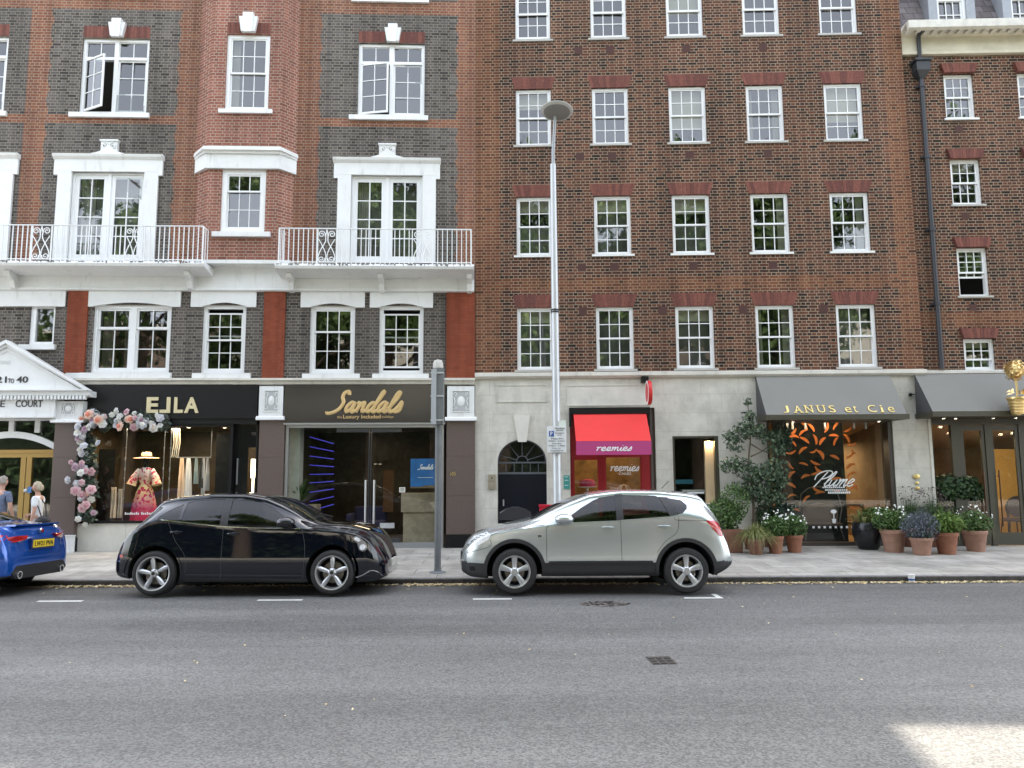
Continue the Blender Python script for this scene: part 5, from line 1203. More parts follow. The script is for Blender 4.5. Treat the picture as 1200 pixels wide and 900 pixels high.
bf = k.build('shop_window_frame', BLACK, lb); glass_pane('glass', wx0, wx1, wz0, fz0 - .05, .03, bf, SHOPGLASS, 0)
MIRR = mat('bronze_wall', (.065, .043, .022), .35, var=.6, vscale=2.6)
room(lb, L.p(86, 600)[0], fx1, ZB, fz0, .31, 3.2, MIRR, 'boutique_interior', [MIRR, mat('dark_floor', (.06, .05, .045), .4), MIRR])
k = MB(); k.box(L.p(112, 560, -1)[0], L.p(133, 560, -1)[0], 1.0, 1.05, ZB + .5, fz0 - .55); k.build('dark_backdrop', BLACK, lb)
k = MB(); k.box(L.p(252, 560, -.6)[0], L.p(270, 560, -.6)[0], .6, .7, ZB, fz0 - .2); k.build('black_partition', BLACK, lb)
k = MB(); k.box(wx0, wx1, .1, .9, wz0 - .35, wz0 - .06); k.build('window_floor', mat('black_display_floor', (.03, .028, .026), .25), lb)
# door of the boutique
k = MB(); a, b = L.p(270, 560)[0] + .02, L.p(299, 560)[0]; y_ = .15
k.box(a, a + .32, y_, y_ + .05, ZB + .02, fz0 - .01); k.box(b - .05, b, y_, y_ + .05, ZB + .02, fz0 - .01); k.box(a + .32, b - .05, y_ + .001, y_ + .049, ZB + .02, ZB + .2); k.box(a + .32, b - .05, y_ + .001, y_ + .049, fz0 - .55, fz0 - .01)
bd = k.build('glazed_door', BLACKG, lb); glass_pane('glass', a + .32, b - .05, ZB + .2, fz0 - .55, y_ + .03, bd, SHOPGLASS, 0)
k = MB(); q = L.p(276, 560)[0]; k.tube([(q, y_ - .05, L.p(276, 568)[1]), (q, y_ - .05, L.p(276, 537)[1])], .022, 8); k.build('door_handle', ALU, bd)
k = MB(); e = L.r(292.5, 506, 298, 510, 0); put_text(k, '98', e[0], e[1], y_ - .001, e[2], e[3], .004); k.build('door_number', mat('dim_number', (.12, .11, .09), .5), bd)
downlights(lb, [(L.p(u, v, -y_)[0], y_) for u, v, y_ in ((221, 502, .6), (263, 503, .7), (284, 521, 1.5), (295, 521, 1.6), (160, 505, .6))], fz0 - .02)
area('boutique_lamp', L.w((wx0 + wx1) / 2 - .1, .35, fz0 - .08), 2.2, .25, 16, (1, .80, .56)); area('boutique_back_lamp', L.w(fx1 - .7, 2.0, fz0 - .1), .8, .6, 5)
# panel on a stand behind the door; the glow is put into its material
k = MB(); e = L.r(294, 538, 300, 560, -1.6); k.box(e[0], e[1], 1.6, 1.65, e[2], e[3]); k.box(e[0] + .04, e[0] + .08, 1.6, 1.64, ZB, e[2])
tag(k.build('glowing_panel', mat('panel_glow', (.9, .8, .6), emit=(1, .86, .6), es=1.5), M=L.M), 'glowing white panel on a stand seen through the black boutique door', 'lamp')
# mannequin in a summer dress and straw hat
mq = empty('dress_mannequin', L.w(L.p(168.5, 600, -.5)[0], .5, wz0 - .04), R(2.2)); tag(mq, 'mannequin in a yellow and pink flowered dress and straw hat in the boutique window', 'mannequin')
def dress_mat():
    M = mat('floral_dress', (.85, .62, .30), .8); n = M.node_tree.nodes; l = M.node_tree.links; b = n['Principled BSDF']
    tc = n.new('ShaderNodeTexCoord'); sp = n.new('ShaderNodeSeparateXYZ'); l.new(tc.outputs['Object'], sp.inputs[0])
    c1 = n.new('ShaderNodeValToRGB'); e = c1.color_ramp
    for p, c in ((0.05, (.55, .03, .07)), (.25, (.62, .10, .16)), (.42, (.85, .42, .30)), (.6, (.9, .72, .34)), (.8, (.85, .55, .45)), (1, (.8, .3, .28))):
        q = e.elements.new(p); q.color = (*c, 1)
    e.elements.remove(e.elements[0]); e.elements.remove(e.elements[-1])
    mr = n.new('ShaderNodeMapRange'); mr.inputs[1].default_value = 0; mr.inputs[2].default_value = 1.35; l.new(sp.outputs[2], mr.inputs[0]); l.new(mr.outputs[0], c1.inputs[0])
    vo = n.new('ShaderNodeTexNoise'); vo.inputs['Scale'].default_value = 13; vo.inputs['Detail'].default_value = 3; l.new(tc.outputs['Object'], vo.inputs['Vector'])
    c2 = n.new('ShaderNodeValToRGB'); c2.color_ramp.interpolation = 'CONSTANT'; c2.color_ramp.elements[0].color = (0, 0, 0, 1); c2.color_ramp.elements[1].position = .54; c2.color_ramp.elements[1].color = (1, 1, 1, 1); l.new(vo.outputs[0], c2.inputs[0])
    mx = n.new('ShaderNodeMix'); mx.data_type = 'RGBA'; mx.inputs[7].default_value = (.65, .03, .10, 1); l.new(c2.outputs[0], mx.inputs[0]); l.new(c1.outputs[0], mx.inputs[6]); l.new(mx.outputs[2], b.inputs['Base Color'])
    return M
k = MB(); n_ = 36; prof_ = [(.30, 0), (.295, .2), (.26, .45), (.20, .72), (.135, .86), (.12, .92), (.15, 1.0), (.17, 1.12), (.17, 1.22), (.12, 1.28), (.05, 1.31)]
for r_, h_ in prof_:
    for i in range(n_):
        t = 2 * math.pi * i / n_; rr_ = r_ * (1 + (.10 * math.sin(t * 9) if h_ < .75 else 0) * (1 - h_)); k.v.append((rr_ * math.cos(t), rr_ * math.sin(t) * .62, h_))
k.f = [[i * n_ + j, i * n_ + (j + 1) % n_, (i + 1) * n_ + (j + 1) % n_, (i + 1) * n_ + j] for i in range(len(prof_) - 1) for j in range(n_)]; k.m = [0] * len(k.f)
for sx in (-1, 1): k.tube([(sx * .13, 0, 1.24), (sx * .24, -.03, 1.08), (sx * .30, -.06, .88)], [.07, .085, .12], 10)
k.build('dress', dress_mat(), mq, smooth=True)
k = MB(); k.tube([(0, 0, 1.28), (0, -.01, 1.40)], [.05, .045], 8); k.ball((0, -.01, 1.47), .1, 12, sc3=(.85, .95, 1.15)); k.lathe([(.14, 0), (.14, .02), (.02, .03), (.02, .2)], (0, 0, -.1), 12); k.build('figure', BLACK, mq, smooth=True)
k = MB(); k.lathe([(.29, .0), (.28, .012), (.12, .03), (.115, .12), (.09, .15), (0, .155)], (0, 0, 1.52), 24); k.build('straw_hat', mat('pale_straw', (.78, .55, .33), .8), mq, smooth=True)
k = MB(); k.lathe([(.122, .032), (.123, .06)], (0, 0, 1.52), 24); k.build('hat_band', BLACK, mq)
# second outfit: cream trousers, hanging scarf, white clothes on a rail
def cloth(name, x0, x1, z0, z1, y, col, label=None, cat=None, folds=5, par=None, taper=.6, grp=None):
    k = MB(); n_ = folds * 4; N = 8; v = []
    for j in range(N + 1):
        t = j / N; w_ = taper + (1 - taper) * t ** .7
        for i in range(n_ + 1):
            s_ = i / n_; x_ = (x0 + x1) / 2 + (s_ - .5) * (x1 - x0) * w_; v.append((x_, y + .035 * math.sin(s_ * folds * 6.28 + j * .2), z1 + (z0 - z1) * t))
    k.add(v, [[j * (n_ + 1) + i, j * (n_ + 1) + i + 1, (j + 1) * (n_ + 1) + i + 1, (j + 1) * (n_ + 1) + i] for j in range(N) for i in range(n_)])
    o = k.build(name, mat(name + '_cloth', col, .85), par, smooth=True)
    if par is None: o.matrix_world = L.M; tag(o, label, cat, grp)
    return o
e = L.r(129, 571, 136, 607, -.4); cloth('trousers', e[0], e[1], e[2], e[3], .4, (.72, .60, .45), 'cream trousers standing folded in the boutique window left of the mannequin', 'trousers', 2, taper=.9)
e = L.r(137.5, 573, 143, 607, -.45); cloth('trousers', e[0], e[1], e[2], e[3], .45, (.62, .55, .45), 'beige trousers next to the cream pair in the boutique window', 'trousers', 2, taper=.9)
rl = empty('clothes_rail', L.w(0, 0, 0), R(2.2)); tag(rl, 'thin clothes rail hung with pale shirts in the boutique window', 'clothes rail')
k = MB(); zr_ = L.p(230, 536, -.7)[1]; a, b = L.p(206, 540, -.7)[0], L.p(247, 540, -.7)[0]
k.tube([(a, .7, zr_), (b, .7, zr_)], .012, 6); k.tube([(a, .7, zr_), (a, .7, fz0)], .008, 5); k.tube([(b, .7, zr_), (b, .7, fz0)], .008, 5); k.build('rail', ALU, rl)
for (u0, u1, v1, c_) , nm, lab in (((208, 217, 583, (.78, .60, .44)), 'shirt', 'peach long shirt hanging at the left end of the boutique rail'), ((215, 225, 582, (.80, .80, .80)), 'shirt', 'bright white dress hanging second on the boutique rail'), ((226, 232, 567, (.42, .52, .55)), 'shirt', 'grey-blue short shirt hanging third on the boutique rail'), ((232, 238, 572, (.10, .10, .10)), 'shirt', 'black shirt hanging in the middle of the boutique rail'), ((235, 240, 580, (.70, .72, .76)), 'shirt', 'pale grey slim dress hanging right of the black shirt'), ((240, 246, 575, (.62, .62, .64)), 'shirt', 'light grey shirt at the right end of the boutique rail')):
    e = L.r(u0, 540, u1, v1, -.66); cloth(nm, e[0], e[1], e[2], zr_ - .02, .66 + random.uniform(-.03, .03), c_, lab, 'shirt', 2, taper=.45, grp='clothes on the boutique rail')
e = L.r(202.5, 502, 209.5, 536, -.3); k = MB()
for i in range(4): q = e[0] + (e[1] - e[0]) * i / 3; k.tube([(q, .3, e[3]), (q + .02, .32, (e[2] + e[3]) / 2), (q - .01, .3, e[2])], .013, 5)
tag(k.build('rope_tassel', mat('cream_rope', (.7, .62, .48), .9), M=L.M), 'cream rope tassel hanging at the top of the boutique window', 'tassel')
for u, c_ in ((146, .0), (191, 0), (198.5, 0)):
    q = L.p(u, 560, -.15)[0]; k = MB(); k.tube([(q, .15, wz0), (q, .15, fz0)], .008, 5)
    for v in range(525, 600, 12): k.box(q - .012, q + .012, .13, .15, L.p(u, v + random.uniform(-2, 4))[1], L.p(u, v)[1] + .03)
    tag(k.build('display_wire', ALU, M=L.M), {146: 'thin beaded wire left of the dressed mannequin', 191: 'thin beaded wire right of the dressed mannequin', 198.5: 'thin beaded wire beside the rope tassel'}[u], 'display wire')
e = L.r(183, 590, 196, 602, -.4); k = MB(); k.ball(((e[0] + e[1]) / 2, .4, e[2] + .1), .12, 10, sc3=(1, .5, .8)); k.tube([(e[0] + .05, .4, e[2] + .15), ((e[0] + e[1]) / 2, .4, e[2] + .32), (e[1] - .05, .4, e[2] + .15)], .012, 6); tag(k.build('handbag', mat('plum_leather', (.12, .03, .07), .4), M=L.M), 'small plum handbag on the boutique window floor right of the mannequin', 'handbag')
k = MB(); e = L.r(147, 599.5, 181, 603.5, -.05); 
for i in range(17):
    if i != 8: k.box(e[0] + i * .042, e[0] + i * .042 + .026, .02, .026, e[2] + .01, e[2] + .05 + .02 * (i % 3 == 0))
k.build('window_lettering', WHITE2, bf)

# ---- travel shop with dark fascia and gilt script
sx0, sx1 = L.p(333.2, 470, .1)[0], L.p(522, 470, .1)[0]
k = MB(); k.box(sx0, sx1, -.10, .3, fz0 + .02, fz1 - .001); k.box(sx0, sx1, -.11, .3, fz0 - .02, fz0 + .019, 1)
FASC = mat('smoked_fascia', (.022, .021, .02), .16, spec=.7)
fa2 = k.build('fascia_sign', [FASC, ALU], lb)
k = MB(); e = L.r(383.5, 459, 471, 485.5, .12); zb_ = L.p(420, 482.8, .12)[1]; script(k, 'Sandals', e[0], e[1], zb_, .235, -.115, .042, slant=.30, n=8, flat=.4)
e = L.r(402, 486, 446, 490.8, .11); put_text(k, 'Luxury Included', e[0], e[1], -.101, e[2] - .02, e[3], .01, .02)
e = L.r(395, 487, 400.5, 490.2, .11); put_text(k, 'the', e[0], e[1], -.101, e[2], e[3], .006); e = L.r(447.5, 487, 461, 490.5, .11); put_text(k, 'holidays', e[0], e[1], -.101, e[2], e[3], .006)
k.build('lettering', mat('warm_gilt', (.72, .52, .25), .32, metal=.55), fa2)
k = MB(); fl_, fr_ = sx0 + .06, sx1 - .02; zth = L.p(430, 638)[1]
k.box(sx0 + .03, sx0 + .10, .0, .1, ZB, fz0 - .02); k.box(sx1 - .12, sx1 - .04, .0, .1, ZB, fz0 - .02); k.box(sx0 + .10, sx1 - .12, .001, .099, fz0 - .09, fz0 - .021); k.box(sx0 + .10, sx1 - .12, .001, .099, ZB - .02, ZB + .12)
af = k.build('aluminium_frame', ALU, lb); glass_pane('glass', sx0 + .1, L.p(392, 560)[0], ZB + .1, fz0 - .08, .05, af, SHOPGLASS, 0); glass_pane('glass', L.p(470, 560)[0], sx1 - .1, ZB + .1, fz0 - .08, .05, af, SHOPGLASS, 0)
for j_, (u0, u1) in enumerate(((393, 432.2), (433.6, 469.5))):
    a, b = L.p(u0, 560)[0], L.p(u1, 560)[0]; k = MB(); k.box(a, b, .03, .07, ZB + .02, ZB + .22); k.box(a, b, .03, .07, fz0 - .2, fz0 - .1)
    q = b if j_ == 0 else a; k.box(q - (.02 if j_ == 0 else 0), q + (.02 if j_ else 0), .031, .069, ZB + .2, fz0 - .2); dd = k.build('glass_door', mat('dark_alu', (.07, .075, .08), .35, metal=.5), lb)
    glass_pane('glass', a, b, ZB + .2, fz0 - .18, .05, dd, SHOPGLASS, 0)
    q = L.p(428 if j_ == 0 else 438, 590, .05)[0]; k = MB(); k.tube([(q, -.03, L.p(430, 613.5)[1]), (q, -.03, L.p(430, 562.5)[1])], .025, 8); k.box(q - .01, q + .01, -.03, .05, L.p(430, 608)[1], L.p(430, 606)[1]); k.box(q - .01, q + .01, -.03, .05, L.p(430, 568)[1], L.p(430, 566)[1]); k.build('door_handle', mat('brushed_steel', (.6, .6, .58), .3, metal=.8), dd, smooth=True)
SDK = mat('travel_shop_wall', (.055, .05, .042), .8, var=.3)
room(lb, sx0 + .02, sx1, ZB + .01, fz0 - .02, .12, 3.6, SDK, 'travel_shop_interior', [SDK, mat('shop_floor', (.10, .08, .06), .5), mat('shop_ceiling', (.10, .095, .085), .9)])
k = MB(); e = L.r(337, 500, 350, 640, -.3); k.box(e[0], e[1], .3, .7, ZB, fz0 - .05); k.build('concrete_column', mat('pale_green_concrete', (.48, .50, .42), .8, var=.15), lb)
LED = mat('blue_led', (.05, .04, .3), emit=(.10, .09, .75), es=.10)
k = MB()
for v0, v1 in ((512, 520), (523.5, 529), (534.5, 538), (545, 547), (556, 555.5), (566, 564), (577, 573), (588, 582), (599, 591)):
    a, b = L.p(363, v0, -1.0), L.p(391, v1, -.35); k.tube([(a[0], 1.0, a[1]), (b[0], .35, b[1])], .011, 5)
tag(k.build('led_strips', LED, M=L.M), 'stack of blue glowing light strips behind the travel shop glass', 'light strips')
k = MB(); e = L.r(481, 537.5, 515, 572, -.12); k.box(e[0], e[1], .13, .15, e[2], e[3]); POST = mat('blue_poster', (.03, .16, .42), .4, var=.25, vscale=3)
ps = k.build('poster', POST, M=L.M); tag(ps, 'blue sea poster with white script standing in the travel shop window', 'poster')
k = MB(); k.prism([(e[0], e[2] - .001), (e[1], e[2] - .001), (e[1], e[2] + .06), (e[0] + .4, e[2] + .07), (e[0] + .2, e[2] + .03), (e[0], e[2] + .04)], .122, .13); s_ = k.build('sand_strip', mat('wet_sand', (.17, .12, .07), .7), ps)
k = MB(); q = L.r(489.5, 545, 507.5, 550, -.12); script(k, 'Sandals', q[0], q[1], q[2], .055, .125, .010, slant=.3); k.box(q[0], q[1], .124, .13, q[2] - .2, q[2] - .19); k.build('lettering', WHITE2, ps)
k = MB(); e = L.r(468, 571, 475, 577, -.05); k.box(e[0], e[1], .02, .03, e[2], e[3]); cs_ = k.build('card_notice', STONE_L, M=L.M); tag(cs_, 'small white card stuck on the travel shop door glass', 'notice')
k = MB()
for i in range(3): k.box(e[0] + .025, e[1] - .025, .017, .02, e[2] + .03 + i * .03, e[2] + .04 + i * .03)
k.build('card_text', INK, cs_)
k = MB(); e = L.r(445, 613, 462, 619, -.0); k.box(e[0], e[1], .01, .03, e[2], e[3]); tag(k.build('letter_plate', STEEL, M=L.M), 'steel letter plate low on the right travel shop door', 'letter plate')
# sofa, chair and desk inside
k = MB(); e = L.r(449, 551, 461, 600, -1.6); k.box(e[0], e[1], 1.6, 1.7, e[2], e[3]); tag(k.build('room_divider', mat('orange_wood', (.18, .08, .025), .5), M=L.M), 'tall orange wooden panel inside the travel shop behind the doors', 'panel')
k = MB(); e = L.r(470, 578, 515, 600, -.5); k.box(e[0], e[1], .5, .9, e[2], e[3]); k.box(e[0] + .05, e[1] - .05, .55, .85, ZB, e[2]); tag(k.build('display_plinth', mat('sand_plinth', (.45, .38, .26), .7, var=.2), M=L.M), 'sandy coloured display plinth below the blue sea poster', 'plinth')
k = MB(); e = L.r(421, 606, 450, 632, -1.2); k.box(e[0] - .2, e[1], 1.2, 1.8, ZB, e[3] - .1); k.box(e[0] - .2, e[1], 1.7, 1.9, ZB, e[3] + .25); k.box(e[0] - .35, e[0] - .2, 1.2, 1.9, ZB, e[3] + .08); tag(k.build('sofa', mat('purple_sofa', (.05, .045, .10), .8), M=L.M, bevel=.04), 'dark purple sofa inside the travel shop', 'sofa')
area('travel_lamp', L.w((sx0 + sx1) / 2 + .6, 1.6, fz0 - .12), 1.2, .5, 3)
downlights(lb, [(L.p(u, v, -y_)[0], y_) for u, v, y_ in ((440, 543, 3.0), (445, 544.5, 3.2))], L.p(440, 543, -3.0)[1])
# ================================================================== STREET LAMP AND POSTS
lp = empty('street_lamp', (.82, 13.8, .038)); tag(lp, 'tall white street lamp with a flat oval head in front of the brown brick block', 'street lamp')
POLE = mat('silver_pole', (.55, .57, .59), .4, metal=.35, var=.06, vscale=2)
k = MB(); k.tube([(0, 0, 0), (0, 0, 1.2), (0, 0, 1.25), (0, 0, 4.8), (-.005, 0, 7.75)], [.085, .085, .075, .068, .055], 16); k.build('pole', POLE, lp, smooth=True)
k = MB(); k.tube([(0, 0, 7.73), (0.0, 0, 8.0), (.045, -.10, 8.75)], [.034, .032, .028], 10); k.build('arm', mat('arm_grey', (.35, .37, .39), .4, metal=.4), lp, smooth=True)
k = MB(); k.lathe([(0, -.02), (.10, -.035), (.27, -.025), (.31, .0), (.315, .012), (.28, .038), (.16, .065), (0, .075)], n=32)
hd = k.build('lamp_head', mat('lamp_head_grey', (.50, .51, .50), .4), lp, smooth=30); hd.location = (.07, -.18, 8.74); hd.rotation_euler = (R(-9), R(3), 0)
k = MB(); k.lathe([(0, -.045), (.16, -.05), (.245, -.034), (.27, -.016)], n=32); dfu = k.build('diffuser', mat('grey_diffuser', (.22, .22, .205), .25), hd, smooth=True)
k = MB(); 
for zz in (4.82, 5.35): k.lathe([(.071, 0), (.078, 0), (.078, .03), (.071, .03)], (0, 0, zz if zz < 5 else 4.86), 14)
k.build('pole_collar', DARKIRON, lp)
k = MB(); k.box(-.05, .05, -.12, -.075, 2.30, 2.46); k.build('sticker', BLACK, lp)
k = MB()
for i in range(3): k.box(-.03, .03, -.123, -.12, 2.33 + i * .04, 2.35 + i * .04)
k.build('sticker_text', STEEL, lp)
def onY(u, v, Y): d = ray(u, v); t = Y / d.y; return d.x * t, H + d.z * t
sg = empty('parking_sign', (0, 0, 0)); tag(sg, 'white parking plate with blue P fixed low on the silver street lamp', 'sign')
a, z1_ = onY(641, 499.5, 13.68); b, z0_ = onY(663.8, 530, 13.68); k = MB(); k.box(a, b, 13.67, 13.69, z0_, z1_); k.build('plate', mat('sign_white', (.72, .74, .75), .4), sg)
k = MB(); a2, z2 = onY(655, 492.5, 13.69); k.box(a2, b, 13.70, 13.715, z1_ + .001, z2); k.build('upper_plate', mat('sign_pale_green', (.66, .72, .66), .4), sg)
BLUE = mat('sign_blue', (.02, .09, .35), .4); k = MB(); c0, d1 = onY(643.3, 505, 13.66); c1, d0 = onY(649.2, 511.5, 13.66); k.box(c0, c1, 13.665, 13.67, d0, d1); k.build('blue_square', BLUE, sg)
k = MB(); put_text(k, 'P', c0 + .025, c1 - .025, 13.664, d0 + .015, d1 - .012, .003, .03); k.build('lettering', WHITE2, sg)
k = MB()
for s_, u0, u1, v0, v1 in (('Resident', 651, 662, 500.8, 503), ('permit', 652, 660, 503.6, 505.6), ('holders', 651, 661, 506.4, 508.3), ('only', 653, 658.5, 509, 511), ('Mon-Fri', 646, 660, 513, 515), ('8.30am - 6.30pm', 643, 662, 515.9, 517.9), ('Saturday', 647, 658, 518.8, 520.6), ('8.30am - 1.30pm', 643, 662, 521.5, 523.4), ('Pay at', 647, 657, 524.6, 526.2), ('machine', 645, 660, 527, 528.8)):
    p0, q1 = onY(u0, v0, 13.667); p1, q0 = onY(u1, v1, 13.667); put_text(k, s_, p0, p1, 13.669, q0, q1, .002)
k.build('sign_text', INK, sg)
k = MB(); k.box(.72, .92, 13.69, 13.72, 2.55, 2.58); k.box(.72, .92, 13.69, 13.72, 2.2, 2.23); k.build('clamp', STEEL, sg)
# grey post with tall edge-on signal box
gp = empty('signal_post', (-1.385, 13.95, .04)); tag(gp, 'grey post with a tall boxed panel and rounded cap by the kerb', 'post')
PG = mat('post_grey', (.15, .16, .165), .5, var=.15, vscale=5); PG2 = mat('post_box_grey', (.30, .33, .36), .4, var=.1)
k = MB(); k.tube([(0, 0, 0), (0, 0, 3.85)], .062, 14); k.lathe([(.16, 0), (.15, .02), (.07, .035), (.062, .1)], n=16); k.build('pole', PG, gp, smooth=30)
z0_, z1_ = onY(514, 500, 13.9)[1], onY(514, 436, 13.9)[1]
k = MB(); k.box(-.125, -.03, -.16, .10, z0_, z1_); k.build('side_panel', mat('pale_panel', (.42, .46, .50), .35, metal=.3), gp); k = MB(); k.box(-.028, .095, -.13, .12, z0_ - .0, z1_ + .02); k.build('control_box', PG, gp)
k = MB()
for zz in (z0_ + .06, (z0_ + z1_) / 2, z1_ - .08): k.box(-.135, .105, -.15, -.05, zz, zz + .03)
k.build('strap', STEEL, gp)
zc_ = onY(512, 433, 13.9)[1]; k = MB(); k.lathe([(0, -.02), (.06, -.02), (.10, .02), (.095, .12), (.07, .17), (0, .19)], (-.015, 0, z1_ + .02), 18); k.build('cap', mat('pale_cap', (.5, .48, .44), .5, var=.2, vscale=15), gp, smooth=30)

# drain cover and manhole in the road
IRON = mat('cast_iron', (.028, .024, .022), .55, var=.4, vscale=40)
dc = empty('drain_cover', (1.49, 7.75, .001), R(4)); tag(dc, 'small square iron drain grate in the middle of the road', 'drain cover')
k = MB(); k.box(-.125, .125, -.15, .15, 0, .004); k.build('surround', mat('iron_surround', (.06, .05, .045), .7), dc)
k = MB()
for i in range(3):
    for j in range(3): k.box(-.115 + i * .08, -.055 + i * .08, -.14 + j * .095, -.07 + j * .095, .004, .009)
k.build('grate', IRON, dc)
k = MB(); k.prism([(1.31 + .36 * math.cos(q / 16 * 6.283), .0 + .2 * math.sin(q / 16 * 6.283)) for q in range(16)], 0, .003, 0)
k.v = [(v[0], 10.93 + v[2], .001 + v[1]) for v in k.v]
for i in range(150):
    rr_, an_ = random.random() ** .5, random.uniform(0, 6.28); px_, py_, s_ = 1.31 + .35 * rr_ * math.cos(an_), 10.93 + .19 * rr_ * math.sin(an_), random.uniform(.010, .022)
    k.box(px_ - s_ * 1.2, px_ + s_ * 1.2, py_ - s_, py_ + s_, .0042, random.uniform(.006, .012), random.choice((0, 1, 1)))
tag(k.build('manhole_cover', [mat('worn_concrete', (.13, .11, .10), .8, var=.4, vscale=30), IRON]), 'worn oval patch of broken setts and iron in the road beside the silver car', 'manhole cover')
# kerb marker
k = MB(); a, b = onY(1068, 683, KY - .05); k.tube([(a, KY - .06, -.062), (a, KY - .06, .06)], [.045, .06], 12, 0); k.tube([(a, KY - .06, -.03), (a, KY - .06, .0)], [.051, .055], 12, 1); k.tube([(a, KY - .06, .061), (a, KY - .06, .068)], [.063, .063], 12, 0)
tag(k.build('paper_cup', [WHITE2, BLUE], smooth=30), 'white and blue paper cup standing in the gutter by the kerb', 'cup')
# black bin and red box behind the silver car
bn = empty('wheelie_bin', (.06, 16.9, .095)); tag(bn, 'black bin with a domed lid in front of the arched door', 'bin')
k = MB(); k.add([(-.26, -.28, 0), (.26, -.28, 0), (.26, .28, 0), (-.26, .28, 0), (-.32, -.33, .72), (.32, -.33, .72), (.32, .33, .72), (-.32, .33, .72)], [[3, 2, 1, 0], [0, 1, 5, 4], [1, 2, 6, 5], [2, 3, 7, 6], [3, 0, 4, 7], [4, 5, 6, 7]]); k.build('bin_body', BLACKG, bn)
k = MB(); k.prism([(-.36, .72), (.36, .72), (.35, .86), (.22, .94), (.06, .98), (-.06, .98), (-.22, .94), (-.35, .86)], -.36, .36); k.build('lid', mat('bin_plastic', (.03, .031, .035), .35), bn)
rb = empty('red_box', (.80, 16.8, .095)); tag(rb, 'plain red plastic box standing beside the black bin', 'box')
k = MB(); k.box(-.20, .20, -.16, .16, 0, 1.0); k.build('box_body', mat('red_plastic', (.48, .012, .03), .4), rb, bevel=.015); k = MB(); k.box(-.215, .215, -.175, .175, 1.0, 1.04); k.build('lid', mat('red_plastic_lid', (.45, .012, .03), .4), rb)

# ================================================================== CARS
RUB = mat('tyre_rubber', (.018, .018, .018), .75); ALLOY = mat('alloy', (.58, .59, .60), .3, metal=.75); DARKM = mat('wheel_well', (.006, .006, .006), .9); BRAKE = mat('brake_disc', (.25, .23, .20), .4, metal=.8)
CARGLASS = glass_mat('car_glass', (.34, .37, .36), 1.55); WSGLASS = mat('windscreen_glass', (.012, .014, .015), .03, spec=.8); CHROME = mat('chrome', (.75, .76, .77), .12, metal=1); PLAST = mat('black_plastic', (.022, .022, .024), .55)
LENS = mat('headlight_lens', (.78, .80, .82), .12, metal=.15, coat=1, var=.25, vscale=22); LENSR = mat('tail_light_lens', (.42, .012, .015), .1, coat=1); SEAM = mat('panel_gap', (.01, .01, .01), .8)
def pinterp(P, x):                            # smooth interpolation of a profile
    xs, ys = [p[0] for p in P], [p[1] for p in P]
    return float(sum(np.interp(x + d, xs, ys) * w_ for d, w_ in ((-.05, .15), (-.025, .2), (0, .3), (.025, .2), (.05, .15)))) if xs[0] + .06 < x < xs[-1] - .06 else float(np.interp(x, xs, ys))
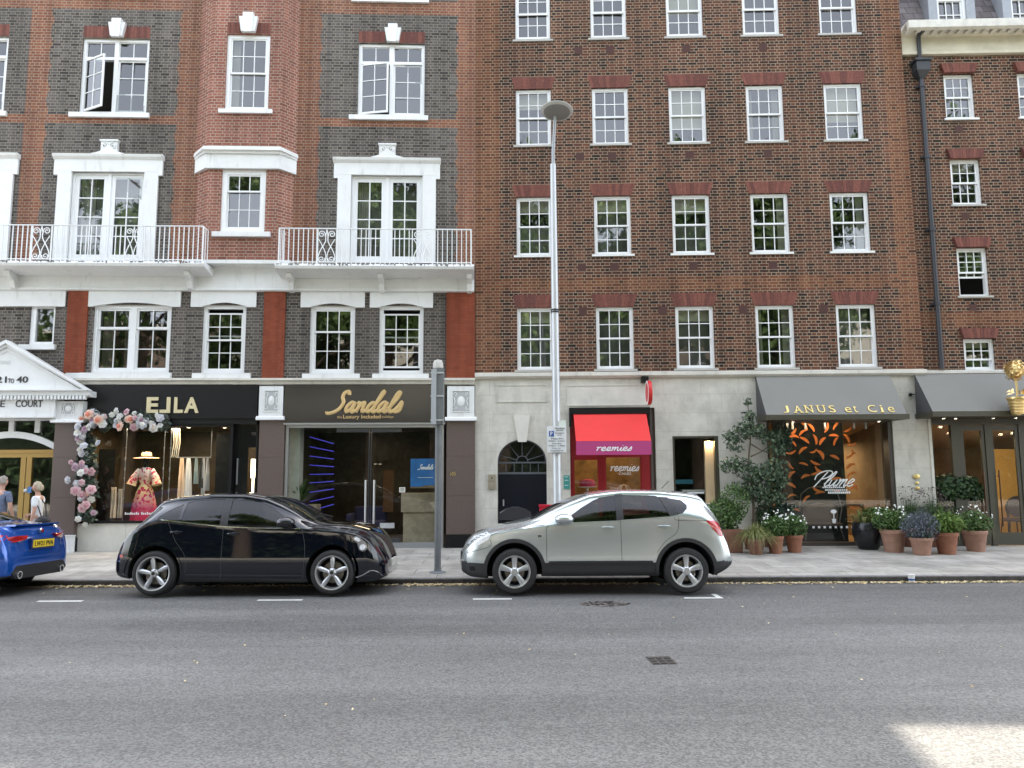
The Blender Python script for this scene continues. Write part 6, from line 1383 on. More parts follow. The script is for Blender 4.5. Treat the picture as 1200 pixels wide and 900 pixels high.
class Car:
    map = staticmethod(lambda x: x)
    def __init__(s, Lc, wm, zt, rail, belt, zb, wr, front=(.55, .62), rear=(.45, .75), zmid=.55, ws=None):
        s.L, s.wm, s.zt, s.rail, s.belt, s.zb, s.wr, s.fr, s.re, s.zmid = Lc, wm, zt, rail, belt, zb, wr, front, rear, zmid
        s.ws = ws or [(0, wm - .03), (Lc, wm - .03)]
        xs = [0, .01, .03, .06, .1] + list(np.arange(.15, Lc - .12, .045)) + [Lc - .1, Lc - .06, Lc - .03, Lc - .01, Lc]
        s.xs = xs; s.sec = [s.section(x) for x in xs]
    def plan(s, x):
        f = 1.0
        l_, m_ = s.fr
        if x < l_: f = m_ + (1 - m_) * (1 - (1 - x / l_) ** 2.4) ** (1 / 2.4)
        l_, m_ = s.re
        if s.L - x < l_: f = m_ + (1 - m_) * (1 - (1 - (s.L - x) / l_) ** 2.4) ** (1 / 2.4)
        return f
    def section(s, x):
        f = s.plan(x); zt, zs = pinterp(s.zt, x), pinterp(s.belt, x); zr = min(pinterp(s.rail, x), zt - .01); zs = min(zs, zr - .01)
        wm = s.wm * f; ws = pinterp(s.ws, x) * f; wr = pinterp(s.wr, x) * f; zb = pinterp(s.zb, x); zm = min(s.zmid, (zb + zs) / 2 + .05)
        P = [(wm * .95, zb), (wm * .988, zb + .05), (wm * .997, (zb + zm) / 2 + .03), (wm, zm), (wm * .993, zm + (zs - zm) * .45), ((ws * 2 + wm) / 3, zs - (zs - zm) * .18), (ws, zs), (ws + (wr - ws) * .12, zs + (zr - zs) * .2), ((ws + wr) / 2 + .015, (zs + zr) / 2), (wr + .015 * (zr - zs), zr - (zr - zs) * .12), (wr * .985, zr), (wr * .90, zr + (zt - zr) * .45), (wr * .65, zr + (zt - zr) * .75), (wr * .3, zt - (zt - zr) * .06), (0, zt)]
        C = cr(P, 3); return [(p.x, p.y) for p in C]
    def y(s, x, z):                            # half width of the side at x,z
        x = min(max(x, 0), s.L); i = min(max(int(np.searchsorted(s.xs, x)) - 1, 0), len(s.xs) - 2)
        t = (x - s.xs[i]) / (s.xs[i + 1] - s.xs[i]); r = []
        for sec in (s.sec[i], s.sec[i + 1]):
            zz = np.maximum.accumulate([q[1] for q in sec]) + np.arange(len(sec)) * 1e-6; r.append(float(np.interp(z, zz, [q[0] for q in sec])))
        return r[0] * (1 - t) + r[1] * t
    def top(s, x, y):
        i = min(max(int(np.searchsorted(s.xs, x)) - 1, 0), len(s.xs) - 2); t = (x - s.xs[i]) / (s.xs[i + 1] - s.xs[i]); r = []
        for sec in (s.sec[i], s.sec[i + 1]):
            S = sec[len(sec) // 2:]; r.append(float(np.interp(abs(y), [q[0] for q in S][::-1], [q[1] for q in S][::-1])))
        return r[0] * (1 - t) + r[1] * t
    def body(s, par, mats, zclad, arches, ar, winpolys, name='body'):
        B = MB(); n = len(s.sec[0]); m_ = 2 * n - 1
        for i, x in enumerate(s.xs):
            S = s.sec[i]; ring = [(x, q[0], q[1]) for q in S] + [(x, -q[0], q[1]) for q in S[::-1][1:]]; B.v += ring
        for i in range(len(s.xs) - 1):
            for j in range(m_):
                j2 = (j + 1) % m_; f = [i * m_ + j, i * m_ + j2, (i + 1) * m_ + j2, (i + 1) * m_ + j]
                zc_ = sum(B.v[q][2] for q in f) / 4; B.f.append(f); B.m.append(1 if zc_ < zclad or j == m_ - 1 else 0)
        # rounded end caps
        for e, x in ((0, s.xs[0]), (len(s.xs) - 1, s.xs[-1])):
            S = s.sec[e]
            for j in range(n - 1):
                a, b = e * m_ + j, e * m_ + j + 1; c, d = e * m_ + (m_ - 1 - j), e * m_ + (m_ - 2 - j)
                if b == d: B.f.append([a, b, c])
                else: B.f.append([a, b, d, c])
                B.m.append(1 if S[j][1] < zclad else 0)
        o = B.build(name, mats + [DARKM], par, smooth=35)
        cut = MB()
        for ax in arches:
            for s_ in (-1, 1):
                cut.lathe([(0, 0), (ar, 0), (ar, .42), (0, .42)], (ax, (s.wm - .32) if s_ > 0 else (-s.wm - .10), .345 + .01), 40, 2, 'y')
        for pl_ in winpolys: cut.prism([(s.map(p[0]), p[1]) for p in pl_], -s.wm - .2, s.wm + .2, 2)
        c = cut.build('cutter', mats + [DARKM])
        bm_ = bmesh.new(); bm_.from_mesh(c.data); bmesh.ops.remove_doubles(bm_, verts=bm_.verts, dist=1e-5); bmesh.ops.recalc_face_normals(bm_, faces=bm_.faces); bm_.to_mesh(c.data); bm_.free()
        md = o.modifiers.new('cut', 'BOOLEAN'); md.operation = 'DIFFERENCE'; md.object = c; md.solver = 'EXACT'; md.use_self = True
        par_m = o.matrix_world.copy(); o.parent = None; o.matrix_world = Matrix(); me = evaluated(o, 'body'); o.modifiers.clear(); o.data = me; o.parent = par
        bpy.data.objects.remove(c); return o
    def patch(s, par, name, poly, m_, off=.004, side=(-1, 1), step=.05, holes=(), rimw=0, skirt=.02):
        """a piece lying on the car's side, outline given in x,z"""
        poly = [(s.map(p[0]), p[1]) for p in poly]
        pts = []; out = []
        for i in range(len(poly)):
            a, b = Vector(poly[i]), Vector(poly[(i + 1) % len(poly)]); n_ = max(1, int((b - a).length / step))
            for j in range(n_): out.append(a + (b - a) * j / n_)
        P = [Vector((p[0], p[1])) for p in out]; n0 = len(P); E_ = [(i, (i + 1) % n0) for i in range(n0)]
        xs_ = [p.x for p in P]; zs_ = [p.y for p in P]
        gx = np.arange(min(xs_) + step / 2, max(xs_), step); gz = np.arange(min(zs_) + step / 2, max(zs_), step)
        P += [Vector((float(a), float(b))) for a in gx for b in gz]
        V, _, Fc, *_r = delaunay_2d_cdt(P, E_, [], 1, 1e-4)
        os_ = []
        for sd in side:
            us = sorted({i for f in Fc for i in f}); ix = {a: b for b, a in enumerate(us)}
            B = MB(); B.add([(V[i].x, sd * (s.y(V[i].x, V[i].y) + off), V[i].y) for i in us], [[ix[i] for i in f] for f in Fc])
            if skirt:
                ring = [Vector(p) for p in out]; k0 = len(B.v)
                B.add([(p[0], sd * (s.y(p[0], p[1]) + off), p[1]) for p in ring] + [(p[0], sd * (s.y(p[0], p[1]) - skirt), p[1]) for p in ring], [[i, (i + 1) % n0, (i + 1) % n0 + n0, i + n0] for i in range(n0)])
            os_.append(B.build(name, m_, par, smooth=30))
        return os_
    def seam(s, par, lines, wd=.007, m_=None, name='panel_gaps', off=.0015, sides=None):
        if sides is None and name != 'panel_gaps':
            for q in (-1, 1): s.seam(par, lines, wd, m_, name, off, (q,))
            return
        B = MB(); sides = sides or (-1, 1)
        for ln in lines:
            ln = [(s.map(p[0]), p[1]) for p in ln]
            P = cr(ln, 8) if len(ln) > 2 else [Vector((*ln[0], 0)) + (Vector((*ln[1], 0)) - Vector((*ln[0], 0))) * i / 16 for i in range(17)]
            for sd in sides:
                for i in range(len(P) - 1):
                    a, b = P[i], P[i + 1]; t = (b - a); t = Vector((-t.y, t.x, 0)).normalized() * wd / 2
                    B.add([(q.x, sd * (s.y(q.x, q.y) + off), q.y) for q in (a - t, b - t, b + t, a + t)], [[0, 1, 2, 3]])
        return B.build(name, m_ or SEAM, par)
def wheel(par, x, y, z, r, rr, side, style=0, w_=.21, rot=0):
    """hub and brake disc > tyre, rim"""
    k = MB(); k.lathe([(0, -.02), (rr * .62, -.02), (rr * .62, .0), (0, .0)], n=28, axis='y'); h = k.build('wheel', BRAKE, par, smooth=30); h.location = (x, y, z)
    k = MB(); k.lathe([(rr - .01, -w_ / 2 - .02), (rr + .01, -w_ / 2 - .035), (r * .90, -w_ / 2 - .03), (r * .975, -w_ / 2), (r, -w_ * .38), (r, w_ * .38), (r * .97, w_ / 2), (rr, w_ / 2), (rr - .01, -w_ / 2 - .02)], n=48, axis='y')
    for i in range(48): pass
    t = k.build('tyre', RUB, h, smooth=40)
    k = MB(); o_ = -w_ / 2 - .022
    k.lathe([(rr, o_ + .16), (rr, o_ + .0), (rr - .006, o_ - .012), (rr - .022, o_ - .008), (rr - .035, o_ + .03), (rr - .04, o_ + .16)], n=48, axis='y')
    k.lathe([(0, o_ + .0), (.045, o_ + .0), (.065, o_ + .015), (.07, o_ + .06)], n=20, axis='y')
    for i in range(5):
        a = R(90 + 72 * i + rot); c, s_ = math.cos(a), math.sin(a)
        def P(rad, off, yy): return (rad * c - off * s_, yy, rad * s_ + off * c)
        w0, w1, w2 = (.026, .044, .022) if style == 0 else (.018, .036, .008)
        ro = rr - .02
        secs = [(.045, w0, o_ + .008), (rr * .5, (w0 + w1) / 2 if style == 0 else w1 * 1.05, o_ + .014), (ro * .85, w1 if style == 0 else w1 * .9, o_ + .008), (ro, w1 * 1.1 if style == 0 else w2, o_ + .004)]
        if style == 1: secs = [(.04, .014, o_ + .012), (rr * .45, .030, o_ + .010), (ro * .8, .034, o_ + .004), (ro, .020, o_ + .006)]
        vv = []
        for rad, hw, yy in secs: vv += [P(rad, -hw, yy + .014), P(rad, -hw * .35, yy), P(rad, hw * .35, yy), P(rad, hw, yy + .014), P(rad, hw, yy + .05), P(rad, -hw, yy + .05)]
        ff = [[i_ * 6 + j, i_ * 6 + (j + 1) % 6, (i_ + 1) * 6 + (j + 1) % 6, (i_ + 1) * 6 + j] for i_ in range(3) for j in range(6)]
        k.add(vv, ff)
    rm = k.build('rim', ALLOY, h, smooth=30)
    k = MB(); k.lathe([(0, o_ - .004), (.028, o_ - .004), (.03, o_ + .01)], n=16, axis='y')
    for i in range(5):
        a = R(90 + 36 + 72 * i + rot); k.lathe([(0, o_ + .0), (.010, o_ + .0), (.010, o_ + .02)], (.052 * math.cos(a), 0, .052 * math.sin(a)), 8, axis='y')
    k.lathe([(rr * .68, .0), (rr * .95, .0)], n=24, axis='y', mi=1)
    k.build('centre_cap', [ALLOY if style == 0 else PLAST, DARKM], h)
    if side > 0:
        h.rotation_euler = (0, 0, math.pi)
    return h
def seat_pair(par, x, z, col):
    for y in (-.36, .36):
        k = MB(); k.prof([(y - .22, z - .55), (y + .22, z - .55), (y + .2, z - .0), (y + .12, z + .03), (y - .12, z + .03), (y - .2, z)], x, x + .12); k.prof([(y - .13, z + .07), (y + .13, z + .07), (y + .11, z + .22), (y - .11, z + .22)], x + .02, x + .10); k.build('seat', col, par)
def mirror(par, x, z, y, col, fwd=-1):
    for sd in (-1, 1):
        k = MB(); n0 = 0; k.ball((x, sd * (y + .13), z), .1, 16, sc3=(1.5, 1.05, .86)); o = k.build('wing_mirror', col, par, smooth=True)
        k = MB(); k.tube([(x + .0, sd * (y - .02), z - .05), (x, sd * (y + .08), z - .045)], .022, 8); k.ball((x, sd * (y + .12), z - .045), .075, 10, sc3=(.8, 1.1, .45)); k.build('mirror_foot', PLAST, o, smooth=True)
def handle(car, par, x, z, col):
    x = car.map(x)
    for sd in (-1, 1):
        y = car.y(x, z); k = MB(); k.ball((x, sd * (y - .006), z), .055, 14, sc3=(1.15, .16, .66)); k.build('handle_recess', PLAST, par, smooth=True)
        k = MB(); k.ball((x, sd * (y - .012), z), .055, 14, sc3=(1.1, .35, .62)); n1 = len(k.v); 
        k.tube([(x - .085, sd * (y + .012), z + .012), (x - .04, sd * (y + .028), z + .014), (x + .04, sd * (y + .028), z + .014), (x + .09, sd * (y + .012), z + .012)], [.011, .015, .015, .011], 7); k.build('door_handle', col, par, smooth=True)
SEATM = mat('seat_cloth', (.03, .03, .032), .85)

# ---- silver crossover, facing left
SILV = mat('silver_paint', (.55, .595, .605), .24, metal=.7, coat=.9)
sc1 = Car(4.22, .885,
    [(0, .66), (.06, .78), (.15, .88), (.3, .955), (.5, 1.01), (.8, 1.07), (1.04, 1.115), (1.2, 1.19), (1.34, 1.27), (1.68, 1.43), (2.03, 1.545), (2.35, 1.585), (2.9, 1.59), (3.45, 1.565), (3.78, 1.525), (3.84, 1.44), (4.0, 1.20), (4.09, 1.08), (4.14, .92), (4.19, .7), (4.22, .56)],
    [(0, .62), (.06, .73), (.2, .88), (.41, .965), (.8, 1.035), (1.04, 1.075), (1.34, 1.19), (1.68, 1.345), (2.03, 1.48), (2.5, 1.535), (3.1, 1.53), (3.55, 1.48), (3.78, 1.43), (3.9, 1.28), (4.02, 1.12), (4.10, .95), (4.17, .7), (4.22, .5)],
    [(0, .52), (.1, .68), (.25, .82), (.45, .90), (.8, .96), (1.2, 1.01), (1.75, 1.05), (2.5, 1.10), (3.19, 1.14), (3.5, 1.17), (3.8, 1.10), (4.0, .98), (4.15, .7), (4.22, .48)],
    [(0, .34), (.15, .26), (.5, .24), (.85, .27), (3.4, .27), (3.9, .27), (4.1, .36), (4.22, .44)],
    [(0, .66), (.8, .70), (1.1, .74), (1.5, .72), (2.0, .695), (2.6, .68), (3.3, .665), (3.8, .66), (4.22, .70)], front=(.7, .60), rear=(.5, .74))
ca = empty('parked_car', (-.81, 12.46, -.004)); tag(ca, 'silver crossover car with black lower cladding parked facing left', 'car', 'cars parked along the kerb')
WF = [(1.60, 1.075), (1.68, 1.16), (1.88, 1.30), (2.08, 1.415), (2.2, 1.46), (2.42, 1.49), (2.42, 1.105)]
WR = [(2.52, 1.115), (2.52, 1.495), (3.05, 1.48), (3.12, 1.455), (3.25, 1.165)]
WQ = [(3.36, 1.19), (3.24, 1.445), (3.45, 1.41), (3.53, 1.335), (3.52, 1.28), (3.44, 1.205)]
sc1.body(ca, [SILV, PLAST], .485, (.835, 3.465), .425, [WF, WR, WQ])
for pl_ in (WF, WR, WQ): sc1.patch(ca, 'side_window', pl_, CARGLASS, -.006, skirt=0)
sc1.patch(ca, 'window_pillar', [(2.415, 1.105), (2.415, 1.50), (2.525, 1.505), (2.525, 1.115)], PLAST, .003, skirt=0)
sc1.patch(ca, 'window_pillar', [(3.245, 1.165), (3.11, 1.465), (3.25, 1.455), (3.37, 1.19)], PLAST, .003, skirt=0)
def arc_poly(cx_, cz_, r0, r1, a0, a1, n_=22):
    A = [R(a0 + (a1 - a0) * i / n_) for i in range(n_ + 1)]
    return [(cx_ + r1 * math.cos(q), cz_ + r1 * math.sin(q)) for q in A] + [(cx_ + r0 * math.cos(q), cz_ + r0 * math.sin(q)) for q in A[::-1]]
for ax in (.835, 3.465): sc1.patch(ca, 'wheel_arch_trim', arc_poly(ax, .355, .425, .482, -10, 190), PLAST, .014)
sc1.patch(ca, 'sill_moulding', [(1.36, .50), (1.36, .46), (2.95, .46), (2.95, .50)], PLAST, .014)
sc1.patch(ca, 'headlight', [(.41, .94), (.47, .90), (.44, .83), (.30, .745), (.13, .70), (.10, .76), (.2, .87)], LENS, .006, step=.03)
sc1.patch(ca, 'tail_light', [(3.80, 1.10), (3.93, 1.10), (4.045, 1.04), (4.10, .93), (4.115, .855), (4.05, .85), (3.99, .87), (3.88, .99)], LENSR, .008, step=.03)
sc1.patch(ca, 'tail_light_stripe', [(3.93, 1.02), (4.06, .97), (4.07, .95), (3.95, .99)], mat('pale_red_lens', (.75, .15, .15), .15, coat=1), .012, step=.03)
sc1.patch(ca, 'fog_lamp', [(.13, .42), (.22, .42), (.24, .36), (.15, .35)], DARKM, .004, step=.03)
sc1.seam(ca, [[(1.33, .50), (1.33, .95), (1.36, 1.03)], [(2.48, .50), (2.475, 1.1)], [(1.40, .47), (2.48, .47)], [(3.02, .62), (3.15, .78), (3.34, .93), (3.38, 1.15)], [(3.30, 1.14), (3.40, 1.10), (3.9, 1.095)], [(.47, .90), (.9, 1.0), (1.3, 1.04)], [(.10, .62), (.45, .72), (.46, .83)]])
sc1.seam(ca, [[(1.36, 1.045), (1.75, 1.072), (2.5, 1.105), (3.25, 1.15)]], .010, SILV, 'belt_line', .004)
handle(sc1, ca, 2.27, .99, SILV); handle(sc1, ca, 3.14, 1.005, SILV)
mirror(ca, 1.60, 1.13, .80, SILV)
for x in (.835, 3.465):
    for sd in (-1, 1): wheel(ca, x, sd * .765, .345 - (.055 if sd > 0 else 0), .345, .248, sd, 0)
seat_pair(ca, 2.35, 1.12, SEATM); seat_pair(ca, 3.15, 1.12, SEATM)
k = MB()      # windscreen and rear screen, bonnet edge
def screen(car, par, x0, x1, wy, name, off=.006, n_=10, m_=None):
    B = MB(); N = 14; v = []
    for i in range(n_ + 1):
        x = x0 + (x1 - x0) * i / n_
        for j in range(N + 1):
            y = wy(x) * (2 * j / N - 1); v.append((x, y, car.top(x, y) + off))
    B.add(v, [[i * (N + 1) + j, i * (N + 1) + j + 1, (i + 1) * (N + 1) + j + 1, (i + 1) * (N + 1) + j] for i in range(n_) for j in range(N)])
    return B.build(name, m_ or WSGLASS, par, smooth=True)
screen(sc1, ca, 1.10, 1.98, lambda x: .66 - (x - 1.1) * .09, 'windscreen'); screen(sc1, ca, 3.84, 4.02, lambda x: .5, 'rear_screen')
k = MB(); k.box(1.5, 3.6, -.62, -.60, 1.50, 1.52) if False else None
B = MB(); B.box(-.02, .02, -.45, .45, .50, .62); B.build('grille', PLAST, ca)
B = MB(); B.box(-.035, -.018, -.26, .26, .38, .49); B.build('number_plate', STONE_L, ca)
k = MB(); P_ = [(1.12, -.5), (1.2, -.35), (1.26, .1)]; k.tube([(1.1, -.5, 1.14), (1.18, -.1, 1.165)], .01, 5); k.tube([(1.1, .1, 1.15), (1.18, .45, 1.155)], .01, 5); k.build('wiper', PLAST, ca)
k = MB(); k.tube([(3.3, 0, 1.60), (3.42, 0, 1.72)], .006, 5); k.build('aerial', PLAST, ca)
k = MB(); k.box(3.62, 3.88, -.50, .50, 1.505, 1.53); k.build('spoiler', SILV, ca, bevel=.01)
sc1.seam(ca, [[(1.20, .875), (1.25, .875)]], .03, CHROME, 'wing_badge', .004)
ca.rotation_euler = (R(-1.9), 0, 0)

# ---- black hatchback, facing right
BLKP = mat('black_paint', (.003, .004, .009), .05, coat=1, spec=.25)
MX = lambda x: (x * .79 / .93 if x < .93 else (x - .14 if x < 3.66 else 3.52 + (x - 3.66) * .70 / .61))
mp_ = lambda P: [(MX(a), b) for a, b in P]
bc = Car(MX(4.27), .90, *[mp_(q) for q in (
    [(0, .52), (.06, .66), (.12, .78), (.2, .885), (.36, .985), (.6, 1.05), (.85, 1.085), (1.1, 1.10), (1.25, 1.125), (1.4, 1.20), (1.58, 1.31), (1.8, 1.42), (2.06, 1.51), (2.4, 1.565), (2.95, 1.57), (3.43, 1.53), (3.74, 1.475), (3.80, 1.42), (3.86, 1.28), (3.94, 1.17), (4.06, 1.08), (4.17, .95), (4.24, .78), (4.27, .56)],
    [(0, .48), (.06, .60), (.15, .74), (.3, .90), (.45, .965), (.7, 1.01), (1.1, 1.04), (1.35, 1.09), (1.58, 1.23), (1.8, 1.34), (2.06, 1.45), (2.4, 1.505), (2.95, 1.51), (3.43, 1.46), (3.70, 1.40), (3.8, 1.28), (3.95, 1.12), (4.1, .95), (4.2, .76), (4.27, .52)],
    [(0, .44), (.12, .60), (.3, .80), (.5, .90), (.8, .95), (1.2, .985), (1.5, 1.0), (2.0, 1.01), (2.63, 1.045), (3.1, 1.09), (3.55, 1.15), (3.8, 1.10), (4.0, .96), (4.15, .78), (4.27, .48)],
    [(0, .26), (.15, .20), (.6, .19), (1.3, .19), (3.4, .21), (3.9, .24), (4.15, .28), (4.27, .34)],
    [(0, .62), (.5, .68), (1.0, .72), (1.5, .73), (2.0, .69), (2.6, .675), (3.3, .65), (3.8, .63), (4.27, .68)])], front=(.6, .52), rear=(.5, .68)); bc.map = MX
cb = empty('parked_car', (-1.98, 12.50, -.004), math.pi); tag(cb, 'glossy black hatchback with round front lights parked facing right', 'car', 'cars parked along the kerb')
VF = [(1.62, 1.03), (1.66, 1.13), (1.80, 1.235), (1.98, 1.35), (2.15, 1.415), (2.58, 1.455), (2.58, 1.05)]
VR = [(2.69, 1.06), (2.69, 1.46), (2.9, 1.458), (3.18, 1.435), (3.29, 1.405), (3.29, 1.12)]
VQ = [(3.34, 1.125), (3.34, 1.385), (3.52, 1.29), (3.67, 1.18), (3.66, 1.155)]
bc.body(cb, [BLKP, PLAST], .22, (.79, 3.52), .405, [VF, VR, VQ])
for pl_ in (VF, VR, VQ): bc.patch(cb, 'side_window', pl_, CARGLASS, -.006, skirt=0)
bc.patch(cb, 'window_pillar', [(2.575, 1.05), (2.575, 1.465), (2.695, 1.465), (2.695, 1.06)], PLAST, .003, skirt=0)
bc.seam(cb, [[(1.45, 1.005), (1.7, 1.01), (2.2, 1.02), (2.7, 1.047), (3.2, 1.10), (3.62, 1.15)]], .015, CHROME, 'window_trim', .006)
bc.seam(cb, [[(1.38, .25), (1.36, .7), (1.42, 1.0)], [(2.64, .25), (2.635, 1.04)], [(3.18, .35), (3.2, .6), (3.37, .85), (3.5, 1.13)], [(1.38, .30), (3.18, .32)], [(.50, .93), (.8, .985), (1.35, 1.03)]], .006, mat('dull_gap', (.05, .05, .055), .6))
bc.patch(cb, 'wheel_arch_lip', arc_poly(.93, .355, .405, .43, 0, 180), BLKP, .012); bc.patch(cb, 'wheel_arch_lip', arc_poly(3.66, .355, .405, .43, 0, 180), BLKP, .012)
bc.patch(cb, 'sill_trim', [(1.36, .20), (1.36, .25), (3.2, .27), (3.2, .22)], PLAST, .012)
bc.patch(cb, 'headlight', [(.57, .865), (.52, .89), (.46, .875), (.39, .82), (.34, .775), (.315, .715), (.34, .665), (.395, .65), (.45, .675), (.475, .73), (.49, .78), (.56, .825)], mat('smoked_lens', (.25, .26, .28), .06, metal=.4, coat=1), .010, step=.03)
bc.patch(cb, 'lamp_reflector', [(.395 + .052 * math.cos(q), .718 + .045 * math.sin(q)) for q in [i * .524 for i in range(12)]], LENS, .018, step=.03)
bc.patch(cb, 'lamp_reflector', [(.55, .855), (.51, .872), (.46, .855), (.43, .815), (.47, .80), (.53, .825)], LENS, .016, step=.03)
bc.patch(cb, 'grille_opening', [(.06, .30), (.08, .42), (.2, .40), (.30, .30)], DARKM, .004, step=.03)
bc.seam(cb, [[(.06, .27), (.14, .34), (.25, .36), (.38, .30), (.5, .265)]], .014, CHROME, 'bumper_trim', .01)
bc.patch(cb, 'reflector', [(4.10, .62), (4.16, .62), (4.16, .58), (4.10, .58)], LENSR, .006, step=.03)
bc.patch(cb, 'reflector', [(4.14, .53), (4.20, .53), (4.2, .51), (4.14, .51)], CHROME, .006, step=.03, side=(1,))
bc.seam(cb, [[(1.5, .44), (2.0, .50), (2.6, .52), (3.1, .50)]], .006, mat('door_crease', (.015, .016, .02), .25), 'door_crease', .003)
handle(bc, cb, 2.47, .92, BLKP); handle(bc, cb, 3.35, .95, BLKP); mirror(cb, 1.52, 1.10, .80, BLKP)
for x in (.79, 3.52):
    for sd in (-1, 1): wheel(cb, x, sd * .785, .34 - (.055 if sd < 0 else 0), .34, .262, sd, 1, rot=8 if x > 2 else 0)
screen(bc, cb, 1.16, 1.84, lambda x: .66 - (x - 1.16) * .07, 'windscreen'); screen(bc, cb, 3.70, 3.92, lambda x: .48, 'rear_screen')
seat_pair(cb, 2.31, 1.08, SEATM); seat_pair(cb, 3.06, 1.08, SEATM)
B = MB(); B.box(-.03, .0, -.26, .26, .38, .49); B.build('number_plate', STONE_L, cb)
k = MB(); k.tube([(1.14, -.5, 1.15), (1.22, -.1, 1.20)], .01, 5); k.tube([(1.14, .1, 1.16), (1.22, .45, 1.175)], .01, 5); k.build('wiper', PLAST, cb)
cb.rotation_euler = (R(-1.9) * 1, 0, math.pi); cb.rotation_euler = (Matrix.Rotation(R(-1.9), 3, 'X') @ Matrix.Rotation(math.pi, 3, 'Z')).to_euler()

# ---- blue saloon, seen from behind its left-hand corner
BLUEP = mat('blue_paint', (.010, .085, .40), .16, metal=.35, coat=1)
bl = Car(4.64, .92,
    [(0, .55), (.1, .72), (.5, .88), (1.3, 1.0), (1.6, 1.06), (2.2, 1.35), (2.6, 1.43), (3.0, 1.42), (3.5, 1.30), (4.0, 1.13), (4.15, 1.09), (4.4, 1.075), (4.50, 1.06), (4.56, .98), (4.60, .80), (4.64, .62)],
    [(0, .50), (.1, .66), (.5, .84), (1.3, .95), (1.6, 1.0), (2.2, 1.27), (2.6, 1.36), (3.0, 1.34), (3.5, 1.22), (4.0, 1.06), (4.4, 1.035), (4.50, 1.02), (4.56, .92), (4.60, .74), (4.64, .56)],
    [(0, .45), (.2, .65), (.6, .80), (1.3, .92), (2.0, .93), (3.0, .97), (3.8, 1.0), (4.3, .98), (4.5, .90), (4.6, .66), (4.64, .46)],
    [(0, .24), (.3, .18), (4.0, .20), (4.4, .22), (4.64, .30)],
    [(0, .6), (1.0, .72), (1.6, .72), (2.3, .60), (3.2, .58), (3.9, .66), (4.2, .72), (4.64, .70)], front=(.7, .6), rear=(.5, .70))
cc = empty('parked_car', (-12.42, 12.46, -.004)); tag(cc, 'metallic blue saloon with a yellow number plate, cut off by the left edge', 'car', 'cars parked along the kerb')
bl.body(cc, [BLUEP, PLAST], .30, (.9, 3.72), .38, [])
bl.patch(cc, 'side_window', [(1.9, 1.0), (2.4, 1.28), (3.1, 1.28), (3.7, 1.06)], WSGLASS, .004, skirt=0)
bl.patch(cc, 'tail_light', [(4.16, .94), (4.24, .80), (4.40, .78), (4.5, .80), (4.56, .86), (4.52, .92), (4.3, .96)], LENSR, .006, step=.03)
bl.patch(cc, 'bumper_reflector', [(4.30, .44), (4.48, .44), (4.5, .42), (4.30, .42)], LENSR, .006, step=.03)
bl.seam(cc, [[(3.2, .3), (3.2, .98)], [(4.18, .5), (4.3, .56), (4.58, .58)], [(4.1, 1.0), (4.45, .985)]])
screen(bl, cc, 3.1, 4.0, lambda x: .52 + (x - 3.1) * .07, 'rear_screen'); screen(bl, cc, 1.62, 2.25, lambda x: .62, 'windscreen')
xr0_ = 4.642
def rear_y(z): return bl.y(4.62, z)
k = MB(); k.box(4.60, 4.66, -.30, .30, .68, .84); k.build('plate_recess', mat('dark_blue_recess', (.006, .03, .16), .3), cc)
k = MB(); k.box(4.655, 4.675, -.27, .27, .70, .82); np_ = k.build('number_plate', mat('yellow_plate', (.82, .60, .03), .45), cc)
k = MB(); put_text(k, 'LW21 PVA', 0, .48, 0, 0, .075, .004, .02); Mx = Matrix.Translation((4.676, -.24, .722)) @ Matrix.Rotation(R(90), 4, 'Z'); k.xf(Mx); k.build('lettering', INK, np_)
for sd in (-1, 1):
    k = MB(); pts = [(4.60, sd * .36, .90), (4.58, sd * .60, .90), (4.50, sd * .74, .88), (4.50, sd * .76, .80), (4.585, sd * .60, .81), (4.615, sd * .40, .84)]
    vv = [Vector(p) + Vector((.035, 0, 0)) for p in pts] + [Vector(p) + Vector((-.05, 0, 0)) for p in pts]; k.add(vv, [list(range(6)), list(range(11, 5, -1))] + [[i, (i + 1) % 6, (i + 1) % 6 + 6, i + 6] for i in range(6)]); k.build('tail_light', LENSR, cc, bevel=.01)
    k = MB(); k.lathe([(.055, 0), (.06, .08), (.045, .08), (.04, .0)], (4.60, sd * .55, .30), 16, axis='x'); k.build('exhaust', CHROME, cc, smooth=True)
k = MB(); k.prof([(-.62, .24), (.62, .24), (.70, .34), (.60, .44), (-.60, .44), (-.70, .34)], 4.58, 4.655); k.build('diffuser', PLAST, cc)
k = MB(); k.prof([(-.58, 1.05), (.58, 1.05), (.55, 1.075), (-.55, 1.075)], 4.40, 4.55); k.build('boot_spoiler', BLUEP, cc)
k = MB(); k.lathe([(0, .0), (.04, .0), (.045, -.02)], (4.63, 0, .96), 16, axis='x'); k.lathe([(0, .005), (.022, .005), (.024, 0)], (4.63, 0, .96), 12, axis='x', mi=1); k.build('badge', [CHROME, LENSR], cc)
for x in (.9, 3.72):
    for sd in (-1, 1): wheel(cc, x, sd * .79, .335 - (.055 if sd > 0 else 0), .335, .25, sd, 0)
cc.rotation_euler = (R(-1.9), 0, 0)
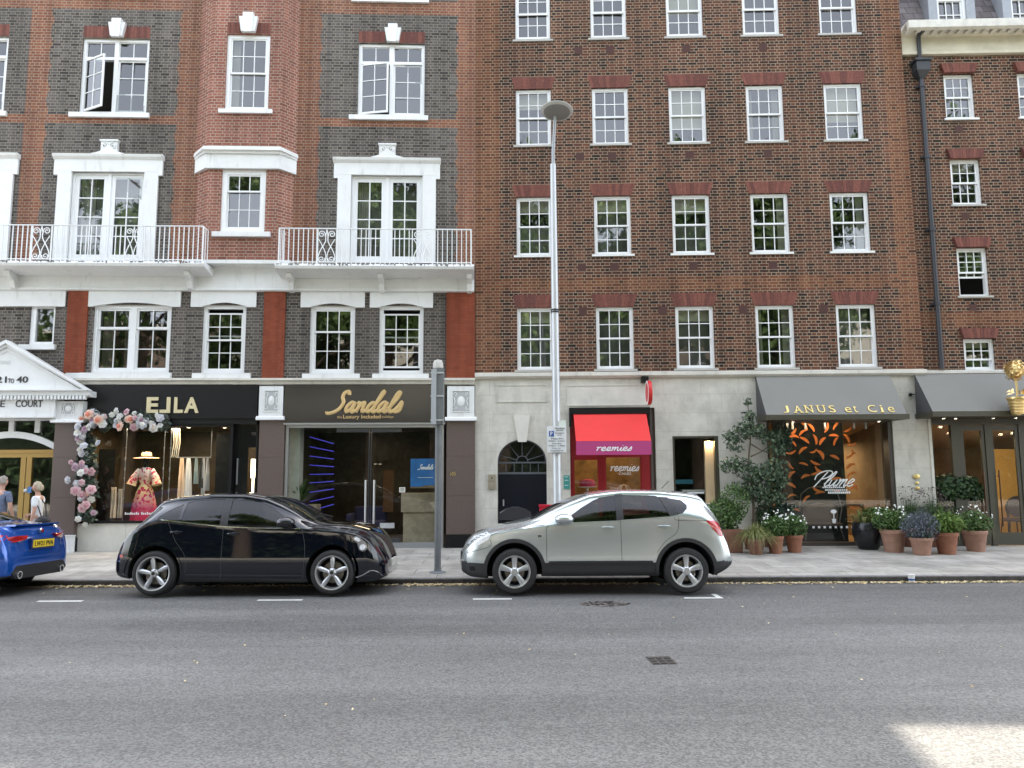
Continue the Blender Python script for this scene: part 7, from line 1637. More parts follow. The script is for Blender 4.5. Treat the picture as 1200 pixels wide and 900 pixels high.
# ================================================================== PLANTS
rng_ = np.random.default_rng(5)
def leaves_np(B, cen, rad, n, sz, fill=.35, elong=1.8, droop=.0, mi=0, up=.35):
    """n leaf quads scattered in an ellipsoid shell; cen/rad 3-vectors"""
    for _ in range(n):
        d = rng_.normal(size=3); d /= np.linalg.norm(d); r = (fill + (1 - fill) * rng_.random()) ** .6
        p = Vector([cen[i] + rad[i] * d[i] * r for i in range(3)])
        nrm = Vector((rng_.normal() * .7 + d[0] * .5, rng_.normal() * .7 + d[1] * .5, rng_.normal() * .5 + up + d[2] * .3)).normalized()
        a = nrm.orthogonal().normalized(); a.rotate(Matrix.Rotation(rng_.random() * 6.28, 3, nrm)); a.z -= droop; a.normalize(); b = nrm.cross(a).normalized()
        s_ = sz * rng_.uniform(.6, 1.25); B.add([p - a * s_ * .5 * elong, p + b * s_ * .5 + nrm * s_ * .08, p + a * s_ * .5 * elong, p - b * s_ * .5 + nrm * s_ * .08], [[0, 1, 2], [0, 2, 3]], mi)
def blades(B, c, n, h, spread, wd=.008, droop=.6, mi=0, r0=.08):
    for _ in range(n):
        an = rng_.random() * 6.28; hh = h * rng_.uniform(.55, 1.1); sp = spread * rng_.uniform(.2, 1.1); ca, sa = math.cos(an), math.sin(an)
        x0, y0 = c[0] + r0 * rng_.normal() * .6, c[1] + r0 * rng_.normal() * .6; N = 5; w_ = wd * rng_.uniform(.7, 1.3); v = []
        for i in range(N + 1):
            t = i / N; r = sp * t ** 1.3; z = hh * (t - droop * rng_.uniform(.9, 1.1) * t ** 3 * (sp / spread)); q = w_ * (1 - t * .85)
            v += [(x0 + ca * r - sa * q, y0 + sa * r + ca * q, c[2] + z), (x0 + ca * r + sa * q, y0 + sa * r - ca * q, c[2] + z)]
        B.add(v, [[2 * i, 2 * i + 1, 2 * i + 3, 2 * i + 2] for i in range(N)], mi)
def blooms(B, c, rad, n, r, mi=0, top=True):
    for _ in range(n):
        d = rng_.normal(size=3); d /= np.linalg.norm(d)
        if top: d[2] = abs(d[2]) * .9 + .1
        p = Vector([c[i] + rad[i] * d[i] * rng_.uniform(.8, 1.1) for i in range(3)]); nn = Vector((rng_.normal() * .5, -1 + rng_.normal() * .3, .6)).normalized(); a = nn.orthogonal().normalized(); b = nn.cross(a); s_ = r * rng_.uniform(.7, 1.2)
        for k_ in range(5):
            q0, q1 = k_ * 1.257, k_ * 1.257 + 1.2; m_ = (q0 + q1) / 2
            B.add([p, p + (a * math.cos(q0) + b * math.sin(q0)) * s_ * .75, p + (a * math.cos(m_) + b * math.sin(m_)) * s_ + nn * .004, p + (a * math.cos(q1) + b * math.sin(q1)) * s_ * .75], [[0, 1, 2, 3]], mi)
LM_D = leaf_mat('dark_leaf', (.018, .042, .016), (.035, .07, .025), (.06, .11, .04))
LM_G = leaf_mat('green_leaf', (.03, .07, .015), (.06, .12, .028), (.11, .18, .05))
LM_Y = leaf_mat('straw_grass', (.10, .14, .03), (.19, .22, .07), (.34, .32, .14))
LM_B = leaf_mat('lavender_grey_leaf', (.06, .075, .085), (.10, .115, .14), (.18, .19, .24))
LM_F = leaf_mat('fern_leaf', (.05, .10, .012), (.10, .18, .025), (.17, .25, .05))
LM_W = leaf_mat('white_petal', (.6, .6, .55), (.75, .75, .7), (.8, .8, .75))
LM_P = leaf_mat('seed_heads', (.05, .03, .04), (.10, .06, .07), (.16, .10, .10))
TERRA = [mat('terracotta', (.29, .125, .075), .8, var=.18, vscale=9, bump=.2, bscale=60), mat('pale_terracotta', (.34, .19, .135), .8, var=.18, vscale=9, bump=.2, bscale=60), mat('brown_terracotta', (.20, .09, .06), .8, var=.2, vscale=9)]
SOIL = mat('soil', (.03, .02, .015), .95); WOODM = mat('bark', (.10, .075, .05), .9, bump=.5, bscale=30); GLAZE = mat('black_glazed_pot', (.012, .013, .016), .25, var=.1)
def gp_(u, v, z=.088): d = ray(u, v); t = (z - H) / d.z; return d.x * t, d.y * t
def pot(par, r0, r1, h, m_, rim=True):
    k = MB(); pr = [(0, 0), (r0, 0), (r0 + (r1 - r0) * .85, h * .82)] + ([(r1 * .97, h * .83), (r1 * 1.04, h * .84), (r1 * 1.06, h * .98), (r1 * 1.03, h), (r1 * .93, h), (r1 * .9, h * .92), (0, h * .92)] if rim else [(r1, h), (r1 * .9, h), (r1 * .88, h * .9), (0, h * .9)])
    o = k.lathe(pr, n=28).build('pot', m_, par, smooth=35); MB().lathe([(0, h * .921), (r1 * .9, h * .921)], n=20).build('soil', SOIL, o); return o
def potted(u, vb, wpx, hpx, kind, tm, label, cat='plant', grp='potted plants along the shopfronts'):
    x, y = gp_(u, vb); s_ = y / F; r1 = wpx / 2 * s_ / 1.06; h = hpx * s_; t = empty('potted_plant', (x, y + r1, .088 + .001 * 0)); t.location.z = .07 + (y + r1 - 15.5) * .01; tag(t, label, cat, grp)
    pot(t, r1 * .72, r1, h, tm); c = (0, 0, h * .95); k = MB(); s1 = r1
    if kind == 'white':
        leaves_np(k, (0, 0, h + .17), (s1 * 1.7, s1 * 1.3, .27), 900, .036); blades(k, c, 190, .55, .36, .005, .4); k.build('foliage', LM_G, t); k = MB(); blooms(k, (0, 0, h + .22), (s1 * 1.6, s1 * 1.3, .33), 30, .022); k.build('flowers', LM_W, t)
    elif kind == 'straw':
        blades(k, c, 620, .56, .55, .006, 1.35); k.build('foliage', LM_Y, t)
    elif kind == 'lav':
        leaves_np(k, (0, 0, h + .22), (s1 * 1.9, s1 * 1.4, .34), 1500, .028, elong=1.3); blades(k, c, 220, .75, .5, .004, .25); k.build('foliage', LM_B, t); k = MB(); leaves_np(k, (0, 0, h + .05), (s1 * 1.1, s1, .12), 160, .05); k.build('lower_leaves', LM_D, t)
    elif kind == 'fern':
        blades(k, c, 480, .62, .5, .009, .75); leaves_np(k, (0, 0, h + .18), (s1 * 1.7, s1 * 1.3, .26), 800, .038); k.build('foliage', LM_F, t)
    elif kind == 'grass':
        blades(k, c, 420, .48, .40, .008, .7); leaves_np(k, (.18, -.05, h + .1), (.3, .25, .18), 380, .045, mi=1); k.build('foliage', [LM_F, LM_G], t)
    elif kind == 'wisp':
        blades(k, c, 420, .85, .42, .005, .3); leaves_np(k, (0, 0, h + .25), (.42, .3, .3), 800, .032); k.build('foliage', LM_G, t); k = MB(); leaves_np(k, (0, 0, h + .75), (.35, .25, .22), 160, .028); k.build('seed_heads', LM_P, t)
    elif kind == 'dark':
        leaves_np(k, (0, 0, h + .3), (.36, .3, .36), 1800, .036); k.build('foliage', LM_D, t)
    return t
potted(889, 650, 20, 18, 'straw', TERRA[2], 'straw coloured grass arching out of the leftmost small terracotta pot')
potted(912.5, 649, 20, 20, 'white', TERRA[0], 'small white daisies in the middle terracotta pot left of the woven chair')
potted(935, 648, 21, 20, 'white', TERRA[0], 'taller white flowers in the terracotta pot nearest the woven chair')
potted(903, 642, 20, 17, 'dark', TERRA[2], 'dark leafy shrub in a brown pot behind the daisies')
potted(1055, 648, 29, 26, 'white', TERRA[1], 'white flowers in the wide pale terracotta pot beside the black round pot')
potted(1087.5, 651, 26, 20, 'lav', TERRA[1], 'grey-blue lavender bush in the small pale pot in front')
potted(1117.5, 650, 27, 25, 'fern', TERRA[0], 'bright green fern in the reddish pot right of the lavender')
potted(1152, 647, 27, 24, 'white', TERRA[1], 'white cosmos in the rightmost terracotta pot by the glazed doors')
potted(1075, 642, 24, 22, 'wisp', TERRA[2], 'tall wispy grass with dark seed heads in front of the pale pier')
potted(1102, 642, 24, 22, 'wisp', TERRA[2], 'wispy grass behind the fern and the lavender pots')
potted(1172, 645, 22, 20, 'grass', TERRA[2], 'small green grass at the right hand end of the row of pots') if False else None
potted(1128, 640, 24, 22, 'dark', TERRA[2], 'dark leafy plant in a shaded pot directly under the clipped bush')
potted(1143, 641, 24, 22, 'straw', TERRA[2], 'low straw grass in a shaded pot under the clipped bush')
# black round pot
x, y = gp_(1025, 645); t = empty('potted_plant', (x, y + .28, .07 + (y - 15.2) * .01)); tag(t, 'large black glazed pot with green grass, leftmost of the right hand row of pots', 'plant', 'potted plants along the shopfronts')
k = MB(); k.lathe([(0, 0), (.20, 0), (.27, .12), (.32, .32), (.33, .45), (.30, .58), (.29, .60), (.27, .58), (.27, .54), (0, .54)], n=32); o = k.build('pot', GLAZE, t, smooth=35)
k = MB(); blades(k, (0, 0, .55), 420, .48, .45, .008, .8, r0=.14); k.build('foliage', LM_Y, t); k = MB(); leaves_np(k, (.25, -.05, .72), (.42, .3, .22), 900, .05); k.build('leafy_mound', LM_G, t)
# planter with climbers and ornamental tree
x, y = gp_(858, 648); t = empty('planter', (x, y + .25, .085)); tag(t, 'square rust coloured planter with a loose green bush behind the silver car', 'planter')
k = MB(); k.add([(-.24, -.22, 0), (.24, -.22, 0), (.24, .22, 0), (-.24, .22, 0), (-.28, -.25, .50), (.28, -.25, .50), (.28, .25, .50), (-.28, .25, .50)], [[3, 2, 1, 0], [0, 1, 5, 4], [1, 2, 6, 5], [2, 3, 7, 6], [3, 0, 4, 7], [4, 5, 6, 7]]); k.build('planter_box', TERRA[2], t, bevel=.01)
k = MB(); leaves_np(k, (-.1, 0, .80), (.48, .32, .38), 2000, .036); leaves_np(k, (.2, .1, 1.1), (.36, .28, .42), 900, .034); blades(k, (0, 0, .5), 120, 1.0, .5, .005, .3); k.build('foliage', LM_G, t)
tr = empty('ornamental_tree', (Rt.w(Rt.p(884, 640, .45)[0], -.45, .09)), R(-1.55)); tag(tr, 'slim tree with layered dark leaves in a pot against the grey stone wall', 'tree')
pot(tr, .2, .28, .42, TERRA[2])
k = MB(); trunk = cr([(0, 0, .4), (.02, .0, 1.2), (-.05, .02, 1.9), (.02, .0, 2.6), (-.02, 0, 3.35)], 4); k.tube(trunk, [.035 - .0016 * i for i in range(len(trunk))], 8)
brs = [((0, 0, 1.5), (-.45, -.05, 1.75)), ((0, 0, 1.4), (.45, .0, 1.7)), ((0, 0, 1.95), (-.35, 0, 2.15)), ((0, 0, 2.1), (.45, 0, 2.35)), ((0, 0, 2.4), (.5, 0, 2.15)), ((0, 0, 2.5), (-.3, 0, 2.75)), ((0, 0, 1.1), (.3, -.1, 1.35)), ((0, 0, 2.7), (.25, 0, 2.85)), ((0, 0, 1.2), (-.3, -.1, 1.3))]
for a, b in brs: k.tube([a, ((a[0] + b[0]) / 2, b[1], (a[2] + b[2]) / 2 - .03), b], [.018, .012, .006], 6)
k.build('trunk', WOODM, tr)
k = MB()
for c, r_, n_ in (((-.35, 0, 1.9), (.42, .3, .22), 330), ((.25, -.05, 1.72), (.62, .34, .26), 620), ((.55, 0, 1.55), (.35, .3, .2), 240), ((-.1, 0, 1.35), (.5, .34, .26), 420), ((.3, 0, 1.2), (.5, .3, .25), 420), ((-.38, 0, 2.55), (.3, .22, .2), 170), ((.0, 0, 2.72), (.42, .26, .24), 330), ((.45, 0, 2.55), (.34, .22, .2), 190), ((.62, 0, 2.25), (.26, .2, .16), 110), ((0, 0, 3.05), (.22, .16, .14), 90), ((-.02, 0, 3.38), (.10, .09, .12), 40), ((-.35, 0, 2.3), (.22, .18, .12), 60), ((.6, 0, 1.95), (.3, .2, .14), 90)):
    leaves_np(k, c, r_, int(n_ * 1.1), .05, fill=.05, elong=1.9, droop=.5)
k.build('crown', leaf_mat('sage_leaf', (.035, .062, .034), (.065, .105, .055), (.12, .165, .09)), tr)
vn = empty('climbing_vine', Rt.w(Rt.p(908, 636, .12)[0], -.12, .10), R(-1.55)); tag(vn, 'blue-green climbing plant hanging over the left edge of the showroom window', 'plant')
k = MB(); 
for i in range(3): k.tube([(p.x, p.y, p.z) for p in cr([(.0 + i * .04, 0, 0), (-.03, .02, .8), (.06, 0, 1.6), (.02 + .05 * i, 0, 2.5)], 4)], .014, 5)
k.build('stem', WOODM, vn)
k = MB(); leaves_np(k, (.26, -.02, 2.5), (.26, .16, .40), 330, .062, droop=.7); leaves_np(k, (.08, 0, 1.7), (.14, .1, .5), 90, .05, droop=.6); leaves_np(k, (.12, 0, .95), (.2, .14, .5), 190, .05, droop=.6); leaves_np(k, (.25, -.1, .75), (.35, .2, .3), 260, .05); k.build('foliage', leaf_mat('blue_green_leaf', (.025, .05, .035), (.045, .085, .06), (.08, .13, .10)), vn)
# clipped standard bush in a dark tall pot
x, y = gp_(1131, 640); bt_ = empty('clipped_bush', (x, y + .2, .085)); tag(bt_, 'wide clipped evergreen bush on a short stem behind the row of pots', 'bush')
pot(bt_, .2, .28, .55, GLAZE, rim=False); k = MB(); k.tube([(0, 0, .5), (.02, 0, .9), (0, 0, 1.3)], [.035, .03, .025], 8); k.build('stem', WOODM, bt_)
k = MB(); leaves_np(k, (0, 0, 1.37), (.58, .42, .33), 2600, .07, fill=.25); leaves_np(k, (-.25, 0, 1.25), (.4, .35, .3), 700, .07); leaves_np(k, (.35, 0, 1.2), (.35, .3, .25), 500, .07); k.build('crown', LM_D, bt_)

# ---- garland of artificial flowers round the boutique window
ga = empty('flower_garland', M=L.M); tag(ga, 'garland of white, blush and peach silk roses climbing round the boutique window corner', 'garland')
def rose(r, mats_):
    k = MB()
    for ring, (n_, rr, hh, tilt) in enumerate(((6, 1.0, .1, .35), (5, .78, .25, .6), (4, .5, .4, .85))):
        for i in range(n_):
            a = i / n_ * 6.28 + ring * .5; w_ = .85
            def P(s_, q, z): return (r * rr * (s_ * math.cos(a) * 1 - q * math.sin(a)), -r * z, r * rr * (s_ * math.sin(a) + q * math.cos(a)))
            k.add([P(.1, -.3, hh), P(.65, -.55, hh + .12 + tilt * .3), P(1.0, -.25, hh + tilt * .35), P(1.05, .1, hh + tilt * .3), P(.7, .55, hh + .12 + tilt * .3), P(.1, .3, hh)], [[0, 1, 5], [1, 2, 3], [1, 3, 4], [1, 4, 5]], 1 if ring == 2 else 0)
    k.ball((0, -r * .6, 0), r * .3, 7, 1)
    me = k.build('rose', mats_, None, smooth=60); d = me.data; bpy.data.objects.remove(me); return d
pet = lambda n_, c: mat(n_, c, .65)
RO = [rose(.09, [pet('white_silk', (.74, .74, .72)), pet('cream_silk', (.68, .66, .55))]), rose(.09, [pet('blush_silk', (.68, .46, .48)), pet('rose_silk', (.55, .28, .32))]), rose(.09, [pet('peach_silk', (.80, .55, .43)), pet('coral_silk', (.70, .24, .16))]), rose(.09, [pet('mauve_silk', (.48, .34, .40)), pet('dusky_silk', (.36, .22, .28))]), rose(.09, [pet('grey_white_silk', (.55, .56, .60)), pet('pale_silk', (.62, .6, .6))])]
path = [(103, 606), (98, 590), (104, 574), (97, 560), (104, 545), (98, 532), (103, 520), (95, 508), (101, 496), (106, 487), (117, 492), (128, 494), (139, 491), (150, 494), (161, 490), (171, 495), (181, 494), (191, 497)]
PP = [L.p(u, v, .2) for u, v in path]; PPc = cr(PP, 6); kk = MB(); cnt = 0
big = {(105, 486): 2, (116, 492): 2, (142, 500): 2, (107, 574): 1, (89, 575): 1}
def add_rose(x, z, di, s_, y):
    o = bpy.data.objects.new('rose', RO[di]); COL.objects.link(o); o.parent = ga; o.location = (x, y, z); o.scale = (s_,) * 3; o.rotation_euler = (random.uniform(-.5, .5), random.uniform(0, 6.28), random.uniform(-.6, .6))
for (u, v), di in big.items(): q = L.p(u, v, .33); add_rose(q[0], q[1], di, 1.25, -.34)
for i in range(94):
    p = PPc[int(i / 94 * (len(PPc) - 1))]; sp_ = .17 if p.y < 3.3 else .13
    add_rose(p.x + random.gauss(0, sp_ * .75), p.y + random.gauss(0, sp_ * .6), random.choices((0, 1, 2, 3, 4), (4, 2, 1.3, 3, 3))[0], random.uniform(.6, 1.15), -.2 - random.uniform(0, .14))
for p in PPc[::2]: leaves_np(kk, (p.x, -.16, p.y), (.24, .14, .2), 30, .07, fill=.1)
kk.build('foliage', leaf_mat('garland_leaf', (.03, .05, .035), (.06, .09, .06), (.12, .15, .12)), ga)
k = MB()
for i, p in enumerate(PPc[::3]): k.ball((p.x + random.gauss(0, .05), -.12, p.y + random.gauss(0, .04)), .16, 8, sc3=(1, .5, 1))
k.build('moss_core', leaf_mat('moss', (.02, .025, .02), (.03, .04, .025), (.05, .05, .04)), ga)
# spiky plant and leaves in the travel shop
sp_ = empty('spiky_plant', L.w(L.p(352, 590, -.6)[0], .6, ZB + .55), 0); tag(sp_, 'spiky green plant in a sand coloured trough inside the travel shop', 'plant')
k = MB(); k.box(-.35, .45, -.2, .2, -.5, .45); k.build('trough', mat('sand_trough', (.34, .28, .17), .8), sp_)
k = MB(); blades(k, (-.05, 0, .42), 110, .75, .55, .03, .35); k.build('foliage', LM_G, sp_)

# ================================================================== FALLEN LEAVES AND SPECKS
k = MB()
def litter(n, xr, yr, zf, s0, s1):
    for _ in range(n):
        x, y = rng_.uniform(*xr), yr(); z = zf(y); a = rng_.random() * 6.28; s_ = rng_.uniform(s0, s1); t1, t2 = rng_.normal() * .25, rng_.normal() * .25
        p = []
        for q, rr in ((0, 1), (1.6, .6), (3.14, .9), (4.7, .55)): dx_, dy_ = rr * s_ * math.cos(a + q), rr * s_ * math.sin(a + q); p.append((x + dx_, y + dy_, z + .012 + dx_ * t1 + dy_ * t2))
        k.add(p, [[0, 1, 2], [0, 2, 3]])
zg_ = lambda y: -.028 - (y - 12.5) * .052
dens = lambda: 13.27 - abs(rng_.normal()) * .11
for a, b, n_ in ((-8.2, -5.9, 700), (-5.9, -2.0, 400), (-1.9, -.4, 700), (-.4, 3.2, 800), (4.2, 9.5, 1300), (3.2, 4.2, 90)): litter(n_, (a, b), dens, zg_, .018, .042)
litter(60, (-9, 10), lambda: rng_.uniform(11.8, 13.1), lambda y: zg_(max(y, 12.5)) if y > 12.5 else .0, .015, .035)
litter(70, (-5, 7), lambda: rng_.uniform(6, 11.5), lambda y: -.008, .010, .022); litter(26, (-8, 9), lambda: rng_.uniform(13.5, 16.5), lambda y: .034 + (y - 13.4) * .017, .015, .03)
tag(k.build('fallen_leaves', leaf_mat('dry_leaf', (.34, .25, .12), (.55, .44, .24), (.66, .58, .40), .8)), kind='stuff')

# ================================================================== PEOPLE
SKIN = mat('skin', (.50, .29, .21), .55)
def skinmesh(name, verts, edges, mats, par, roots=(0,), sub=2, mfn=None):
    me = bpy.data.meshes.new(name); me.from_pydata([v[:3] for v in verts], edges, []); o = bpy.data.objects.new(name, me); COL.objects.link(o)
    bm_ = bmesh.new(); bm_.from_mesh(me); ly = bm_.verts.layers.skin.verify(); bm_.verts.ensure_lookup_table()
    for i, v in enumerate(bm_.verts):
        r = verts[i][3]; v[ly].radius = (r if not isinstance(r, tuple) else r[0], r if not isinstance(r, tuple) else r[1]); v[ly].use_root = i in roots
    bm_.to_mesh(me); bm_.free()
    md = o.modifiers.new('skin', 'SKIN'); md.use_smooth_shade = True; s_ = o.modifiers.new('sub', 'SUBSURF'); s_.levels = s_.render_levels = sub
    m2 = evaluated(o, name); bpy.data.objects.remove(o); m2.materials.clear(); m2.materials.append(mats)
    o = bpy.data.objects.new(name, m2); COL.objects.link(o); o.parent = par; return o
def person(loc, rz, h, label, shirtm, legm, hairm, arms, stride=.18, hair='short', look=0):
    """faces local -y; arms = ((elbow),(wrist)) per side, x given for the right-hand side as seen from behind"""
    S = h / 1.75; t = empty('person', loc, rz); t.scale = (S, S, S); tag(t, label, 'person')
    v = [(0, 0, .96, (.145, .11)), (0, .0, 1.10, (.125, .095)), (0, .01, 1.26, (.15, .105)), (0, .01, 1.40, (.14, .09)), (0, .0, 1.47, .058), (0, -.012, 1.54, .052), (0, -.02, 1.60, .06)]
    e = [(0, 1), (1, 2), (2, 3), (3, 4), (4, 5), (5, 6)]
    shirt_v = [(0, 0, .90, (.165, .125)), (0, .0, 1.02, (.15, .118)), (0, .01, 1.2, (.160, .118)), (0, .01, 1.36, (.16, .108)), (0, .0, 1.455, .075)]; shirt_e = [(0, 1), (1, 2), (2, 3), (3, 4)]
    tro_v = [(0, 0, 1.0, (.155, .12)), (0, 0, .92, (.16, .125))]; tro_e = [(0, 1)]
    for sd, (el, wr_) in zip((-1, 1), arms):
        k0 = len(v); v += [(sd * .185, .01, 1.395, .058), (*el, .043), ((el[0] + wr_[0]) / 2, (el[1] + wr_[1]) / 2, (el[2] + wr_[2]) / 2, .036), (*wr_, .026)]
        dr_ = (Vector(wr_) - Vector(el)).normalized(); pm = Vector(wr_) + dr_ * .07; v.append((*pm, (.034, .018))); e += [(3, k0), (k0, k0 + 1), (k0 + 1, k0 + 2), (k0 + 2, k0 + 3), (k0 + 3, k0 + 4)]
        sh = Vector((sd * .185, .01, 1.395)); mid = sh + (Vector(el) - sh) * .75; s0 = len(shirt_v); shirt_v += [(*sh, .075), (*(sh + (Vector(el) - sh) * .4), .068), (*mid, .066)]; shirt_e += [(3, s0), (s0, s0 + 1), (s0 + 1, s0 + 2)]
        side = dr_.cross(Vector((sd, 0, 0))); side = side.normalized() if side.length > .1 else Vector((0, 1, 0))
        for fi in range(4):
            b0 = pm + side * (fi - 1.5) * .019; ln = (.07, .08, .075, .058)[fi]; kk_ = len(v); v += [(*b0, .009), (*(b0 + dr_ * ln * .55), .0085), (*(b0 + dr_ * ln + Vector((-sd, 0, 0)) * .018), .007)]; e += [(k0 + 4, kk_), (kk_, kk_ + 1), (kk_ + 1, kk_ + 2)]
        b0 = pm - side * .03 - dr_ * .03; kk_ = len(v); v += [(*b0, .011), (*(b0 - side * .018 + dr_ * .03), .009), (*(b0 - side * .02 + dr_ * .058), .008)]; e += [(k0 + 3, kk_), (kk_, kk_ + 1), (kk_ + 1, kk_ + 2)]
    for sd in (-1, 1):
        st = stride * sd; k0 = len(v); v += [(sd * .09, 0, .90, .085), (sd * .10, -st * .45 - .02, .50, .055), (sd * .10, -st + .03, .10, .038), (sd * .10, -st - .03, .035, .035), (sd * .11, -st - .14, .025, .028)]; e += [(0, k0), (k0, k0 + 1), (k0 + 1, k0 + 2), (k0 + 2, k0 + 3), (k0 + 3, k0 + 4)]
        s0 = len(tro_v); tro_v += [(sd * .09, 0, .82, .105), (sd * .10, -st * .45 - .02, .50, .078), (sd * .10, -st + .03, .13, .066)]; tro_e += [(1, s0), (s0, s0 + 1), (s0 + 1, s0 + 2)]
    o = skinmesh('body', v, e, SKIN, t)
    # head with face, joined to the body mesh
    bm_ = bmesh.new(); bm_.from_mesh(o.data)
    hm = MB(); hc = Vector((0, -.03, 1.655)); hm.ball((0, 0, 0), .1, 20, sc3=(.80, .98, 1.2))
    for i, q in enumerate(hm.v):
        x_, y_, z_ = q
        if z_ < 0: x_ *= 1 + z_ * 2.6; y_ = y_ * (1 + z_ * 1.6) - .0
        hm.v[i] = (x_, y_, z_)
    hm.ball((0, -.098, -.012), .02, 8, sc3=(.7, 1.1, 1.3)); hm.ball((0, -.086, -.055), .022, 8, sc3=(1.2, .5, .4))
    for sd in (-1, 1): hm.ball((sd * .082, .005, -.01), .026, 8, sc3=(.35, .8, 1.2)); hm.ball((sd * .032, -.080, .015), .014, 8, sc3=(1.2, .6, .8))
    Mh = Matrix.Translation(hc) @ Matrix.Rotation(look, 4, 'Z'); hm.xf(Mh); vs = [bm_.verts.new(q) for q in hm.v]
    for f in hm.f: bm_.faces.new([vs[i] for i in f]).smooth = True
    bm_.to_mesh(o.data); bm_.free()
    skinmesh('shirt', shirt_v, shirt_e, shirtm, t); skinmesh('trousers', tro_v, tro_e, legm, t)
    k = MB(); k.ball((0, 0, 0), .1, 22, sc3=(.93, 1.10, 1.22))
    if hair == 'bob': k.ball((0, .03, -.03), .1, 18, sc3=(1.0, .98, 1.15))
    for i, q in enumerate(k.v): 
        n1 = .010 * math.sin(q[0] * 90 + q[2] * 70) + .008 * math.sin(q[1] * 120); k.v[i] = (q[0] * (1 + n1 * 4), q[1] * (1 + n1 * 4), q[2] + n1)
    k.v = [(q[0], q[1] if q[2] > .03 else max(q[1], .0 if hair == 'bob' else .012), q[2] if q[2] > (-.085 if hair == 'bob' else -.045) else (-.085 if hair == 'bob' else -.045)) for q in k.v]
    k.v = [(q[0], max(q[1], -.055 - q[2] * .25), q[2]) for q in k.v]
    k.xf(Matrix.Translation(hc + Vector((0, .006, .012))) @ Matrix.Rotation(look, 4, 'Z')); k.build('hair', hairm, t, smooth=True)
    for sd in (-1, 1):
        st = stride * sd; k = MB(); k.ball((sd * .105, -st - .04, .045), .1, 12, sc3=(.5, 1.45, .48)); k.build('shoe', PLAST, t, smooth=True)
    return t
SHIRT1 = mat('white_tshirt', (.68, .69, .70), .9, bump=.5, bscale=14); SHIRT2 = mat('grey_blue_tshirt', (.13, .16, .24), .9, var=.3, vscale=30, bump=.5, bscale=14)
HAIR1 = mat('blonde_grey_hair', (.40, .34, .24), .7, var=.35, vscale=35, bump=.8, bscale=90); HAIR2 = mat('short_grey_hair', (.30, .27, .23), .8, var=.3, vscale=35)
d = onY(46, 560, 16.0)
wm_ = person((d[0], 16.0, .078), R(-78), 1.60, 'woman in a white t-shirt with a black shoulder bag walking left past the granite pier', SHIRT1, mat('light_trousers', (.42, .42, .44), .9), HAIR1, (((-.25, -.02, 1.12), (-.22, -.22, 1.02)), ((.24, .03, 1.12), (.24, -.03, .86))), hair='bob', look=R(5))
k = MB(); k.ball((.0, .0, 0), .16, 14, sc3=(.45, .95, .75)); hb = k.build('shoulder_bag', mat('black_leather_bag', (.012, .012, .014), .4)); hb.parent = None
hb.matrix_world = Matrix.Translation((d[0] + .23, 15.86, .078 + .80)) @ Matrix.Rotation(R(-78), 4, 'Z'); tag(hb, 'black shoulder bag hanging on the back of the woman in the white t-shirt', 'bag')
k = MB(); k.tube([(-.02, -.02, .08), (-.10, -.03, .3), (-.26, -.02, .545)], .014, 6, flat=.5); k.tube([(.0, .1, .08), (-.06, .16, .32), (-.2, .12, .56)], .012, 6)
stp = k.build('bag_strap', BLACK, hb); stp.matrix_parent_inverse = Matrix.Rotation(R(78), 4, 'Z')
k = MB(); k.box(-.035, .035, -.006, .006, -.065, .065); ph = k.build('phone', mat('blue_phone', (.10, .22, .45), .3)); e_ = onY(34.5, 574, 15.85); ph.location = (e_[0], 15.85, e_[1]); ph.rotation_euler = (0, 0, R(20)); tag(ph, 'small pale blue phone held up in front of the woman', 'phone')
d2 = onY(3, 560, 16.1)
person((d2[0], 16.1, .079), R(172), 1.72, 'man with short grey hair in a grey-blue t-shirt at the left edge', SHIRT2, mat('navy_trousers', (.03, .035, .06), .9), HAIR2, (((-.26, .02, 1.12), (-.27, -.06, .88)), ((.26, .02, 1.12), (.27, -.06, .88))), stride=.1)

# ================================================================== OPPOSITE SIDE OF THE STREET (behind the camera, seen in the glass and paint)
OPM = mat('stucco', (.66, .63, .56), .8, var=.08); OPW = mat('opposite_glass', (.03, .035, .04), .1, spec=.8); OPB = mat('opposite_brick', (.20, .15, .12), .85, var=.15)
def opp(x0, x1, h, m_, label, y=-20):
    t = empty('town_house', ((x0 + x1) / 2, y, 0)); tag(t, label, 'building', 'houses across the street'); w_ = (x1 - x0) / 2; k = MB(); k.box(-w_, w_, -8, 0, 0, h); k.build('wall', m_, t)
    fr_, gl = MB(), MB(); n_ = int(w_ * 2 / 2.6); st = int(h / 3.3)
    for i in range(n_):
        for j in range(st):
            xq_ = -w_ + (i + .5) * 2 * w_ / n_; zq = .9 + j * 3.3; gl.box(xq_ - .5, xq_ + .5, .001, .02, zq, zq + 1.8); fr_.box(xq_ - .6, xq_ + .6, .001, .06, zq - .1, zq); fr_.box(xq_ - .03, xq_ + .03, .02, .04, zq, zq + 1.8); fr_.box(xq_ - .5, xq_ + .5, .021, .039, zq + .88, zq + .93)
    gl.build('panes', OPW, t); fr_.build('window_trim', WHITE, t); k = MB(); k.box(-w_ - .1, w_ + .1, -8.1, .35, h, h + .35); k.build('roof_cornice', OPM, t)
opp(-34, -17, 13, OPB, 'red brick terrace across the street to the left'); opp(-16.5, -1, 12, OPM, 'pale stucco house across the street behind the trees'); opp(-.5, 15, 14, OPB, 'brick mansion block across the street on the right'); opp(15.5, 34, 12, OPM, 'pale stucco house across the street at the far right')
LM_T = leaf_mat('plane_leaf', (.035, .075, .016), (.065, .12, .028), (.12, .19, .05))
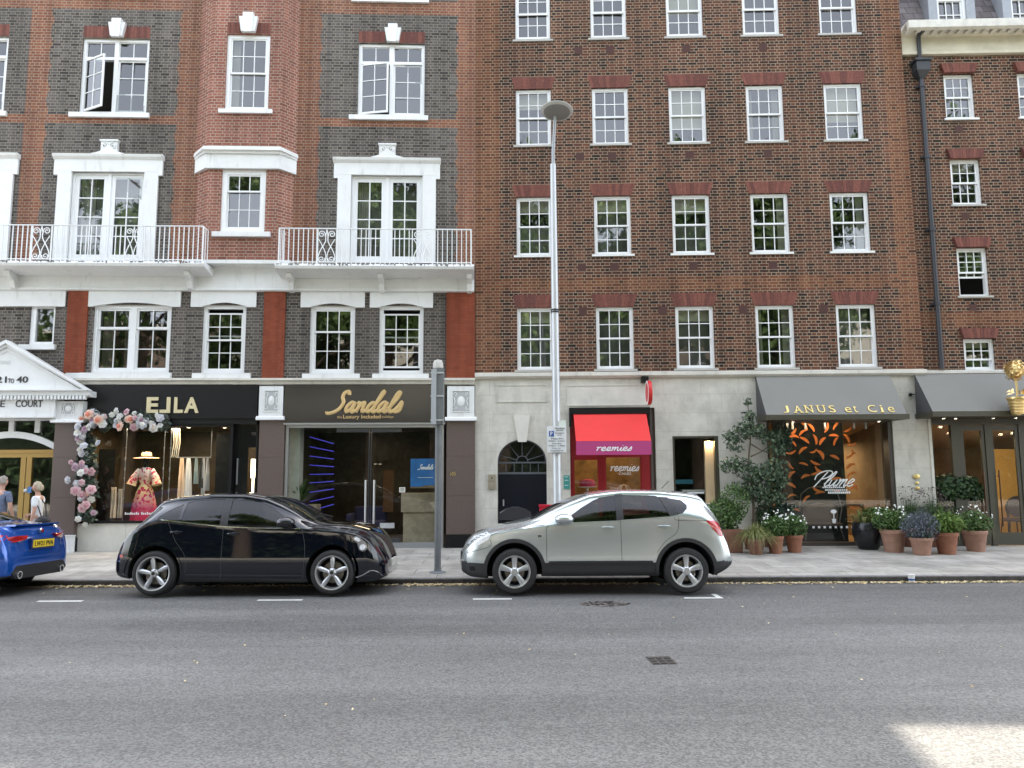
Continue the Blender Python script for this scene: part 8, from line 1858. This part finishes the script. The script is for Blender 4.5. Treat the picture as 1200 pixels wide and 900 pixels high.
def street_tree(x, y, s, label, src=None):
    t = empty('plane_tree', (x, y, .05)); tag(t, label, 'tree', 'street trees across the road')
    if src: 
        for c in src.children: q = c.copy(); COL.objects.link(q); q.parent = t
        t.scale = (s * 1.15, s * 1.15, s * 1.42); t.rotation_euler.z = x; return t
    k = MB(); k.tube([(0, 0, 0), (.05, 0, 2.5), (-.1, .1, 5), (.1, 0, 8), (0, 0, 11)], [.32, .27, .22, .14, .06], 12)
    for i in range(9):
        a = i * 2.4; z = 4.5 + i * .75; k.tube([(0, 0, z), (1.3 * math.cos(a), 1.3 * math.sin(a), z + 1.0), (3 * math.cos(a), 3 * math.sin(a), z + 1.9)], [.11, .07, .03], 7)
    k.build('trunk', WOODM, t)
    k = MB()
    for i in range(34):
        a = rng_.random() * 6.28; r = 3.6 * rng_.random() ** .5; z = rng_.uniform(5, 14.5); r *= 1 - max(0, (z - 10) / 7)
        leaves_np(k, (r * math.cos(a), r * math.sin(a), z), (1.45, 1.45, 1.1), 420, .17, fill=.1)
    k.build('crown', LM_T, t); t.scale = (1.15, 1.15, 1.42); return t
t0 = street_tree(-10.5, -6.2, 1.0, 'leafy plane tree across the road, nearest the stucco house')
for x, y, s, lab in ((-2.5, -8.5, 1.1, 'leafy plane tree across the road behind the camera'), (5.5, -6.6, .95, 'leafy plane tree across the road opposite the red shop'), (14, -7, 1.05, 'leafy plane tree across the road opposite the right hand awnings'), (-19.5, -7, 1.05, 'leafy plane tree across the road at the far left'), (23, -7, 1.1, 'leafy plane tree across the road at the far right'), (-6.5, -9.8, 1.0, 'leafy plane tree in the second row behind the stucco garden'), (9.8, -9.8, 1.08, 'leafy plane tree in the second row near the brick block'), (1.8, -10, .98, 'leafy plane tree in the second row behind the camera')): street_tree(x, y, s, lab, t0)

hg_ = empty('backdrop', (0, -11.5, 0)); tag(hg_, 'added tall dark green hedge along the gardens across the road', 'backdrop')  # added out of view to darken what the car paint reflects
k = MB(); k.box(-34, 34, -.8, .0, 0, 5.2); k.build('backdrop_core', mat('backdrop_shade', (.012, .022, .009), .95), hg_)
k = MB()
for i in range(52): leaves_np(k, (-33 + i * 1.3, .1, 1.6), (1.0, .5, 1.7), 90, .28, fill=.1); leaves_np(k, (-33 + i * 1.3, .1, 4.6 + rng_.uniform(-.3, .8)), (1.1, .6, 1.2), 90, .28, fill=.1)
k.build('foliage', LM_D, hg_)
